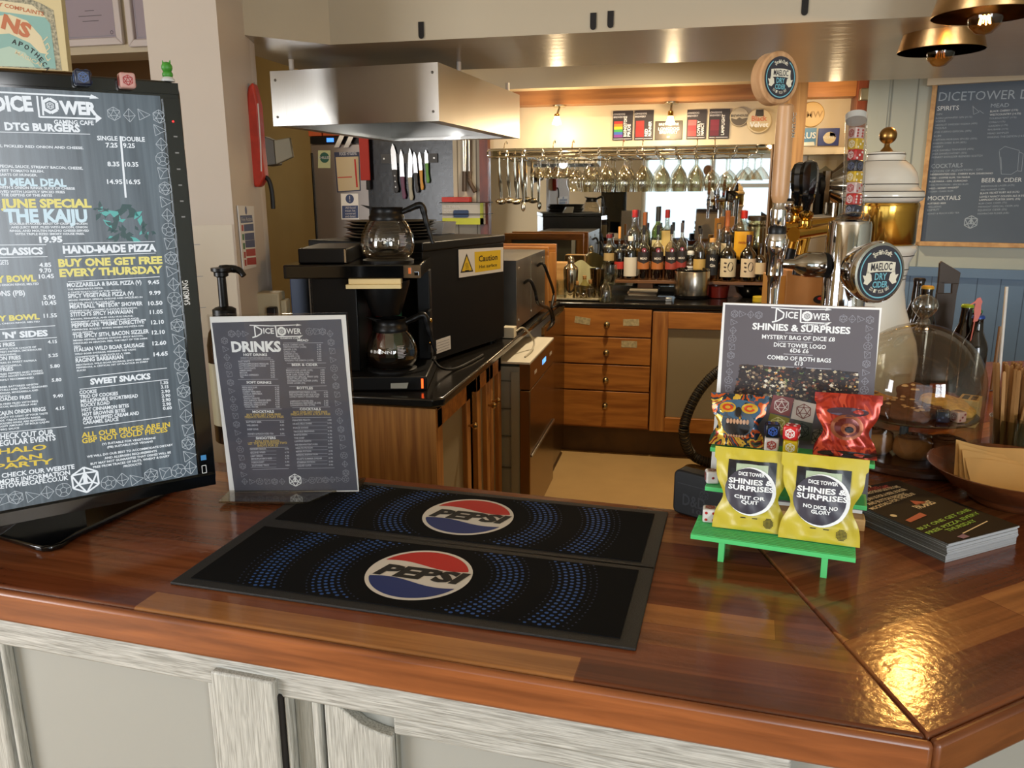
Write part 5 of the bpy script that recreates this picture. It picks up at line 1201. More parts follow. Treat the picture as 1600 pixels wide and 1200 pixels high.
cookie('second front chocolate cookie, right of the nutty one', .030, -.022, zc, .043, .016, '#643c26', '#7a4c30', (4, 6), .9, 9)
cookie('plain pale golden cookie at the right under the dome', .062, .012, zc+.004, .050, .017, '#e2b862', None, (6, 10), .9, 11)
make_die('die', '#c02226', '#f0e0dc', .020, 'red die in front of the golden cookie inside the dome', Vector((dx-.098, dy-.045, zp+.005)), 8, 'emblem', 0, 'dice under the dome')
make_die('die', '#c9a9a8', '#8c3038', .020, 'pale pink die in front of the plain cookie inside the dome', Vector((dx+.058, dy-.068, zp+.005)), 30, 3, 0, 'dice under the dome')
make_die('die', '#141c38', '#3a4a7a', .021, 'dark blue glittery die in front of the chocolate cookies inside the dome', Vector((dx+.030, dy-.075, zp+.005)), -12, 3, 0, 'dice under the dome')
q = P(1508, 684, d=1.78); t = thing('small_box', 'tiny cream box with dark squares right behind the dome', 'box', (q.x, q.y, ZT)); b = MB(Matrix.Translation((q.x, q.y, ZT+.0005)) @ RZ(-25)); b.bb(-.02, .02, -.03, .03, 0, .06, mat('cream_small_box', '#c9b67c', .5)); bd = b.build('body', t, bevel=.001); b = MB(Matrix.Translation((q.x, q.y, ZT+.0005)) @ RZ(-25)); b.bb(-.014, -.002, -.02, .02, .06, .0605, pk); b.bb(.003, .014, -.02, .02, .06, .0605, pk); b.build('markings', bd)
for lab, ox, oy, col in (('cinnamon bun on the lower level of the cake stand, left of the post', -.068, -.020, '#a97a48'), ('cinnamon bun on the lower level, middle of the row', -.005, -.045, '#9c6c3e'), ('dark-topped bun on the lower level of the cake stand, rightmost', .052, -.045, '#6e4226')):
    q = (dx+ox, dy+oy, ZT+.0145); t = thing('bun', lab, 'bun', q, 'buns on the cake stand'); b = MB(Matrix.Translation(q))
    b.lathe([(.026, 0), (.034, .008), (.036, .020), (.032, .034), (.022, .040), (0, .041)], mat('bun_'+col, col, .7, noise=(40, .3)), None, 26); bd = b.build('dough', t, smooth=70)
    b = MB(Matrix.Translation(q)); b.tube([(.030*(1-k/26)*math.cos(k*.62), .030*(1-k/26)*math.sin(k*.62), .034+.010*k/26) for k in range(24)], .0042, mat('cinnamon_swirl', '#5c3418', .5), 6, 2); b.build('swirl', bd)

# ------------------------------------------------------------------ wooden bowl of paper bags, stirrers, small glass
bq = P(1578, 783, z=ZT); bxx, byy = bq.x, bq.y
bw = wood('bowl_wood', '#4a2414', '#7a4424', (8, 8, 30), .22)
b = MB(); lathe_at(b, [(.060, ZT), (.064, ZT+.006), (.060, ZT+.010), (.098, ZT+.030), (.124, ZT+.055), (.130, ZT+.060), (.126, ZT+.060), (.095, ZT+.036), (.055, ZT+.018), (0, ZT+.016)], bw, (bxx, byy, 0), 56)
tag(b.build('wooden_bowl', smooth=60), 'round turned wooden bowl holding paper bags beside the leaflets', 'bowl')
kb_ = mat('kraft_paper_bag', '#d8ae70', .7, noise=(10, .08))
for k in range(4):
    M = Matrix.Translation((bxx+.012-k*.002, byy-.022+k*.016, ZT+.043+k*.0030)) @ RZ(-6-k*3) @ RX(20+k*3)
    b = MB(M); b.grid(lambda u, v: ((u-.5)*.17, (v-.5)*.085, .004*math.sin(u*7+k)*v+.006*(u-.5)**2*4), 14, 6, kb_); b.grid(lambda u, v: ((u-.5)*.17, (v-.5)*.085, -.003+.004*math.sin(u*7+k)*v+.006*(u-.5)**2*4), 14, 6, kb_)
    tag(b.build('paper_bag'), ('frontmost brown paper bag in the wooden bowl', 'second brown paper bag in the wooden bowl', 'third brown paper bag in the wooden bowl', 'rearmost brown paper bag in the wooden bowl')[k], 'paper bag', 'paper bags in the bowl')
sq = P(1572, 735, z=ZT); sx, sy = sq.x+.03, sq.y+.06
jg = glass('jar_glass', '#eceee8', .55)
b = MB(); lathe_at(b, [(.036, ZT), (.038, ZT+.004), (.046, ZT+.085), (.047, ZT+.086), (.0455, ZT+.086), (.036, ZT+.006), (0, ZT+.006)], jg, (sx, sy, 0), 36)
tag(b.build('stirrer_jar', smooth=60), 'clear glass tumbler packed with wooden drink stirrers', 'jar')
sw = wood('birch_stirrer', '#9a6c3c', '#c0925c', (40, 40, 4), .6)
b = MB(); w_, h_ = .0032, .178; b.prism([(-w_, 0)]+[(-w_, h_-.004)]+[(w_*math.cos(PI-k*PI/6), h_-.004+.004*math.sin(k*PI/6)) for k in range(1, 6)]+[(w_, h_-.004), (w_, 0)], -.0009, .0009, sw, RX(90))
st0 = tag(b.build('stirrer', origin=(0, 0, 0)), 'thin wooden stirrer standing in the glass tumbler', 'stirrer', 'wooden stirrers in the tumbler')
rd = random.Random(4)
for k in range(62):
    o = st0 if k == 0 else st0.copy()
    if k: C.objects.link(o)
    a = rd.uniform(0, 6.283); r = .029*math.sqrt(rd.random()); o.location = (sx+r*math.cos(a), sy+r*math.sin(a), ZT+.0075)
    ln_ = .13*r/.029+rd.uniform(-.05, .05); o.rotation_euler = (math.radians(rd.uniform(-3, 3))-ln_*math.sin(a), math.radians(rd.uniform(-3, 3))+ln_*math.cos(a), rd.uniform(-.9, .9))
gq = P(1597, 745, z=ZT); b = MB(); lathe_at(b, [(.024, ZT), (.026, ZT+.004), (.033, ZT+.10), (.034, ZT+.101), (.0325, ZT+.101), (.024, ZT+.008), (0, ZT+.008)], jg, (gq.x+.02, gq.y+.03, 0), 30); tag(b.build('tumbler', smooth=60), 'empty glass tumbler at the right edge in front of the stirrers', 'glass')
# bottles, tablet and straws behind the dome
bg_ = mat('dark_bottle_glass', '#150c07', .08, coat=.4)
def beer(px, py, d_, capc, lab):
    q = P(px, py, d=d_); zt = q.z; t = thing('beer_bottle', lab, 'bottle', (q.x, q.y, ZT), 'capped bottles by the blue dado'); c = (q.x, q.y, 0)
    b = MB(); h = zt-ZT; lathe_at(b, [(.029, ZT), (.030, ZT+.004), (.030, ZT+h*.60), (.026, ZT+h*.68), (.015, ZT+h*.80), (.0125, ZT+h*.95), (.0135, zt-.006), (.0125, zt-.002)], bg_, c, 24); b.build('bottle', t, smooth=60)
    b = MB(); lathe_at(b, [(.0150, zt-.005), (.0145, zt), (.012, zt+.0025), (0, zt+.003)], mat('cap_'+capc, capc, .35, .3), c, 21); b.build('cap', t)
beer(1437, 436, 2.05, '#1a1414', 'dark bottle with black cap just right of the porcelain tower')
beer(1450, 448, 2.0, '#c9a23a', 'dark bottle with golden cap behind the dome knob')
beer(1512, 477, 2.02, '#8fae2a', 'dark bottle with lime green cap behind the dome')
beer(1526, 485, 2.10, '#2f7a5a', 'dark bottle with green cap behind the pink flamingo pick')
beer(1529, 494, 1.98, '#27489a', 'dark bottle with blue cap, nearest behind the dome')
fl_q = P(1523, 503, d=1.97); t = thing('flamingo_pick', 'salmon pink bird-shaped cocktail pick stuck by the bottle caps', 'cocktail pick', (fl_q.x, fl_q.y, fl_q.z)); pkm = mat('salmon_pink_plastic', '#d8766a', .45)
b = MB(frame(fl_q, AR, (0, 0, 1))); b.prism([(-.004, .0), (.006, .002), (.012, .022), (.010, .040), (.012, .050), (.006, .060), (-.001, .058), (-.004, .052), (-.017, .042), (-.004, .046), (-.006, .030), (-.003, .014)], -.001, .001, pkm); b.build('bird', t)
b = MB(); b.rod((fl_q.x, fl_q.y, fl_q.z+.01), (fl_q.x-.006, fl_q.y, fl_q.z-.08), .0014, pkm, n=8); b.build('stick', t)
t0_ = P(1463, 500, d=2.12); Mt = frame(t0_, AR, (0, 0, 1)); BPn = Panel(Mt); tb2 = [BPn.l(x, y) for x, y in ((1463, 500), (1493, 508), (1500, 426), (1468, 409))]
tb2 = [(tb2[0][0]-.01, ZT-t0_.z+.0005), (tb2[1][0]-.01, ZT-t0_.z+.0005), tb2[2], (tb2[2][0]-.006, tb2[2][1]+.004), (tb2[3][0]+.004, tb2[3][1]+.002), (tb2[3][0], tb2[3][1]-.004)]
b = MB(Mt); ho = [BPn.l(x, y) for x, y in ((1474, 458), (1486, 460), (1487, 443), (1475, 438))]
xl, xr_ = min(p[0] for p in tb2), max(p[0] for p in tb2); h0, h1 = ho[0][1], ho[2][1]
brd = mat('dark_brown_board', '#3a2c20', .5)
b.prism([tb2[0], tb2[1], (tb2[1][0]+.001, h0), (tb2[0][0]+.001, h0)], -.004, .004, brd); b.prism([(tb2[0][0]+.001, h0), ho[0], ho[3], (tb2[0][0]+.002, h1)], -.004, .004, brd); b.prism([ho[1], (tb2[1][0]+.001, h0), (tb2[2][0]-.001, h1), ho[2]], -.004, .004, brd); b.prism([(tb2[0][0]+.002, h1), (tb2[2][0]-.001, h1)]+tb2[2:], -.004, .004, brd)
tag(b.build('serving_board', bevel=.001), 'dark brown board with a hand hole standing behind the cake dome', 'board')
for px, dd, lab, m_ in ((1571, 2.02, 'white straw leaning by the blue dado', mat('white_straw', '#dcdcd6', .4)), (1561, 2.05, 'short brown straw left of the white one', mat('tan_straw', '#9c7c5a', .5))):
    a0 = P(px-5, 560, d=dd); a1 = P(px+2, 448 if px > 1565 else 510, d=dd); b = MB(); b.rod((a0.x, a0.y, ZT+.002), a1, .0042, m_, n=12); tag(b.build('straw'), lab, 'straw')

# ------------------------------------------------------------------ pendant lamps
def pendant(px, py, d_, r, lab, power):
    q = P(px, py, d=d_); t = thing('pendant_lamp', lab, 'lamp', (q.x, q.y, 2.6), 'copper pendant lamps over the bar'); zr = q.z; c = (q.x, q.y, 0)
    b = MB(); lathe_at(b, [(r, zr), (r+.001, zr+.002), (r*.34, zr+.30), (r*.24, zr+.32), (r*.14, zr+.325), (r*.14, zr+.322), (r*.33, zr+.298), (r-.003, zr+.004), (r, zr)], copper, c, 56)
    for k in range(6): b.ball((q.x-(r-.010-k*.0115)*.96, q.y-(r-.010-k*.0115)*.2, zr+.016+k*.045), .003, copper, 8)
    b.build('shade', t, smooth=60)
    b = MB(); lathe_at(b, [(.016, zr+.05), (.018, zr+.10), (.016, zr+.322), (.004, zr+.33), (.004, 2.62)], black, c, 16); b.build('cord', t)
    b = MB(); b.lathe([(0, 0), (.018, .004), (.034, .02), (.041, .042), (.037, .062), (.022, .08), (.014, .092)], glass('amber_bulb', '#f6d49a', .4, .02, .06), Matrix.Translation((q.x, q.y, zr-.045)), 28, False); bu = b.build('bulb', t, smooth=70)
    b = MB(); fm = mat('glowing_filament', '#ffcf80', .5, emit='#ffc060', es=60) if power > 10 else mat('unlit_filament', '#8a6a3a', .4)
    for k in range(6): a = k*PI/3; b.rod((q.x+.004*math.cos(a), q.y+.004*math.sin(a), zr+.025), (q.x+.013*math.cos(a), q.y+.013*math.sin(a), zr-.02), .0015, fm, n=6)
    b.build('filament', bu)
    if power: point('pendant_bulb_light', (q.x, q.y, zr-.005), power, (1.0, .70, .36), .02)
pendant(1540, 24, 1.95, .120, 'hammered copper pendant lamp with glowing bulb, nearer of the two', 26)
pendant(1470, 80, 2.42, .120, 'duller unlit copper pendant lamp behind the glowing one', 0)

# ------------------------------------------------------------------ chalkboard on the angled wall
BQ = [PP(x, y, wo + Vector((d_.y, -d_.x, 0))*.0, Vector((d_.y, -d_.x, 0))) for x, y in ((1441, 385), (1600, 389), (1600, 117), (1447, 122))]
MBk = frame(wo + Vector((d_.y, -d_.x, 0))*.012, d_, (0, 0, 1)); BP = Panel(MBk @ TR(0, 0, .008))
bl = BP.l(1441, 384); tlc = BP.l(1447, 122); w1 = BP.l(1600, 250)[0]+.45
t = thing('chalkboard', 'large oak-framed chalkboard of drinks hung on the sage wall', 'chalkboard', tuple(MBk @ Vector((.9, 1.2, 0))))
okf = wood('oak_frame', '#a87c48', '#c49a62', (30, 4, 30), .5); cbm = mat('slate_blue_board', '#4f5b68', .6, noise=(3, .14))
x0, x1_, z0, z1 = (bl[0]+tlc[0])/2, w1, bl[1], tlc[1]
b = MB(MBk)
for a, c, d, e in ((x0, x0+.022, z0, z1), (x1_-.022, x1_, z0, z1), (x0, x1_, z1-.022, z1), (x0, x1_, z0, z0+.022)): b.bb(a, c, d, e, 0, .022, okf)
b.build('frame', t, bevel=.002); b = MB(MBk); b.bb(x0+.02, x1_-.02, z0+.02, z1-.02, 0, .008, cbm); bo = b.build('board', t)
ch = mat('chalk', '#cfd6d8', .9); ch2 = mat('faint_chalk', '#98a4ad', .9); CC = {'w': ch, 'f': ch2}
b = MB()
BP.txt(b, """185 232 1000 208 55 f DICETOWER DRINKS
176 292 312 287 28 w SPIRITS
512 272 625 268 24 f MEAD
140 652 335 645 26 f COCKTAILS
455 740 705 736 26 w BEER & CIDER
118 852 322 848 26 w MOCKTAILS
172 320 208 318 12 f GIN
168 345 395 335 14 f ROKU JAPANESE GIN (4.15)
166 366 230 362 12 f VODKA
164 388 428 376 14 f ABSOLUT SWEDISH VODKA (40%)
162 408 236 404 12 f TEQUILA
158 432 390 422 14 f JOSE CUERVO ESPECIAL (38%)
156 458 200 456 12 f RUM
153 480 425 470 14 f CAPTAIN MORGAN SPICED (35%)
150 502 358 494 14 f KRAKEN DARK RUM (40%)
148 525 215 521 12 f WHISKY
146 547 405 535 14 f JACK DANIELS TENNESSEE (40%)
145 568 362 560 14 f JACK DANIELS HONEY (35%)
143 590 460 578 12 f MONKEY SHOULDER BLENDED SCOTCH
508 302 682 292 15 w BLACK CHERRY (11%)
505 324 700 314 15 w WESTCOUNTRY (14.5%)
502 346 672 338 14 f TOURNAMENT (11%)
500 370 602 364 14 f CHILLI (11%)
497 394 618 386 14 f GARDEN (11%)
494 416 620 410 14 f RHUBARB (11%)
492 440 625 434 14 f MEAD SAMPLER
488 464 740 454 12 f WAKING THE DEMON (14.5%)
134 678 460 664 12 f POTION OF ALEVIATION - GIN
134 696 525 688 14 w NEVERWINTERS KISS - CHERRY RUM, DISARONNO
130 718 382 712 13 w VOID - COFFEE RUM, TIA MARIA
128 740 365 734 13 w BLUE MAKA - GIN, CURACAO
126 762 370 756 13 f HEALTH POTION - SPICED RUM
124 784 312 776 13 w WILD - HONEY WHISKEY
122 804 276 798 13 f STORM - DARK RUM
118 878 232 874 13 w BUTTERED BEER
118 900 202 896 12 f WELLBEING
116 920 190 916 12 f ESPRIT
114 942 315 934 10 f HONEY & PEACH ICED TEA
452 770 660 762 14 f BREWHOUSE LAGER (4.2%)
450 792 600 786 13 f RED RUNNER (4.2%)
446 814 690 804 15 w BLACK VELVET RUBY ALE (4.2%)
443 836 725 828 15 w LOVELY NANCY GOLDEN ALE (4.5%)
440 856 696 848 15 w LAMPLIGHT PORTER 500ML (5%)
437 878 612 870 13 f RUM CASK CIDER (7%)
434 898 686 890 13 f MIDNIGHT ESPECIAL CIDER (6%)
432 920 612 914 12 f EQUINOX CIDER (5%)
430 942 625 936 11 f KROMBACHER PILSNER (4.8%)""", 4, 1420, 100, CC, .0, .0004)
BP.ln(b, [(565, 545, 578, 688), (578, 688, 640, 690), (640, 690, 680, 665), (680, 665, 690, 540), (565, 540, 600, 515), (600, 515, 690, 540), (690, 550, 715, 560), (715, 560, 705, 670), (705, 670, 680, 668), (575, 580, 580, 660), (400, 260, 405, 315), (400, 265, 440, 300), (440, 300, 405, 315), (440, 290, 468, 310)], 4, 1420, 100, ch2, .6)
emblem(b, MBk @ TR(0, 0, .008), BP.l(1420+388/4, 100+988/4), BP.sz(1517, 347, 10), ch2, .0004)
b.build('chalk_writing', bo)

# ------------------------------------------------------------------ extraction hood
ya_ = math.radians(4.6); hxd = Vector((math.cos(ya_), -math.sin(ya_), 0)); hyd = Vector((math.sin(ya_), math.cos(ya_), 0))
Nc = P(684, 97, d=2.6); hb_ = P(686, 187, d=2.6).z; Lc = PP(424, 150, Nc, hyd); Fc = PP(812, 180, Nc, hxd)
hw = (Nc-Lc).dot(hxd); hd2 = (Fc-Nc).dot(hyd); MH = frame(Vector((Nc.x, Nc.y, hb_)) - hxd*hw, hxd, hyd); hh = Nc.z-hb_
t = thing('extraction_hood', 'boxy brushed steel extraction hood hanging over the black oven', 'hood', (Nc.x-.3, Nc.y+.4, hb_))
b = MB(MH); b.bb(0, hw, 0, .012, 0, hh, steel); b.bb(0, hw, hd2-.012, hd2, 0, hh, steel); b.bb(0, .012, .012, hd2-.012, 0, hh, steel); b.bb(hw-.012, hw, .012, hd2-.012, 0, hh, steel); b.bb(.012, hw-.012, .012, hd2-.012, hh-.02, hh, steel2)
for x, z in ((.02, .03), (.02, hh-.03), (hw-.02, .03), (hw-.02, hh-.03)): b.ball((x, -.001, z), .0045, steel2, 10)
b.build('canopy', t)
b = MB(MH); b.bb(.012, .05, .012, hd2-.012, 0, .012, steel); b.bb(hw-.05, hw-.012, .012, hd2-.012, 0, .012, steel); b.bb(.05, hw-.05, hd2-.06, hd2-.012, 0, .012, steel); b.build('inner_rim', t)
b = MB(MH); b.bb(.05, hw-.05, .03, hd2-.06, .10, .12, mat('greasy_filter', '#5a4a42', .4, .6, noise=(20, .4))); b.build('filter', t)
for x, y in ((.05, .06), (.05, hd2-.08), (hw-.04, .30), (hw-.04, hd2-.05)):
    b = MB(MH); b.rod((x, y, hh-.005), (x, y, S1-hb_), .009, pillarp, n=12); b.build('hanging_rod', t)
# ------------------------------------------------------------------ black oven with warning label
os_ = Vector((.2588, .9659, 0)); of_ = Vector((.9659, -.2588, 0)); O2 = Vector((-.743, 3.25, .90)); oL, oW, oH = .60, .50, .425
MO = frame(O2 - os_*oL - of_*oW + Vector((0, 0, .012)), of_, os_)     # x to the right, y away, z up
ovm = mat('black_enamel', '#070606', .42, spec=.3, noise=(4, .3)); spot('hood_lamp', MH @ Vector((hw*.55, hd2-.10, -.004)), P(664, 262, y=5.13), 9, (.92, .96, 1.0), 75, .7, .03)
t = thing('pizza_oven', 'large black countertop oven with yellow warning label on its side', 'oven', (O2.x-.4, O2.y-.2, .9))
b = MB(MO); b.bb(0, oW, 0, oL, 0, oH-.03, ovm); b.bb(-.004, oW+.004, -.004, oL+.004, oH-.03, oH, ovm); bd = b.build('body', t, bevel=.004)
b = MB(MO)
for k in range(7): b.bb(.05+k*.06, .09+k*.06, oL+.001, oL+.004, .25, .258, agedbrass); b.bb(.05+k*.06, .09+k*.06, oL+.001, oL+.004, .28, .288, agedbrass)
b.build('vent_slots', bd)
for x in (.04, oW-.04):
    for y in (.05, oL-.05): b = MB(MO); b.lathe([(.018, -.0118), (.018, 0)], black, TR(x, y, 0), 14); b.build('foot', t)
pl_n = of_; cp = O2 + of_*.0015
lq = [PP(x, y, cp, pl_n) for x, y in ((717, 434), (786, 424), (786, 386), (716, 390))]; MLb = frame(lq[0], lq[1]-lq[0], (0, 0, 1)); WP = Panel(MLb)
b = MB(MLb); yl = mat('warning_yellow', '#dcb820', .4); p_ = [WP.l(x, y) for x, y in ((717, 434), (786, 424), (786, 386), (716, 390))]; b.prism(p_, 0, .001, mat('label_white', '#d8d6d0', .4))
b.flat([WP.l(440+x/3.81, 370+y/3.81) for x, y in ((1150, 213), (1303, 190), (1303, 78), (1147, 90))], .0012, yl)
b.text('Caution', WP.l(440+1172/3.81, 370+148/3.81), WP.l(440+1283/3.81, 370+135/3.81), WP.sz(760, 405, 9), .0016, pk, None, .015); b.text('Hot surface', WP.l(440+1175/3.81, 370+188/3.81), WP.l(440+1280/3.81, 370+174/3.81), WP.sz(760, 418, 5), .0016, pk, None, .01)
tri = [WP.l(440+x/3.81, 370+y/3.81) for x, y in ((1063, 215), (1140, 207), (1100, 98))]; b.flat(tri, .0012, pk); c = [sum(v[i] for v in tri)/3 for i in (0, 1)]; b.flat([(c[0]+(v[0]-c[0])*.78, c[1]+(v[1]-c[1])*.78) for v in tri], .0014, yl)
for dx_ in (-.008, 0, .008): b.line([(c[0]+dx_, c[1]-.012), (c[0]+dx_+.003, c[1]-.004), (c[0]+dx_-.002, c[1]+.004), (c[0]+dx_+.002, c[1]+.012)], .0022, .0016, pk)
b.line([(c[0]-.015, c[1]-.017), (c[0]+.015, c[1]-.017)], .003, .0016, pk); b.build('warning_label', t, 'yellow and white hot surface warning label')
sq_ = [PP(x, y, cp, pl_n) for x, y in ((682, 553), (704, 545))]; M_ = frame(sq_[0], sq_[1]-sq_[0], (0, 0, 1)); w_ = (sq_[1]-sq_[0]).length
b = MB(M_); b.bb(0, w_, 0, .05, 0, .0012, paper)
for k in range(4): b.line([(.006, .008+k*.01), (w_-.01, .008+k*.01)], .0016, .0015, DOO)
b.build('rating_plate', t, 'white rating plate')
# stack of pizza pans and small items on the oven
pc_ = P(588, 377, z=O2.z+.012+oH); panm = mat('black_steel_pan', '#2a2420', .35, .5); zt0 = O2.z+.012+oH+.0006; pan0 = None
for k in range(6):
    lab = ('lowest black pizza pan of the stack on the oven', 'second black pizza pan from the bottom on the oven', 'third black pizza pan from the bottom on the oven', 'fourth black pizza pan from the bottom on the oven', 'fifth black pizza pan from the bottom on the oven', 'topmost black pizza pan of the stack on the oven')[k]
    if k == 0:
        b = MB(); b.lathe([(0, 0), (.142, 0), (.163, .009), (.168, .0095), (.168, .0108), (.162, .0105), (.141, .0016), (0, .0016)], panm, None, 48); pan0 = tag(b.build('pizza_pan', origin=(0, 0, 0)), lab, 'pan', 'pizza pans stacked on the oven'); o = pan0
    else: o = pan0.copy(); C.objects.link(o); o['label'] = lab
    o.location = (pc_.x-.01+.006*(k % 3-1), pc_.y+.175+.005*((k*2) % 3-1), zt0+k*.0112)
q = P(667, 368, z=zt0); b = MB(Matrix.Translation((q.x, q.y+.1, zt0)) @ RZ(-12)); b.prism([(-.05, 0), (.035, 0), (.045, .05), (-.02, .05)], 0, .11, mat('grey_white_plastic', '#b9bcc0', .4), TR(0, 0, 0) @ RX(90) @ TR(0, 0, -.11)); tag(b.build('paper_tray', bevel=.002), 'small pale tray on the oven top behind the upper coffee jug', 'tray')
# ------------------------------------------------------------------ coffee machine and its two jugs
cmr = Vector((AR.x, AR.y, 0)).normalized(); cmb = Vector((-cmr.y, cmr.x, 0)); CO = P(600, 611, z=.90); CO.z = .901
MC_ = frame(CO, cmr, cmb)
cmach = thing('coffee_machine', 'black filter coffee machine with cream funnel rails and two warmer plates', 'coffee machine', tuple(CO))
def cb_(x0, x1, y0, y1, z0, z1, nm, mt=black, lab=None, bev=.004): b = MB(MC_); b.bb(x0, x1, y0, y1, z0, z1, mt); return b.build(nm, cmach, lab, bev)
cb_(-.235, .135, .0, .33, .0, .045, 'base'); cb_(-.235, -.085, .08, .33, .045, .350, 'tank_column'); cb_(.080, .125, .27, .33, .045, .350, 'rear_column')
cb_(-.29, .125, .0, .33, .350, .392, 'deck', blackgloss); cb_(-.255, -.105, .05, .33, .392, .438, 'tank_lid', black)
b = MB(MC_); b.bb(-.235, -.225, .08, .33, .05, .35, steel2); b.bb(-.112, -.106, .045, .05, .395, .436, chrome); b.build('trim_strip', cmach, 'bright trim strip')
b = MB(MC_); cw = mat('cream_plastic_rail', '#d6c08a', .45); b.bb(-.098, .068, -.022, .0, .322, .334, cw); b.bb(-.092, .066, -.006, .03, .334, .350, cw); b.build('funnel_rail', cmach, 'cream funnel rail')
b = MB(MC_); b.lathe([(.045, .225), (.055, .25), (.078, .325), (.078, .335)], black, TR(.0, .11, 0), 28); b.build('brew_funnel', cmach)
cb_(.075, .127, -.004, .0, .352, .390, 'switch_plate', chrome, 'chrome switch plate', .0)
b = MB(MC_); b.bb(.090, .098, -.008, -.004, .365, .383, mat('orange_switch', '#d06a20', .4)); b.bb(.108, .120, -.008, -.004, .36, .37, blackgloss); b.build('switch', cmach)
b = MB(MC_); b.bb(.118, .124, -.004, .0, .008, .038, mat('lit_red_switch', '#d03a10', .4, emit='#ff5a20', es=2.5)); b.build('power_light', cmach, 'lit red power switch')
for zz_, yy in ((.045, .11), (.392, .12)): b = MB(MC_); b.lathe([(.080, 0), (.080, .006), (.074, .009), (0, .009)], blackmatt, TR(.012, yy, zz_), 36); b.build('warmer_plate', cmach)
b = MB(MC_)
for x, y, z in ((.130, .225, .19), (.130, .225, .13), (.130, .225, .115)): b.ball((x, y-.02, z), .008, brass, 10)
b.bb(.122, .130, .20, .27, .08, .22, black); b.build('service_panel', cmach)
b = MB(MC_); b.prism([(-.07, 0), (-.02, 0), (-.015, .018), (-.07, .016)], -.0, .002, mat('grey_tag', '#8a8a80', .5), TR(.095, -.02, .012) @ RX(80)); b.build('hanging_tag', cmach)
def jug(loc, rz, lab, coffee):
    t = thing('coffee_jug', lab, 'coffee jug', loc, 'coffee jugs'); M = Matrix.Translation(loc) @ RZ(rz); g = glass('jug_glass', '#f6f1e6', .55, .02, .10)
    b = MB(M); b.lathe([(0, .001), (.060, .001), (.068, .004), (.081, .022), (.0845, .048), (.080, .076), (.066, .106), (.054, .120), (.051, .128)], g, None, 40); bd = b.build('glass_body', t, smooth=70)
    b = MB(M); b.lathe([(.0545, .116), (.0555, .118), (.0555, .130), (.050, .138), (.048, .150), (.052, .158), (.048, .158), (.044, .150), (.050, .130)], black, None, 32, False)
    b.add([(-.046, -.02, .150), (-.046, .02, .150), (-.078, .006, .166), (-.078, -.006, .166), (-.03, -.03, .158), (-.03, .03, .158)], [(0, 3, 2, 1), (0, 4, 3), (1, 2, 5), (3, 4, 5, 2)], black); b.build('collar', t)
    b = MB(M); b.tube([(.045, 0, .142), (.070, 0, .152), (.098, 0, .163), (.112, 0, .158), (.121, 0, .120), (.133, 0, .075), (.142, 0, .045)], [.009, .010, .011, .011, .009, .007, .006], black, 10, 6); b.build('handle', t)
    b = MB(M)
    vs, fs, x0, x1 = glyphs('BUNN', .02); Rr = .0795
    def onr(x, z): a = x/Rr-2.05 if not coffee else x/Rr-2.35; r = .0858-.40*max(0, z-.052)*(.55 if z < .078 else .75); return (r*math.cos(a), r*math.sin(a), z)
    b.add([onr((v[0]-x0)/(x1-x0)*.058, .058+v[1]/CAPH*.009) for v in vs], fs, WHT); b.ball(onr(-.010, .062), .0055, WHT, 10, (.6, .6, 1))
    for k in range(9): b.add([onr(.075+x, .078-k*.0045+z) for x, z in ((0, 0), (.026-(k % 3)*.004, 0), (.026-(k % 3)*.004, .0022), (0, .0022))], [(0, 1, 2, 3)], LT)
    b.build('jug_print', bd)
    if coffee: b = MB(M); b.lathe([(0, .003), (.059, .003), (.067, .006), (.0795, .022), (.0825, .044), (0, .044)], mat('black_coffee', '#140a05', .08), None, 36); b.build('coffee', t)
    return t
v = MC_ @ Vector((.012, .12, .4015)); jug(tuple(v), math.degrees(YAW)+8, 'empty glass coffee jug with black collar on the upper warmer', False)
v = MC_ @ Vector((.012, .11, .0545)); jug(tuple(v), math.degrees(YAW)+12, 'glass coffee jug holding some coffee on the lower warmer', True)
b = MB(MC_); v = [(-.12, .40), (-.05, .40)]; 
for k, c in enumerate(('#a8201c', '#d8d4cc', '#2f7a4a')): b.bb(-.075+k*.03, -.045+k*.03, .345, .36, 0, .23, mat('flag_'+c, c, .5))
tag(b.build('pizza_box'), 'red, white and green striped box behind the lower coffee jug', 'box')
q0_ = P(450, 414, y=2.56); b = MB(); b.bb(q0_.x, q0_.x+.15, 2.56, 2.62, .9005, q0_.z, mat('navy_blue_plastic', '#182c49', .55)); tag(b.build('blue_bin', bevel=.006), 'dark blue upright bin left of the coffee machine', 'bin')
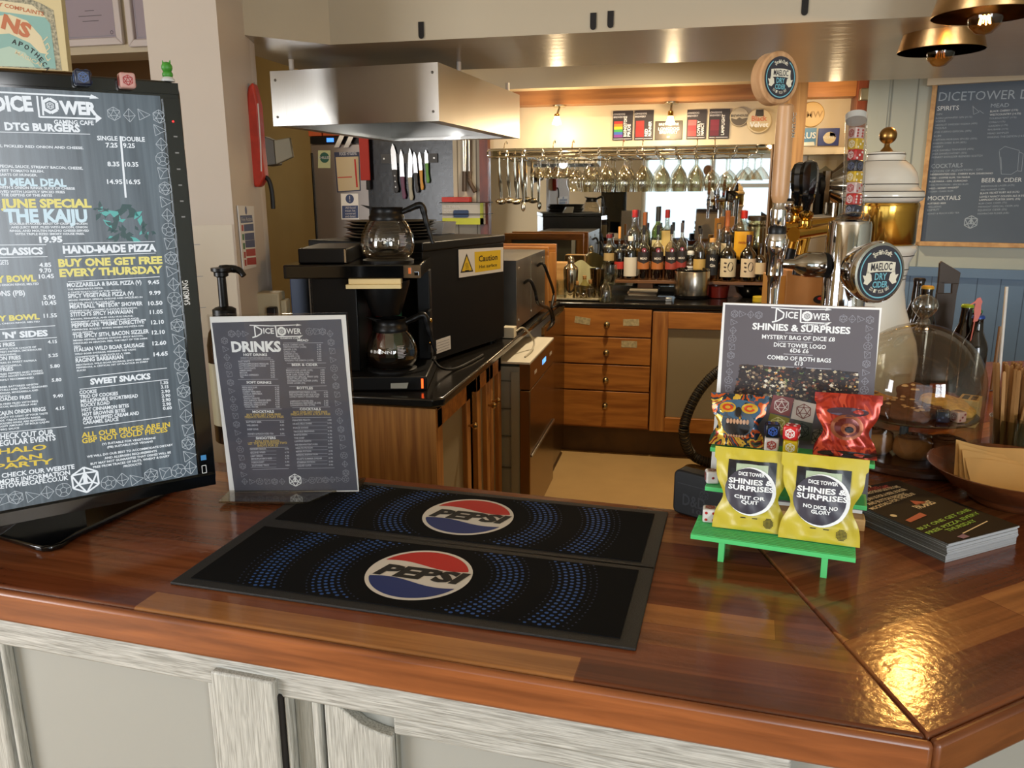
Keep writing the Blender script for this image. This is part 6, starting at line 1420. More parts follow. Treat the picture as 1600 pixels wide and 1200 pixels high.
# ------------------------------------------------------------------ steel appliance, wood frame box, cables
t = thing('steel_heater', 'steel-sided appliance with two black cables beside the oven', 'appliance', (-1.0, 3.7, .9))
xs_ = -.735; stz = P(792, 398, x=xs_).z
b = MB(); b.bb(-1.15, xs_, 3.46, 4.18, .912, 1.215, steel2)
for y, z in ((3.5, .95), (3.5, 1.18), (3.8, .95), (3.8, 1.18), (4.1, .95), (4.1, 1.18)): b.ball((xs_, y, z), .006, chrome, 8)
b.bb(xs_-.001, xs_+.001, 3.79, 3.795, .915, 1.21, mat('seam_dark', '#55574f', .6)); b.build('body', t, bevel=.003)
for x in (-1.1, -.78):
    for y in (3.5, 4.1): b = MB(); b.lathe([(.015, .9005), (.015, .912)], black, TR(x, y, 0), 12); b.build('foot', t)
for y0, lab in ((3.62, 0), (3.95, 1)):
    z0 = 1.10 if lab == 0 else 1.15
    b = MB(); b.tube([(xs_, y0, z0), (xs_+.03, y0, z0+.012), (xs_+.05, y0+.02, z0-.04), (xs_+.06, y0+.05+.1*lab, 1.0), (-.675, 3.98+.06*lab, .93), (-.67, 4.02+.06*lab, .85), (-.68, 3.9, .835)], .0075, black, 8, 6); b.build('cable', t, 'black cable')
t = thing('timber_frame_box', 'open honey timber-framed box at the far end of the left worktop', 'box', (-.95, 4.3, .9))
fy = 4.24; zt2 = P(835, 386, y=fy).z; xr2 = P(856, 430, y=fy).x; b = MB()
b.bb(-1.30, xr2, fy, fy+.035, zt2-.045, zt2, pinewood); b.bb(xr2-.085, xr2, fy, fy+.035, .9015, zt2-.045, pineV); b.bb(-1.30, -1.22, fy, fy+.035, .9015, zt2-.045, pineV); b.build('front_frame', t, bevel=.002)
b = MB(); b.bb(-1.30, xr2, fy+.26, fy+.295, zt2-.045, zt2, pinewood); b.bb(xr2-.05, xr2, fy+.26, fy+.295, .9015, zt2-.045, pineV); b.bb(-1.30, -1.25, fy+.26, fy+.295, .9015, zt2-.045, pineV); b.build('rear_frame', t, bevel=.002)
b = MB(); b.bb(-1.29, xr2-.09, fy+.03, fy+.26, .905, zt2-.03, mat('grey_appliance_side', '#8d8f86', .5)); b.build('inner_case', t)
q = P(800, 522, x=-.72); b = MB(); b.box((-.735, q.y+.02, .925), (.05, .055, .045), mat('white_plug', '#d8d0b8', .4)); b.tube([(-.71, q.y+.03, .925), (-.69, q.y+.10, .93), (-.66, q.y+.18, .86), (-.655, q.y+.10, .83), (-.66, q.y-.02, .826)], .004, mat('grey_cable', '#a49c88', .5), 8, 6)
tag(b.build('mains_plug', bevel=.004), 'cream mains plug and grey cable at the worktop edge', 'plug')
b = MB(MC_); b.tube([(.13, .25, .05), (.16, .24, .02), (.20, .30, .004), (.25, .42, .004), (.29, .55, .004)], .0045, black, 8, 6); tag(b.build('mains_cable'), 'black cable trailing along the worktop from the coffee machine', 'cable')
# ------------------------------------------------------------------ knives on their magnetic rack
yk = 5.118
def PK(px, py): q = P(px, py, y=yk); return q.x, q.z
b = MB(); x0, z1_ = PK(595, 241); x1_, z0_ = PK(683, 254); b.bb(x0, x1_, 5.120, 5.134, z0_, z1_, mat('dark_rack', '#26231f', .4))
for x in (x0+.02, x1_-.02): b.lathe([(.006, 0), (.005, .003), (0, .003)], steel, Matrix.Translation((x, 5.120, (z0_+z1_)/2)) @ RX(90), 10)
tag(b.build('knife_rack'), 'dark magnetic knife rack on the black splashback', 'rack')
for (tx, ty), (bx0, by0), (ex, ey), w_, col, lab in (((613, 224), (617, 266), (620, 301), 10, '#1a1614', 'largest kitchen knife with black riveted handle, leftmost on the rack'), ((626, 233), (629, 277), (632, 311), 8, '#5a2a4a', 'kitchen knife with purple handle on the rack'), ((640, 231), (641, 278), (643, 313), 8, '#9a988a', 'long kitchen knife with grey handle on the rack'), ((647, 237), (650, 271), (653, 301), 7, '#1c1815', 'kitchen knife with plain black handle between the grey and yellow ones'), ((655, 237), (658, 267), (660, 297), 6, '#c08a2a', 'kitchen knife with mustard yellow handle on the rack'), ((665, 234), (667, 256), (669, 286), 6, '#4f8a2c', 'small kitchen knife with green handle, rightmost on the rack')):
    T_, B_, E_ = PK(tx, ty), PK(bx0, by0), PK(ex, ey); wm = w_*5.1/1255
    t = thing('kitchen_knife', lab, 'knife', (B_[0], yk, B_[1]), 'knives on the magnetic rack'); F = Matrix(((1, 0, 0, 0), (0, 0, -1, yk), (0, 1, 0, 0), (0, 0, 0, 1)))
    L_ = T_[1]-B_[1]; b = MB(F); b.prism([(B_[0]-wm*.5, B_[1]), (B_[0]+wm*.4, B_[1]), (T_[0]+wm*.55, T_[1]-L_*.35), (T_[0]+wm*.3, T_[1]-L_*.12), (T_[0], T_[1]), (T_[0]-wm*.32, T_[1]-L_*.25)], 0, .002, mat('knife_steel', '#dcdcdc', .22, .9)); b.build('blade', t)
    hm = mat('knife_handle_'+col, col, .4); b = MB(F); h2 = B_[1]-E_[1]; hw_ = wm*.42
    b.prism([(B_[0]-hw_, B_[1]+.004), (B_[0]+hw_, B_[1]+.004), (B_[0]+hw_*.7+(E_[0]-B_[0])*.5, (B_[1]+E_[1])/2), (E_[0]+hw_*1.1, E_[1]+h2*.15), (E_[0]+hw_*.6, E_[1]), (E_[0]-hw_*.5, E_[1]), (E_[0]-hw_*.9, E_[1]+h2*.15), (B_[0]-hw_*.8+(E_[0]-B_[0])*.5, (B_[1]+E_[1])/2)], -.004, .012, hm); hd = b.build('handle', t, bevel=.003)
    if 'riveted' in lab:
        b = MB(F)
        for k in (.25, .5, .75): b.lathe([(.005, .012), (.004, .0135), (0, .0135)], steel, TR(B_[0]+(E_[0]-B_[0])*k, B_[1]+(E_[1]-B_[1])*k, 0), 10)
        b.build('rivets', hd)
# tongs and spatula on the white boards
for px, lab, hc_ in ((726, 'long steel tongs with dark grip hanging on the white boards', '#3a2c22'), (735, 'dark curved utensil hanging right of the tongs', '#4a3828')):
    x_, z_ = PK(px, 225); _, z2 = PK(px, 268); _, z3 = PK(px, 299 if px < 730 else 300)
    t = thing('kitchen_utensil', lab, 'utensil', (x_, 5.11, z_), 'utensils on the white boards'); hm = mat('utensil_'+hc_, hc_, .5)
    b = MB(); b.rod((x_-.006, 5.105, z_+.03), (x_-.004, 5.10, z2-.02), .006, steel, n=8); b.rod((x_+.008, 5.105, z_+.03), (x_+.006, 5.10, z2-.02), .006, steel if px < 730 else hm, n=8); b.build('shaft', t)
    b = MB(); b.tube([(x_, 5.10, z2), (x_, 5.095, (z2+z3)/2), (x_+(.0 if px < 730 else .035), 5.09, z3)], .015, hm, 8, 5); b.build('grip', t)
# glove box in a wire holder, small red box on top
def wallbox(px0, px1, py0, py1, dpt, mt, nm, lab, cat, group=None, par=None):
    x0, z1 = PK(px0, py0); x1, z0 = PK(px1, py1); b = MB(); b.bb(x0, x1, 5.118-dpt, 5.118, z0, z1, mt); return b, x0, x1, z0, z1
t = thing('glove_box', 'grey and lime box of blue vinyl gloves on the white boards', 'box', (-1.4, 5.05, 1.25))
b, x0, x1, z0, z1 = wallbox(697, 761, 317, 350, .09, mat('glove_box_grey', '#a09e98', .5), '', '', ''); lm = mat('lime_print', '#a9b02c', .5); yb_ = 5.0275
b.bb(x0, x1, yb_, 5.03, z0, z0+.04, lm); b.bb(x1-.022, x1, yb_, 5.03, z0, z1, lm); F = Matrix(((1, 0, 0, 0), (0, 0, -1, yb_), (0, 1, 0, 0), (0, 0, 0, 1)))
for k, s_ in enumerate(('BLUE VINYL', 'POWDER FREE', 'GLOVES')): b.text(s_, (x0+.012, z1-.030-k*.022), (x0+(.12, .16, .07)[k], z1-.030-k*.022), .014, .0006, LT, F, .01)
bd = b.build('carton', t); b = MB(F); cx_ = (x0+x1)/2-.01; b.prism(rrect(cx_-.05, cx_+.05, z0+.045, z0+.09, .01), 0, .006, mat('blue_glove', '#23395f', .6)); b.build('glove_opening', t, 'dark blue gloves in the opening')
b = MB(); 
for z in (z1+.002, z0+.065): b.tube([(x0-.02, 5.115, z), (x0-.015, 5.02, z), (x1+.015, 5.02, z), (x1+.02, 5.115, z)], .0025, blackmatt, 6, 1, False)
b.build('wire_holder', t)
b, x0, x1, z0, z1 = wallbox(695, 738, 308, 315.5, .07, mat('red_packet', '#a82c22', .5), '', '', ''); tag(b.build('red_packet', bevel=.002), 'small flat red packet lying on the glove box', 'packet')
# ------------------------------------------------------------------ tall fridge in the alcove
x0, zt_f = P(480, 214, y=5.2).x, P(520, 212, y=5.2).z; x1 = min(P(590, 300, y=5.2).x, -2.112)
t = thing('upright_fridge', 'tall stainless fridge with notices on its door in the alcove', 'fridge', ((x0+x1)/2, 5.5, 0)); fst = mat('fridge_steel', '#a8a09a', .32, .8, noise=(3, .15))
b = MB(); b.bb(x0, x1, 5.24, 5.74, 0, zt_f, fst); b.build('cabinet', t, bevel=.004)
zd = P(520, 226, y=5.2).z; b = MB(); b.bb(x0+.02, x1, 5.20, 5.24, .12, zd, fst); b.bb(x0+.02, x0+.035, 5.19, 5.20, .3, zd-.05, black); b.build('door', t, bevel=.004)
b = MB(); b.bb(x0+.02, x1-.02, 5.20, 5.24, zd+.008, zt_f-.005, black); qx = P(516, 219, y=5.2); b.bb(qx.x-.025, qx.x+.025, 5.198, 5.2, qx.z-.012, qx.z+.014, mat('lit_fridge_display', '#0b1a3a', .3, emit='#3f7cff', es=2.5)); b.build('control_panel', t)
FF = Matrix(((1, 0, 0, 0), (0, 0, -1, 5.199), (0, 1, 0, 0), (0, 0, 0, 1))); FRP = Panel(FF); b = MB(FF)
def fq(*a): return [FRP.l(440+x/4, 190+y/4) for x, y in a]
b.flat(fq((228, 290), (305, 290), (305, 180), (228, 180)), .0002, mat('sticker_pale', '#b9c09a', .5)); c = FRP.l(440+268/4, 190+225/4); r = FRP.sz(507, 246, 8.2); b.flat([(c[0]+r*math.cos(k*PI/12), c[1]+r*math.sin(k*PI/12)) for k in range(24)], .0005, mat('sticker_green', '#2a5a52', .5)); b.ctext('CHILLED', (c[0], c[1]-.008), .016, .0008, LT, None, .02)
b.flat(fq((348, 443), (495, 432), (485, 190), (328, 192)), .0002, mat('form_border', '#2c3350', .5)); b.flat(fq((355, 436), (488, 426), (480, 218), (338, 222)), .0005, mat('form_paper', '#c4b290', .5)); b.text('FOOD HYGIENE', FRP.l(440+362/4, 190+212/4), FRP.l(440+470/4, 190+207/4), .020, .0008, LT, None, .02)
b.line(fq((458, 235), (472, 410)), .012, .0008, pr); b.line(fq((350, 350), (440, 346)), .006, .0008, pr)
b.flat(fq((375, 612), (485, 610), (478, 450), (370, 450)), .0004, paper); b.flat(fq((380, 605), (480, 603), (478, 524), (378, 526)), .0008, mat('notice_blue', '#3c4a72', .5)); c = FRP.l(440+426/4, 190+483/4); b.flat([(c[0]+.030*math.cos(k*PI/12), c[1]+.030*math.sin(k*PI/12)) for k in range(24)], .0008, mat('notice_blue', '#3c4a72', .5)); b.line([(c[0], c[1]-.004), (c[0], c[1]+.020)], .007, .0012, LT); b.flat([(c[0]+.0045*math.cos(k*PI/4), c[1]-.014+.0045*math.sin(k*PI/4)) for k in range(8)], .0012, LT)
for k, s_ in enumerate(('All food', 'must be', 'covered', 'and dated')): b.text(s_, FRP.l(440+398/4, 190+(545+k*18)/4), FRP.l(440+462/4, 190+(544+k*18)/4), .014, .0012, LT, None, .015)
b.build('door_notices', t)
orr = mat('orange_red_box', '#b4532a', .5)
for pxa, pxb, lab in ((462, 500, 'orange box on top of the fridge, left one'), (502, 570, 'longer orange box on top of the fridge, right one')):
    xa_, xb2 = P(pxa, 205, y=5.2).x, P(pxb, 205, y=5.2).x; b = MB(); b.bb(max(xa_, x0), xb2, 5.22, 5.45, zt_f+.001, zt_f+.075, orr); tag(b.build('storage_box', bevel=.003), lab, 'box', 'orange boxes on the fridge')
for k, px in enumerate((538, 553)):
    q = P(px, 208, y=5.19); b = MB(); b.grid(lambda u, v: (q.x+(u-.5)*.035-.06*v*v, 5.19-.03*math.sin(v*3), q.z+.02-v*.11), 3, 8, paper); o = tag(b.build('paper_strip'), 'curled white paper strip over the fridge door, %s one' % ('left', 'right')[k], 'paper', 'curled strips on the fridge')
q = P(570, 205, y=5.11); q2 = P(572, 282, y=5.11); b = MB(); b.bb(q.x-.035, q.x+.03, 5.085, 5.10, q2.z, 2.0, mat('red_cloth', '#a02820', .7)); b.bb(q.x+.0, q.x+.022, 5.088, 5.098, q2.z-.06, q2.z, pk); tag(b.build('red_sleeve', bevel=.004), 'narrow red sleeve with black end hanging beside the splashback', 'sleeve')
# ------------------------------------------------------------------ on and around the left pillar
pa, pb2, pd = Vector((pA.x, pA.y, 0)), Vector((pB.x, pB.y, 0)), Vector((pD.x, pD.y, 0)); su = (pb2-pa).normalized(); sn = Vector((su.y, -su.x, 0))
NP = Panel(frame(pa+sn*.002, su, (0, 0, 1))); NM = NP.M
b = MB(NM); qd = [NP.l(x, y) for x, y in ((379, 422), (399, 417), (395, 322), (370, 321))]; b.prism(qd, 0, .003, paper); nv = mat('notice_navy', '#3a4a78', .5); nr = mat('notice_red', '#b03a34', .5); ngn = mat('notice_green', '#3a7a4a', .5)
def nq(*a): return [NP.l(280+x/5.714, 300+y/5.714) for x, y in a]
b.flat(nq((540, 278), (648, 270), (640, 205), (532, 210)), .0032, nv); b.text('Fire Action', nq((545, 262))[0], nq((642, 256))[0], NP.sz(380, 345, 5.5), .0036, LT, NM @ Matrix() if False else None, .02)
for y, mt in ((290, nv), (370, nv), (435, nv), (512, nr), (590, nr)): o_ = (y-290)*.09; b.flat(nq((570+o_, y+62), (656+o_*.9, y+56), (652+o_*.9, y-8), (566+o_, y)), .0032, mt)
for y, mt in ((290, nr), (370, ngn), (450, ngn), (530, nr), (600, nr)): o_ = (y-290)*.09; b.flat(nq((548+o_, y+60), (564+o_, y+60), (562+o_, y+5), (544+o_, y+5)), .0032, mt)
c = NP.l(382.5, 329); b.flat([(c[0]+.014*math.cos(k*PI/8), c[1]+.012*math.sin(k*PI/8)) for k in range(16)], .0032, nv)
tag(b.build('fire_notice'), 'narrow fire action notice on the side of the left pillar', 'notice')
fu_ = (pa-pd).normalized(); FPn = Panel(frame(pd+Vector((fu_.y, -fu_.x, 0))*.001, fu_, (0, 0, 1)))
l0 = FPn.l(362, 351); b = MB(FPn.M); b.bb(l0[0]-.16, l0[0], l0[1]-.30, l0[1], 0, .0015, mat('old_paper', '#d6cdbd', .6))
for k in range(8): b.line([(l0[0]-.15, l0[1]-.05-k*.028), (l0[0]-.085-.02*(k % 3), l0[1]-.05-k*.028)], .0015, .0019, DOO)
tag(b.build('paper_notice'), 'plain printed sheet pinned to the front of the left pillar', 'paper')
qf = P(398, 138, d=2.40); MFB = frame(qf, AR, (0, 0, 1)); FBP = Panel(MFB); t = thing('fire_blanket_bag', 'red fire blanket pouch hanging edge-on from the left pillar', 'pouch', tuple(qf)); rd_ = mat('red_vinyl', '#c23a28', .45, noise=(30, .25))
def fb(*a): return [FBP.l(330+x/3.427, 90+y/3.427) for x, y in a]
b = MB(MFB); b.prism(fb((240, 695), (268, 690), (296, 640), (278, 480), (262, 260), (242, 170), (230, 135), (208, 160), (202, 200), (204, 400), (222, 600)), -.03, .02, rd_); b.build('pouch', t, bevel=.006)
b = MB(MFB); b.line(fb((262, 250), (276, 460), (280, 610)), .004, .0215, mat('white_piping', '#d8cfc8', .5)); b.build('piping', t)
b = MB(MFB); pts = [Vector((*p, 0)) for p in fb((290, 640), (310, 660), (325, 720), (332, 810))]; b.tube([MFB.inverted() @ (MFB @ p_) for p_ in pts], .007, pk, 8, 4); b.build('strap', t, 'black pull strap')
b = MB(MFB); b.tube([Vector((*p, -.01)) for p in fb((160, 140), (190, 135), (212, 165), (225, 130))], .002, steel, 6, 4); b.build('hook', t)
pq = P(350, 480, d=1.62); bxp, byp = pq.x, pq.y; t = thing('pump_bottle', 'dark bottle with black pump dispenser between the display and the drinks menu', 'bottle', (bxp, byp, ZT))
zp_ = pq.z; b = MB(); lathe_at(b, [(.036, ZT+.0005), (.039, ZT+.004), (.039, zp_-.075), (.034, zp_-.05), (.018, zp_-.025), (.018, zp_-.018)], mat('dark_amber_bottle', '#1d120b', .12), (bxp, byp, 0), 32); b.build('bottle', t, smooth=60)
b = MB(); lathe_at(b, [(.0395, ZT+.04), (.0395, zp_-.11)], mat('cream_label', '#8f866a', .5), (bxp, byp, 0), 32, ) if False else b.lathe([(.0395, ZT+.04), (.0395, zp_-.11)], mat('cream_label', '#8f866a', .5), TR(bxp, byp, 0), 32, False); b.build('label', t)
b = MB(); lathe_at(b, [(.023, zp_-.022), (.023, zp_-.004), (.017, zp_), (.009, zp_+.002), (.0085, P(350, 432, d=1.62).z), (.014, P(350, 430, d=1.62).z), (.014, P(350, 424, d=1.62).z), (.019, P(350, 422, d=1.62).z), (.019, P(350, 417, d=1.62).z), (0, P(350, 416, d=1.62).z)], black, (bxp, byp, 0), 24)
b.tube([(bxp, byp, P(350, 420, d=1.62).z), P(362, 420, d=1.62), P(374, 423, d=1.62), P(381, 431, d=1.62)], [.009, .008, .007, .006], black, 10, 5); b.build('pump', t)
t = thing('socket_box', 'cream twin switch box with black plug near the left worktop', 'socket', tuple(P(420, 480, d=2.75))); sm = mat('aged_cream_plastic', '#b5a98c', .5)
q = P(421, 476, d=2.45); MS2 = frame(q, AR, (0, 0, 1)); b = MB(MS2); b.bb(-.040, .030, -.09, .035, -.07, .0, sm); b.bb(.03, .048, -.05, .012, -.06, -.01, sm); b.build('case', t, bevel=.004); b = MB(MS2); b.bb(-.002, .026, -.06, -.005, 0, .03, black); b.build('plug', t, 'black plug', .004)
q = P(436, 205, d=2.75); b = MB(frame(q, AR, (0, 0, 1))); b.prism([(-.055, -.015), (-.020, -.03), (-.018, -.11), (-.055, -.115)], -.08, 0, mat('dark_grey_box', '#3c352a', .5)); b.prism([(-.020, -.03), (.035, -.02), (.042, -.085), (-.018, -.11)], -.02, 0, mat('khaki_grey', '#6e6550', .5)); tag(b.build('wall_speaker', bevel=.003), 'small grey angled speaker box behind the red pouch', 'speaker')
# framed certificates on the beam, shop poster at the far left
for px0, px1, lab in ((100, 197, 'white framed certificate on the beam above the display'), (206, 300, 'second white framed certificate cut off by the pillar')):
    yc = 2.845; a = P(px0, 80, y=yc); c = P(px1, 76, y=yc); z0 = a.z+.012; w_ = c.x-a.x; h_ = .20; t = thing('certificate_frame', lab, 'picture frame', (a.x, yc, z0), 'framed certificates'); F = Matrix(((1, 0, 0, a.x), (0, 0, -1, yc), (0, 1, 0, z0), (0, 0, 0, 1)))
    b = MB(F); fm = mat('white_frame_wood', '#d6cbc6', .4)
    for p4 in (((0, 0), (w_, 0), (w_-.026, .026), (.026, .026)), ((0, h_), (w_, h_), (w_-.026, h_-.026), (.026, h_-.026)), ((0, 0), (.026, .026), (.026, h_-.026), (0, h_)), ((w_, 0), (w_-.026, .026), (w_-.026, h_-.026), (w_, h_))): b.prism(p4, 0, .018, fm)
    b.build('frame', t, bevel=.004); b = MB(F); b.bb(.024, w_-.024, .024, h_-.024, 0, .004, mat('certificate_mauve', '#a79aa2', .35)); b.line([(.034, .034), (w_-.034, .034), (w_-.034, h_-.034), (.034, h_-.034)], .002, .0045, DOO, None, True)
    for k, ww in enumerate((.02, .05, .035)): b.line([(w_/2-ww, h_*.62-k*.018), (w_/2+ww, h_*.62-k*.018)], .0022, .0045, mat('certificate_ink', '#55504f', .5))
    b.line([(w_-.05+.006*math.cos(k*PI/6), .045+.006*math.sin(k*PI/6)) for k in range(12)], .0015, .0046, pk, None, True); b.build('certificate', t)
qp = P(106, 110, d=2.15); MPo = frame(qp, AR, Vector((0, 0, 1))); PPo = Panel(MPo); t = thing('shop_poster', 'cream and teal vintage style poster board at the upper left', 'poster', tuple(qp)); def_p = lambda *a: [PPo.l(x/4, y/4) for x, y in a]
b = MB(MPo); o4 = def_p((428, 445), (375, -60), (-500, -120), (-460, 400)); b.prism(o4, -.02, 0, mat('poster_cream_edge', '#c9b98a', .5)); b.build('panel', t)
b = MB(MPo); tl2 = mat('poster_teal', '#7fa9a0', .5); pcr = mat('poster_cream', '#d3c6a0', .5); por = mat('poster_orange', '#b5663a', .5); pgr = mat('poster_engraved_grey', '#6b6a58', .6, noise=(160, .6, '#b5ad90'))
b.flat(def_p((388, 440), (335, 65), (255, 20), (150, -20), (-480, -90), (-450, 390)), .0004, pgr); b.flat(def_p((352, 430), (315, 150), (270, 95), (-480, -20), (-450, 385)), .0008, tl2)
b.flat(def_p((-480, 250), (-470, -60), (200, 30), (275, 92), (290, 110), (-400, 20)), .0010, pcr); b.flat(def_p((-450, 160), (60, 90), (170, 130), (260, 230), (300, 340), (250, 330), (190, 270), (60, 210), (-450, 240)), .0011, pcr); b.flat(def_p((-400, 400), (-100, 330), (60, 290), (160, 330), (220, 420)), .0011, mat('poster_pale_teal', '#a9c2b0', .5))
b.text('ITY COMPLAINTS', def_p((-40, 30))[0], def_p((275, 100))[0], .0095, .0015, por, None, .02); b.text('NS', def_p((8, 170))[0], def_p((185, 240))[0], .034, .0015, por, None, .05)
curved = [(75, 270), (115, 285), (150, 300), (185, 322), (215, 345), (240, 372), (262, 398), (280, 425)]
for k, ch_ in enumerate('APOTHECARY'[:len(curved)]):
    x, y = curved[k]; x2, y2 = curved[min(k+1, 7)] if k < 7 else (298, 455); a, c = def_p((x, y))[0], def_p((x+(x2-x)*.72, y+(y2-y)*.72))[0]; b.text(ch_, a, c, .012, .0015, pk, None, .02)
b.text('MAGICAL', def_p((95, 335))[0], def_p((270, 425))[0], .010, .0015, pcr, None, .01); b.line(def_p((300, 230), (270, 260), (265, 300), (290, 320), (312, 300), (300, 270), (285, 285)), .0025, .0014, pcr); b.line(def_p((305, 330), (285, 350), (300, 380), (318, 365)), .0025, .0014, pcr); b.build('poster_print', t)

# ------------------------------------------------------------------ back bar: shelf, spirit bottles
zsh = P(1000, 438, y=4.86).z; shw = wood('dark_shelf_wood', '#5a3a20', '#7d5532', (3, 30, 30), .4)
xa, xb2 = P(958, 438, y=4.8).x, .50
sh_t = thing('bottle_shelf', 'long brown wooden shelf on blocks carrying the spirit bottles', 'shelf', (0, 4.9, .9))
b = MB(); b.bb(xa, xb2, 4.86, 5.115, zsh-.018, zsh, shw); b.build('board', sh_t, bevel=.002)
for px in (1007, 1150): q = P(px, 455, y=4.84); b = MB(); b.bb(q.x-.045, q.x+.045, 4.90, 5.10, .9005, zsh-.018, shw); b.build('block', sh_t)
b = MB(); b.bb(xa+.02, xb2, 5.015, 5.114, zsh, zsh+.085, shw); b.build('rear_step', sh_t)
bcol = {}
def on_cyl(R_, a0, x, z): a = a0 + x/R_; return (R_*math.sin(a), -R_*math.cos(a), z)
def spirit(px, py_top, wpx, lab, gcol='#eef0ea', liq=None, lev=.5, cap='#202020', caph=.05, lcol=None, ltxt=None, tcol=None, l0=.12, l1=.45, row=0, sq=1.0, neck=.30, neckr=.24, band=None, capw=1.1, shoulder=.55, extra=None):
    y = 4.91 if row == 0 else 5.06; zb = zsh+.0006 if row == 0 else zsh+.0856
    q = P(px, py_top, y=y); H = q.z - zb; R_ = wpx/2*(y-.0)/1255*1.0
    t = thing('spirit_bottle', lab, 'bottle', (q.x, y, zb), 'spirit bottles on the back bar'); M = Matrix.Translation((q.x, y, zb)) @ RZ(8)
    hn = H*(1-neck); hs = H*shoulder
    prof = [(0, .002), (R_*.9, .002), (R_, .008), (R_, hs), (R_*.93, hs+(hn-hs)*.35), (R_*.6, hs+(hn-hs)*.75), (R_*neckr*1.15, hn), (R_*neckr, hn+H*.03), (R_*neckr, H*(1-caph))]
    b = MB(M @ Matrix.Diagonal((1, sq, 1, 1))); b.lathe(prof, glass('bottle_'+gcol, gcol, .75, .03, .12), None, 24); bd = b.build('glass', t, smooth=60)
    if liq:
        lz = H*lev; pr_ = [(0, .006), (R_*.88, .006), (R_*.93, .012), (R_*.93, min(lz, hs))]
        if lz > hs: pr_.append((R_*.80, min(lz, hn*.97)))
        pr_.append((0, pr_[-1][1])); b = MB(M @ Matrix.Diagonal((1, sq, 1, 1))); b.lathe(pr_, glass('liquid_'+liq, liq, .25, .05, .03), None, 20); b.build('liquid', t)
    b = MB(M); rc = R_*neckr*capw; b.lathe([(rc, H*(1-caph)-.002), (rc, H-.003), (rc*.9, H), (0, H)], mat('cap_'+cap, cap, .4), None, 18); b.build('cap', t)
    if lcol:
        b = MB(M @ Matrix.Diagonal((1, sq, 1, 1))); lm_ = mat('label_'+lcol, lcol, .5); n = 12; Rl = R_*1.012; z0, z1 = H*l0, H*l1; hw_ = 1.15
        vs = [on_cyl(Rl, -hw_+2*hw_*i/n, 0, z) for z in (z0, z1) for i in range(n+1)]; b.add(vs, [(i, i+1, n+2+i, n+1+i) for i in range(n)], lm_)
        if band: 
            zb0 = z0+(z1-z0)*.0; vs = [on_cyl(Rl*1.004, -hw_+2*hw_*i/n, 0, z0+(z1-z0)*(.32 if k else 0)+(abs(i/n-.5)*.3*(z1-z0) if k else 0)) for k in (0, 1) for i in range(n+1)]; b.add(vs, [(i, i+1, n+2+i, n+1+i) for i in range(n)], mat('band_'+band, band, .5))
        if ltxt:
            tm = mat('ltext_'+(tcol or '#e8e4da'), tcol or '#e8e4da', .5); lines = ltxt.split('|')
            for k, s_ in enumerate(lines):
                vs, fs, x0, x1 = glyphs(s_, .02); W_ = R_*1.15 if len(s_) > 3 else R_*.8; hh_ = min(W_/(x1-x0)*CAPH*1.1, (z1-z0)*.24); zc = z0+(z1-z0)*(.56-(k-(len(lines)-1)/2)*.30)
                b.add([on_cyl(Rl*1.012, 0, ((v[0]-x0)/(x1-x0)-.5)*W_, zc+v[1]/CAPH*hh_) for v in vs], fs, tm)
        if extra: extra(b, R_, H, Rl, z0, z1)
        b.build('label', t)
    return t
def octo(b, R_, H, Rl, z0, z1):
    for cx_, rr in ((.18, .36), ): b.add([on_cyl(Rl*1.01, 0, R_*(cx_+rr*1.0*math.cos(k*PI/8)), z0+(z1-z0)*(.56+.26*math.sin(k*PI/8))) for k in range(16)], [tuple(range(16))], pk)
    rd = random.Random(int(R_*1e6)); sw_ = mat('squid_ink', '#4a3c3a', .5)
    for k in range(7):
        c = (-.55+.10*rd.random(), .2+.11*k); b.add([on_cyl(Rl*1.01, 0, R_*(c[0]+.22*math.cos(a)*m), z0+(z1-z0)*(c[1]+.06*math.sin(a)*m)) for a, m in ((0, 1), (1, .8), (2.2, 1), (3.5, .7), (5, 1))], [tuple(range(5))], sw_ if k % 2 else mat('label_#d9cbab', '#d9cbab', .5))
def medal(b, R_, H, Rl, z0, z1): b.add([on_cyl(Rl*1.01, 0, R_*.36*math.cos(k*PI/8), z1+H*.03+R_*.36*math.sin(k*PI/8)) for k in range(16)], [tuple(range(16))], mat('wax_red', '#8a2430', .5))
def cr(px, x): return 760+px/3.478
X = lambda v: 760+v/3.478
MEADk = dict(gcol='#e6e0d4', liq='#8a3a14', lev=.36, cap='#17171a', caph=.16, lcol='#2b2728', ltxt='MEAD', l0=.20, l1=.52, band='#b5703c', extra=medal)
spirit(X(668), 366, 17, 'square clear spirit bottle with dark red cap, leftmost at the back', cap='#6a1f24', caph=.12, lcol='#b8a070', l0=.08, l1=.35, row=1, neck=.35, neckr=.5)
spirit(X(725), 354, 15.5, 'red liqueur bottle with orange and white capsule at the left of the shelf', liq='#7a1a10', lev=.50, cap='#d89a50', caph=.22, lcol='#b8342c', ltxt='', l0=.20, l1=.34, shoulder=.5, neck=.4)
spirit(X(785), 369, 21, 'dark green squat bottle with white label and cap', gcol='#1d4a22', liq='#0f2a12', lev=.4, cap='#e6e2da', caph=.10, lcol='#d9d4c4', ltxt='', l0=.08, l1=.52, shoulder=.66, neck=.22, neckr=.36)
spirit(X(858), 352, 19, 'mead bottle with black top and orange-edged label, left of three alike', **MEADk)
spirit(X(935), 352, 19, 'mead bottle with black top, second of the row beside the steel bucket', **dict(MEADk, liq='#a8702a', lev=.2))
spirit(X(1010), 351, 19, 'mead bottle with reddish label edge, just left of the steel bucket', **dict(MEADk, liq='#a02c1c', lev=.2, band='#a84a3c'))
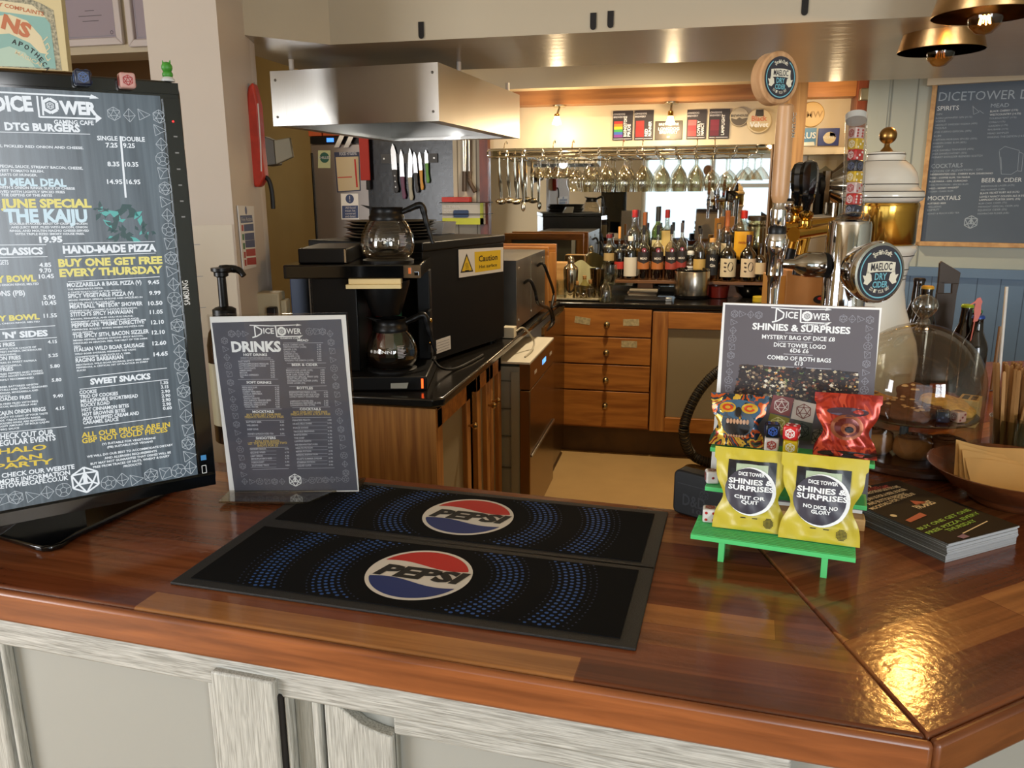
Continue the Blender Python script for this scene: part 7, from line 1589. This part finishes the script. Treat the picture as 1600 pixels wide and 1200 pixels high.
spirit(X(1066), 348, 17, 'grey-topped mead bottle half hidden behind the steel bucket', **dict(MEADk, liq='#7a3020', lev=.25, band='#9a3a34', cap='#4c4648'))
spirit(X(1165), 357, 20, 'cream coloured liqueur bottle with black cap right of the steel bucket', gcol='#efe2b8', liq='#d8bd7a', lev=.6, cap='#1c1a18', caph=.10, lcol='#c8a860', ltxt='', l0=.1, l1=.42)
spirit(X(1230), 372, 20, 'dark labelled gin bottle with pale stopper on the front row', liq='#d8b868', lev=.12, cap='#c89a5a', caph=.09, lcol='#15161a', ltxt='Mr.|Gin', l0=.14, l1=.62, shoulder=.72, neck=.2, neckr=.4)
spirit(X(1320), 367, 25, 'black rum bottle with cream illustrated label, left of the pair', gcol='#5a5040', liq='#0d0806', lev=.47, cap='#1a1718', caph=.13, lcol='#d9cbab', ltxt='', l0=.10, l1=.50, shoulder=.54, neck=.26, neckr=.3, extra=octo)
spirit(X(1430), 367, 24, 'black rum bottle with cream illustrated label and purple top, right of the pair', gcol='#6a5a40', liq='#0d0806', lev=.47, cap='#3c2234', caph=.14, lcol='#d6c4a8', ltxt='', l0=.10, l1=.50, shoulder=.54, neck=.26, neckr=.3, extra=octo)
spirit(X(1494), 380, 17, 'dark bottle with cream label partly hidden by the chrome tap', gcol='#3a2c20', liq='#1a0c08', lev=.5, cap='#2a2422', caph=.1, lcol='#d0bf9c', l0=.2, l1=.5)
spirit(X(808), 328, 20, 'tall clear spirit bottle with red cap at the back left', cap='#b52a2c', caph=.13, row=1, lcol='#c8a45a', l0=.05, l1=.28, neckr=.36, capw=1.15)
spirit(X(862), 332, 17, 'copper capsuled bottle at the back behind the first mead bottle', cap='#a86236', caph=.34, row=1, gcol='#e2dccb', neckr=.3)
spirit(X(935), 323, 18, 'tall pale green whiskey bottle with dark patterned capsule, tallest at the back', gcol='#c9d4a8', liq='#b4b870', lev=.35, cap='#34383a', caph=.25, row=1, lcol='#d0c890', l0=.3, l1=.42, neckr=.34)
spirit(X(985), 328, 18, 'red-capped bottle with cream label at the back behind the meads', cap='#a8282c', caph=.14, row=1, lcol='#d6bd78', ltxt='', l0=.15, l1=.62, neckr=.34)
spirit(X(1110), 392, 11, 'small clear bottle with white rings behind the steel bucket', cap='#e4e4e0', caph=.12, lcol='#dcdcd8', l0=.42, l1=.5, neckr=.8, neck=.1)
spirit(X(1268), 350, 27, 'round decanter with cork pourer at the back', liq='#b88a48', lev=.3, cap='#8a6a3c', caph=.12, row=1, shoulder=.42, neck=.45, neckr=.2)
spirit(X(1315), 329, 19, 'bottle with long copper capsule right of the decanter at the back', cap='#b5683c', caph=.38, row=1, liq='#5a1c10', lev=.4, lcol='#d6c6a4', l0=.2, l1=.4, neckr=.34)
spirit(X(1405), 329, 30, 'large red-capped bottle with yellow-orange label at the back', cap='#c8241c', caph=.14, row=1, lcol='#e0a82a', ltxt='FIREBALL', tcol='#8a2a14', l0=.10, l1=.62, liq='#c88a3a', lev=.5, shoulder=.66, neck=.22, neckr=.28, sq=.7)
spirit(X(1476), 338, 28, 'wide jar with dark rimmed lid at the back, beside the chrome tap', cap='#2c2418', caph=.08, row=1, liq='#c8b880', lev=.4, shoulder=.75, neck=.16, neckr=.8, gcol='#efe9d0')
# ------------------------------------------------------------------ steel ice bucket and odds below the shelf
zc_ = .9006
iq = P(1080, 466, z=zc_); R_ = 27*4.70/1255; hI = P(1080, 421, y=iq.y).z-zc_
t = thing('ice_bucket', 'brushed steel ice bucket with black rims on the back worktop', 'ice bucket', (iq.x, iq.y+.035, zc_)); ic = (iq.x, iq.y+.015, 0)
b = MB(); lathe_at(b, [(R_*.99, zc_+.022), (R_, zc_+.026), (R_*1.0, zc_+hI-.012), (R_*.98, zc_+hI-.008)], mat('bucket_steel', '#b9b2a6', .24, 1), ic, 48); b.build('drum', t)
b = MB(); lathe_at(b, [(R_*.86, zc_), (R_*.95, zc_+.004), (R_*.99, zc_+.022), (0, zc_+.022)], black, ic, 40); b.build('foot', t); b = MB(); lathe_at(b, [(R_*.98, zc_+hI-.01), (R_*.985, zc_+hI), (R_*.90, zc_+hI+.004), (R_*.87, zc_+hI-.004), (0, zc_+hI-.008)], blackgloss, ic, 40); b.build('lid', t)
rd = random.Random(9); q = P(1000, 458, z=zc_)
for k in range(5):
    b = MB(Matrix.Translation((q.x+rd.uniform(-.01, .01)+.0, 4.90, zc_+k*.0082)) @ RZ(rd.uniform(-4, 4))); b.bb(-.055, .11, -.10, .10, 0, .0078, mat('folder_%d' % (k % 3), ('#3c362e', '#8a8272', '#5a4a3a')[k % 3], .6)); 
    if k == 4: pass
    tag(b.build('magazine'), ('lowest magazine under the bottle shelf', 'second magazine from the bottom under the bottle shelf', 'middle magazine of the pile under the bottle shelf', 'fourth magazine from the bottom under the bottle shelf', 'topmost magazine of the pile under the bottle shelf')[k], 'magazine', 'magazines under the shelf')
q = P(1122, 470, z=zc_); b = MB(); lathe_at(b, [(.055, zc_), (.060, zc_+.004), (.066, zc_+.070), (.069, zc_+.072), (.064, zc_+.072), (.056, zc_+.01), (0, zc_+.01)], mat('dark_red_pot', '#5c1712', .25), (q.x, 4.86, 0), 30); tag(b.build('red_pot'), 'dark red round pot under the shelf right of the steel bucket', 'pot')
q = P(1175, 468, z=zc_); b = MB(); lathe_at(b, [(.05, zc_), (.085, zc_+.03), (.095, zc_+.065), (.090, zc_+.065), (.05, zc_+.012), (0, zc_+.01)], blackgloss, (q.x, 4.92, 0), 30); tag(b.build('black_bowl'), 'black bowl under the right end of the bottle shelf', 'bowl')
q = P(1186, 470, z=zc_); b = MB(); lathe_at(b, [(.038, zc_), (.038, zc_+.026), (.036, zc_+.028), (0, zc_+.028)], mat('yellow_tin', '#c4aa2c', .4), (q.x, 4.72, 0), 28); tag(b.build('yellow_tin'), 'small flat yellow tin on the back worktop by the chrome tap', 'tin')
q = P(985, 468, z=zc_); b = MB(); b.bb(q.x-.03, q.x+.20, 4.60, 4.74, zc_, zc_+.012, black); b.bb(q.x+.20, q.x+.235, 4.62, 4.66, zc_, zc_+.02, steel); tag(b.build('chopping_board', bevel=.002), 'thin black board with steel clip in front of the bottle shelf', 'board')
# ------------------------------------------------------------------ tray of bar tools
tq0 = P(858, 469, z=zc_); tq1 = P(938, 470, z=zc_); b = MB(); b.bb(tq0.x, tq1.x, tq0.y, tq0.y+.26, zc_, zc_+.006, mat('pale_bar_tray', '#c9c0a4', .4, noise=(60, .3))); b.bb(tq0.x, tq1.x, tq0.y, tq0.y+.006, zc_, zc_+.014, mat('pale_bar_tray', '#c9c0a4', .4)); tag(b.build('bar_tray'), 'pale drip tray of bar tools left of the bottle shelf', 'tray')
zt3 = zc_+.0066; ty0 = tq0.y
def tool(nm, lab, cat, px, dy, prof, mt, group=None, parts=(), n=28, sm=60, z0=None):
    y = ty0+dy; x = P(px, 465, y=y).x; zb = zt3 if z0 is None else z0; 
    t = thing(nm, lab, cat, (x, y, zb), group); b = MB(); b.lathe(prof, mt, TR(x, y, zb), n); b.build('body', t, smooth=sm)
    for pn, pp, pm2 in parts: b = MB(); b.lathe(pp, pm2, TR(x, y, zb), n); b.build(pn, t, smooth=sm)
    return t
shm = mat('shaker_steel', '#cfc6b2', .14, 1); cork = mat('cork', '#b98a50', .8, noise=(60, .2))
tool('cocktail_shaker', 'steel cocktail shaker with domed cap standing on the tray', 'shaker', 891.5, .07, [(0, 0), (.034, 0), (.036, .003), (.044, .155), (.043, .160)], shm, None, [('shaker_top', [(.044, .160), (.044, .165), (.040, .178), (.020, .195), (.018, .2)], shm), ('shaker_cap', [(.019, .199), (.020, .204), (.019, .225), (.013, .238), (0, .242)], shm)])
for px, lab, dy, h in ((863, 'small clear shot glass at the left end of the tray', .05, .085), (875, 'taller clear shot glass beside the shaker', .05, .105)): tool('shot_glass', lab, 'glass', px, dy, [(0, .004), (.024, .004), (.024, 0), (.026, .002), (.030, h), (.0285, h), (.024, .010)], bottleglass, 'glasses on the tray')
for px, lab, dy, h in ((901, 'small corked bottle just right of the shaker', .06, .085), (913, 'small corked bottle at the back of the tray', .14, .11), (922, 'small corked bottle behind the steel jigger', .10, .09), (866, 'corked bottle behind the shot glasses', .16, .11)): tool('corked_bottle', lab, 'bottle', px, dy, [(0, .002), (.026, .002), (.027, .006), (.027, h*.62), (.012, h*.85), (.011, h), (.013, h)], glass('cork_bottle_glass', '#efe9cf', .5), 'little corked bottles on the tray', [('cork', [(.010, h-.008), (.012, h+.014), (0, h+.014)], cork)])
for px, lab, dy, h in ((903, 'short steel jigger cup at the front of the tray', .03, .035), (912, 'short steel jigger cup right of the first one', .035, .032), (921, 'taller steel jigger at the front right of the tray', .03, .06)): tool('jigger', lab, 'jigger', px, dy, [(0, .001), (.016, .001), (.020, h), (.0185, h), (.015, .004)], shm, 'jiggers on the tray')
tool('shaker_tin', 'tall dark steel shaker tin at the right end of the tray', 'shaker', 933, .12, [(0, 0), (.030, 0), (.046, .165), (.047, .168), (.044, .168), (.029, .005)], mat('dark_tin_steel', '#7c756a', .12, 1))
tool('beer_glass', 'tulip shaped beer glass right of the tray', 'glass', 951, .12, [(0, .004), (.034, .004), (.035, 0), (.036, .004), (.018, .03), (.026, .07), (.046, .13), (.048, .16), (.042, .20), (.040, .20), (.045, .16), (.042, .13), (.022, .07), (.012, .034)], bottleglass, None, (), 28, 60, zc_)
tool('glass_flask', 'small clear empty bottle in front of the tulip glass', 'bottle', 946, -.01, [(0, .002), (.040, .002), (.041, .01), (.034, .06), (.030, .085), (.012, .105), (.011, .125), (.014, .127)], glass('frosted_flask', '#e4e2cc', .6, .1, .2), None, (), 24, 60, zc_)
q = P(907, 425, y=ty0+.22); b = MB(); b.grid(lambda u, v: (q.x-.06+.13*u+.02*v, ty0+.22+.02*math.sin(u*6), q.z-.08+.13*v+.02*math.sin(u*5)*v), 8, 6, mat('pale_green_napkin', '#b9b68a', .7)); tag(b.build('napkin'), 'pale green paper napkins standing behind the shaker', 'napkins')
q = P(872, 410, y=ty0+.22); b = MB(); b.bb(q.x-.05, q.x+.08, ty0+.2, ty0+.30, zt3, q.z-.0, wood('light_block_wood', '#b98a50', '#d3a669', (3, 40, 40), .5)); tag(b.build('wooden_caddy', bevel=.003), 'pale wooden caddy at the back of the tray', 'caddy')
# ------------------------------------------------------------------ hanging rack, glasses and ladles
yr = 4.90; zr = P(980, 243, y=yr).z; xl_, xr_ = P(768, 240, y=yr).x, P(1205, 240, y=yr).x
wire = mat('bright_wire', '#d2cdbf', .15, 1); rk = thing('glass_rack', 'bright wire hanging rack along the mirror top', 'glass rack', ((xl_+xr_)/2, yr, zr))
b = MB()
for y in (5.06,): b.rod((xl_, y, zr+.035), (xr_, y, zr+.035), .005, wire, n=8)
b.build('rails', rk)
k = 0; xx = xl_+.06
while xx < xr_-.05:
    b = MB(); pts = [(xx+.048*c_, 4.80, zr+.018+.020*s_) for c_, s_ in [(1.0+.25*math.cos(a), math.sin(a)) for a in [PI/2-PI*i/6 for i in range(7)]] + [(-1.0-.25*math.cos(a), math.sin(a)) for a in [-PI/2+PI*i/6 for i in range(7)]]]
    b.tube(pts+[pts[0]], .0048, wire, 6, 1, False); b.rod((xx-.045, 4.80, zr), (xx-.045, 5.07, zr), .003, wire, n=6); b.rod((xx+.045, 4.80, zr), (xx+.045, 5.07, zr), .003, wire, n=6); b.build('wire_loop', rk); xx += .109; k += 1
for px in (785, 862, 892, 972, 1003, 1089, 1117): x = P(px, 235, y=4.9).x; b = MB(); b.tube([(x, 4.94, zr+.035), (x, 4.96, zr+.075), (x, 5.01, zr+.10), (x, 5.03, zr+.085)], .0032, wire, 6, 4); b.build('hook', rk)
gl_ = glass('stemware_glass', '#f3f1e6', .8, .03, .09); zg = zr-.001
P1 = {'wine_glass': [(0, 0), (.036, 0), (.036, -.002), (.010, -.007), (.0042, -.016), (.0042, -.055), (.012, -.066), (.034, -.098), (.0455, -.135), (.0455, -.165), (.039, -.205)],
      'coupe_glass': [(0, 0), (.034, 0), (.034, -.002), (.006, -.008), (.0042, -.02), (.0042, -.060), (.014, -.066), (.020, -.078), (.033, -.094), (.047, -.104), (.049, -.118)],
      'balloon_glass': [(0, 0), (.036, 0), (.036, -.002), (.008, -.007), (.0045, -.02), (.0045, -.085), (.015, -.094), (.038, -.115), (.046, -.140), (.044, -.165), (.034, -.190), (.030, -.20)],
      'martini_glass': [(0, 0), (.034, 0), (.034, -.002), (.006, -.008), (.004, -.02), (.004, -.07), (.014, -.078), (.036, -.105), (.055, -.140)]}
first = {}
def hang(kind, px, dy, lab, grp):
    x = P(px, 245, y=yr+dy).x
    if kind not in first:
        t = thing(kind, lab, 'glass', (0, 0, 0), grp); pr_ = P1[kind]; i = next(j for j, p_ in enumerate(pr_) if p_[1] < -.05)
        b = MB(); b.lathe(pr_[:i+1], gl_, None, 20, False); b.build('stem_and_foot', t, smooth=70); b = MB(); b.lathe(pr_[i:], gl_, None, 24, False); b.build('bowl', t, smooth=70); first[kind] = t; t.location = (x, yr+dy, zg)
    else: dup(first[kind], (x, yr+dy, zg), 0, lab, grp)
for i, px in enumerate((919.6, 946.9, 975.6, 1004.4, 1032.6, 1060.5, 1087.8)):
    o_ = ('first', 'second', 'third', 'middle', 'fifth', 'sixth', 'last')[i]
    hang('wine_glass', px, -.06, 'large wine glass hanging upside down, %s from the left in the front row' % o_, 'wine glasses on the rack'); hang('wine_glass', px+3, .09, 'wine glass hanging nearest the mirror, behind the %s front glass' % o_, 'wine glasses on the rack')
for i, px in enumerate((840.5, 855, 869, 884)): o_ = ('leftmost', 'second', 'third', 'rightmost')[i]; hang('coupe_glass', px, -.06, 'small flared glass hanging upside down, %s of the front four' % o_, 'flared glasses on the rack'); hang('coupe_glass', px+4, .08, 'small flared glass behind the %s front one' % o_, 'flared glasses on the rack')
for px, lab in ((1114, 'round balloon glass hanging right of the wine glasses'), (1141, 'second balloon glass hanging, left of the cone shaped one'), (898, 'balloon glass hanging left of the first wine glass')): hang('balloon_glass', px, 0, lab, 'balloon glasses on the rack')
for px, lab in ((1169, 'cone shaped cocktail glass hanging near the chrome tap'), (1190, 'cone shaped cocktail glass at the right end of the rack')): hang('martini_glass', px, -.02, lab, 'cocktail glasses on the rack')
for px, lab, dn in ((783, 'steel ladle hanging leftmost on the rack', 318), (796, 'steel ladle hanging second on the rack', 316), (807, 'long steel ladle with flat bowl, third on the rack', 318), (818, 'long slim steel spoon hanging right of the ladles', 326)):
    x = P(px, 250, y=4.9).x; z2 = P(px, dn, y=4.9).z; t = thing('steel_ladle', lab, 'ladle', (x, 4.88, zr), 'ladles on the rack')
    b = MB(); b.tube([(x, 4.86, zr+.032), (x, 4.85, zr), (x+.002, 4.86, (zr+z2)/2), (x+.006, 4.87, z2+.03)], [.005, .008, .011, .008], shm, 8, 5); b.build('handle', t)
    b = MB(); b.ball((x+.008, 4.85, z2+.012), .034 if px < 815 else .014, shm, 18, (1, 1, .55) if px < 815 else (1, .4, 2.0)); b.build('bowl', t)
# ------------------------------------------------------------------ wall lamps and beer clips
for i, (px, lab) in enumerate(((873, 'brass spot lamp hanging from the beam, left one'), (1049, 'brass spot lamp hanging from the beam above the dark plaque'))):
    x = P(px, 163, y=5.03).x; z0 = 2.02; t = thing('spot_lamp', lab, 'lamp', (x, 5.03, z0), 'spot lamps under the beam'); ny = P(px, 197, y=4.965).z
    b = MB(); b.lathe([(.042, 0), (.042, -.008), (.036, -.012), (0, -.012)], mat('satin_nickel', '#c9c0ac', .25, 1), TR(x, 5.065, z0-.0005), 28); b.build('ceiling_plate', t)
    b = MB(); b.rod((x, 5.065, z0-.012), (x, 4.97, z0-.065), .007, mat('satin_nickel', '#c9c0ac', .25, 1), n=12); b.build('arm', t)
    b = MB(); b.lathe([(.014, z0-.06), (.016, z0-.065), (.016, ny+.055)], brass, TR(x, 4.965, 0), 20); b.build('socket', t)
    b = MB(); b.lathe([(.014, ny+.055), (.020, ny+.035), (.028, ny+.016), (.026, ny+.008), (0, ny+.004)], mat('glowing_bulb', '#ffe8c0', .3, emit='#ffdca0', es=14), TR(x, 4.965, 0), 22); b.build('bulb', t, 'lit bulb')
yw = 5.147
def card(x0p, x1p, y0p, y1p, lab, base, strip, lines, grp='beer clips on the cream wall', vert=True):
    a = P(x0p, y1p, y=yw); c = P(x1p, y0p, y=yw); W_, H_ = c.x-a.x, c.z-a.z; t = thing('beer_clip', lab, 'sign', (a.x, yw, a.z), grp); F = Matrix(((1, 0, 0, a.x), (0, 0, -1, yw), (0, 1, 0, a.z), (0, 0, 0, 1)))
    b = MB(F); b.bb(0, W_, 0, H_, 0, .006, mat('clip_'+base, base, .4)); bd = b.build('plate', t, bevel=.001); b = MB(F); z = .0066
    if vert:
        if len(strip) == 1: strip = [strip[0]]*2
        n = len(strip)
        for k, cc in enumerate(strip): b.bb(W_*.07, W_*.50, H_*(.10+.55*k/n), H_*(.10+.55*(k+1)/n), .006, z, mat('clip_strip_'+cc, cc, .4))
        b.ctext('LONGDOG', (W_*.30, H_*.86), H_*.06, z+.0004, LT, None, .02); b.ctext('BREWERY', (W_*.30, H_*.76), H_*.06, z+.0004, LT, None, .02); b.line([(W_*.05, H_*.045), (W_*.95, H_*.045)], H_*.02, z+.0002, LT)
        for k, s_ in enumerate(lines): x = W_*(.76 if len(lines) == 1 else .70+.19*k); b.text(s_, (x, H_*.12), (x, H_*(.12+min(.70, .085*len(s_)))), W_*.15, z+.0004, WHT, None, .02)
    else:
        for k, (s_, yy, hh_) in enumerate(lines): b.ctext(s_, (W_/2, H_*yy), H_*hh_, z+.0004, WHT, None, .02)
        for cc, pts in strip: b.flat([(W_*x, H_*y) for x, y in pts], z+.0002, mat('clip_strip_'+cc, cc, .4))
    b.build('clip_print', bd)
card(957, 989.5, 173, 219.5, 'dark beer clip with rainbow strip, leftmost on the wall', '#2b2528', ['#7a3a8a', '#3c62b0', '#3f9a4c', '#d8c030', '#d87a2a', '#b82c28'], ['BASINGSTOKE', 'PRIDE'])
card(991, 1022, 172, 219, 'dark beer clip with bright red strip', '#2b2528', ['#c02420', '#b5241c', '#a82a22'], ['RED', 'RUNNER'])
card(1023, 1067, 188.5, 218.5, 'small dark brewery plaque below the right spot lamp', '#3c3226', [], [('BREWHOUSE', .76, .13), ('LONGDOG', .50, .16), ('BREWERY', .32, .16), ('EST', .10, .08)], vert=False)
card(1072, 1104.5, 171, 217.5, 'dark beer clip with pinkish red strip', '#2e282c', ['#c03c3c', '#b02c34', '#c8585a'], ['LOVELY', 'NANCY'])
card(1106.5, 1141, 170, 217, 'dark beer clip with deep crimson strip, right of the pinkish one', '#2b2528', ['#5c1426', '#6a1a2c', '#701c30'], ['LAMPLIGHT'])
card(1250, 1276, 200, 228, 'pale blue beer card half hidden by the oak post', '#3f7fa8', [('#dfe3d6', ((.1, .0), (.95, .0), (.9, .22), (.15, .2)))], [('RUS', .42, .34)], 'blue beer cards on the shelf', False)
card(1277, 1312, 200, 228, 'dark blue beer card with cream roundel on the small shelf', '#2a3c82', [('#d9d0b0', [(.55+.30*math.cos(k*PI/12), .45+.34*math.sin(k*PI/12)) for k in range(24)]), ('#141620', ((.55, .78), (.80, .68), (.84, .48), (.55, .48)))], [('ECLIPSE', .42, .13)], 'blue beer cards on the shelf', False)
def rnd_badge(px, py, r, lab, base, deco):
    q = P(px, py, y=yw); R_ = r*5.2/1255; t = thing('round_badge', lab, 'badge', (q.x, yw, q.z-R_), 'round badges on the cream wall'); F = Matrix(((1, 0, 0, q.x), (0, 0, -1, yw), (0, 1, 0, q.z), (0, 0, 0, 1))); b = MB(F); b.lathe([(R_, 0), (R_, .008), (R_*.95, .012), (0, .012)], mat('badge_'+base, base, .4), None, 36); bd = b.build('disc', t); b = MB(F); deco(b, R_); b.build('badge_print', bd)
def d1(b, R_): b.flat([(R_*.9*math.cos(k*PI/12), R_*.9*math.sin(k*PI/12)) for k in range(13, 24)]+[(R_*.85, -.1*R_), (R_*.3, -.2*R_), (0, -.05*R_), (-R_*.3, -.25*R_), (-R_*.85, -.1*R_)], .0125, mat('badge_dark_grey', '#5c5448', .5)); b.ctext('BREWHOUSE', (0, .02*R_), R_*.24, .013, mat('badge_ink', '#3a342c', .5), None, .02, .9)
def d2(b, R_): b.ctext('Black', (0, .0), R_*.4, .013, mat('badge_rose', '#c87a5a', .5), None, .03); b.ctext('Velvet', (0, -.5*R_), R_*.4, .013, WHT, None, .03); b.flat([(-.35*R_, .35*R_), (.35*R_, .35*R_), (.3*R_, .9*R_), (-.3*R_, .9*R_)], .0125, mat('badge_ink', '#3a342c', .5)); b.flat([(R_*.88*math.cos(k*PI/12), R_*.88*math.sin(k*PI/12)) for k in range(14, 23)], .0122, mat('badge_olive', '#a08a5a', .5))
def d3(b, R_): b.ctext('RMW', (0, -.25*R_), R_*.5, .013, mat('carved_wood', '#a07c3c', .5), None, .01)
rnd_badge(1155, 183, 13, 'small pale round badge right of the crimson clip', '#b5aa94', d1); rnd_badge(1186, 189, 17, 'round badge with rose lettering beside the tap handle', '#cfc0a0', d2); rnd_badge(1268, 179, 17, 'carved plain wooden disc right of the oak post', '#c8a254', d3)
q = P(1287, 300, y=5.13); t = thing('picture', 'pale framed picture below the small shelf', 'picture frame', (q.x, 5.13, q.z-.12)); F = Matrix(((1, 0, 0, q.x), (0, 0, -1, 5.147), (0, 1, 0, q.z), (0, 0, 0, 1))); b = MB(F); b.bb(-.10, .10, -.03, .22, 0, .012, mat('pale_frame', '#c4b78e', .5)); b.build('frame', t); b = MB(F); b.bb(-.06, .06, .0, .18, .012, .0125, mat('cream_picture', '#d2c8a4', .5)); b.flat([(.04*math.cos(k*PI/6)*(1+.2*(k % 2)), .09+.05*math.sin(k*PI/6)*(1+.2*(k % 2))) for k in range(12)], .0128, mat('grey_wash', '#8f9078', .5)); b.build('print', t)
b = MB(); q = P(1352, 148, d=4.3); b.bb(q.x-.03, q.x+.05, q.y-.04, q.y+.02, q.z-.03, q.z+.03, steel2); b.ball((q.x+.05, q.y-.03, q.z-.005), .022, steel2, 14); tag(b.build('wall_bracket', bevel=.004), 'small steel bracket at the top of the dark red post', 'bracket')
# vacuum hose curling in front of the sink cabinet
pts = [P(x, y, y=yy) for x, y, yy in ((1150, 566, 4.36), (1120, 582, 4.34), (1092, 612, 4.31), (1074, 645, 4.28), (1069, 668, 4.26), (1078, 690, 4.25), (1098, 702, 4.25), (1130, 704, 4.26), (1165, 700, 4.28))]
for i, px, py in ((5, 1078, 690), (6, 1098, 702), (7, 1130, 706), (8, 1165, 706)): pts[i] = P(px, py, y=4.40)
low = min(p_.z for p_ in pts)-.031; pts = [Vector((p_.x, p_.y, p_.z-low*max(0, 1-(p_.z-low-.031)/.30))) for p_ in pts]
b = MB(); hm = mat('ribbed_black_hose', '#191613', .4); b.tube(pts, .026, hm, 14, 8)
rings = []
q_ = []
for i in range(len(pts)-1):
    a, b0, c, d = pts[max(i-1, 0)], pts[i], pts[i+1], pts[min(i+2, len(pts)-1)]
    for k in range(12):
        tt = k/12; q_.append(.5*((2*b0)+(c-a)*tt+(2*a-5*b0+4*c-d)*tt*tt+(3*b0-a-3*c+d)*tt**3))
rg = mat('hose_rib', '#5a4f38', .3, .3)
for i in range(0, len(q_)-1):
    dv = (q_[i+1]-q_[i]); 
    if dv.length > 1e-5: b.lathe([(.026, -.002), (.030, 0), (.026, .002)], rg if i % 2 else hm, Matrix.Translation(q_[i]) @ dv.to_track_quat('Z', 'Y').to_matrix().to_4x4(), 14, False)
tag(b.build('vacuum_hose', smooth=60), 'ribbed black hose curling on the kitchen floor by the sink cabinet', 'hose')

for o in bpy.data.objects:
    if '_o' in o: del o['_o']
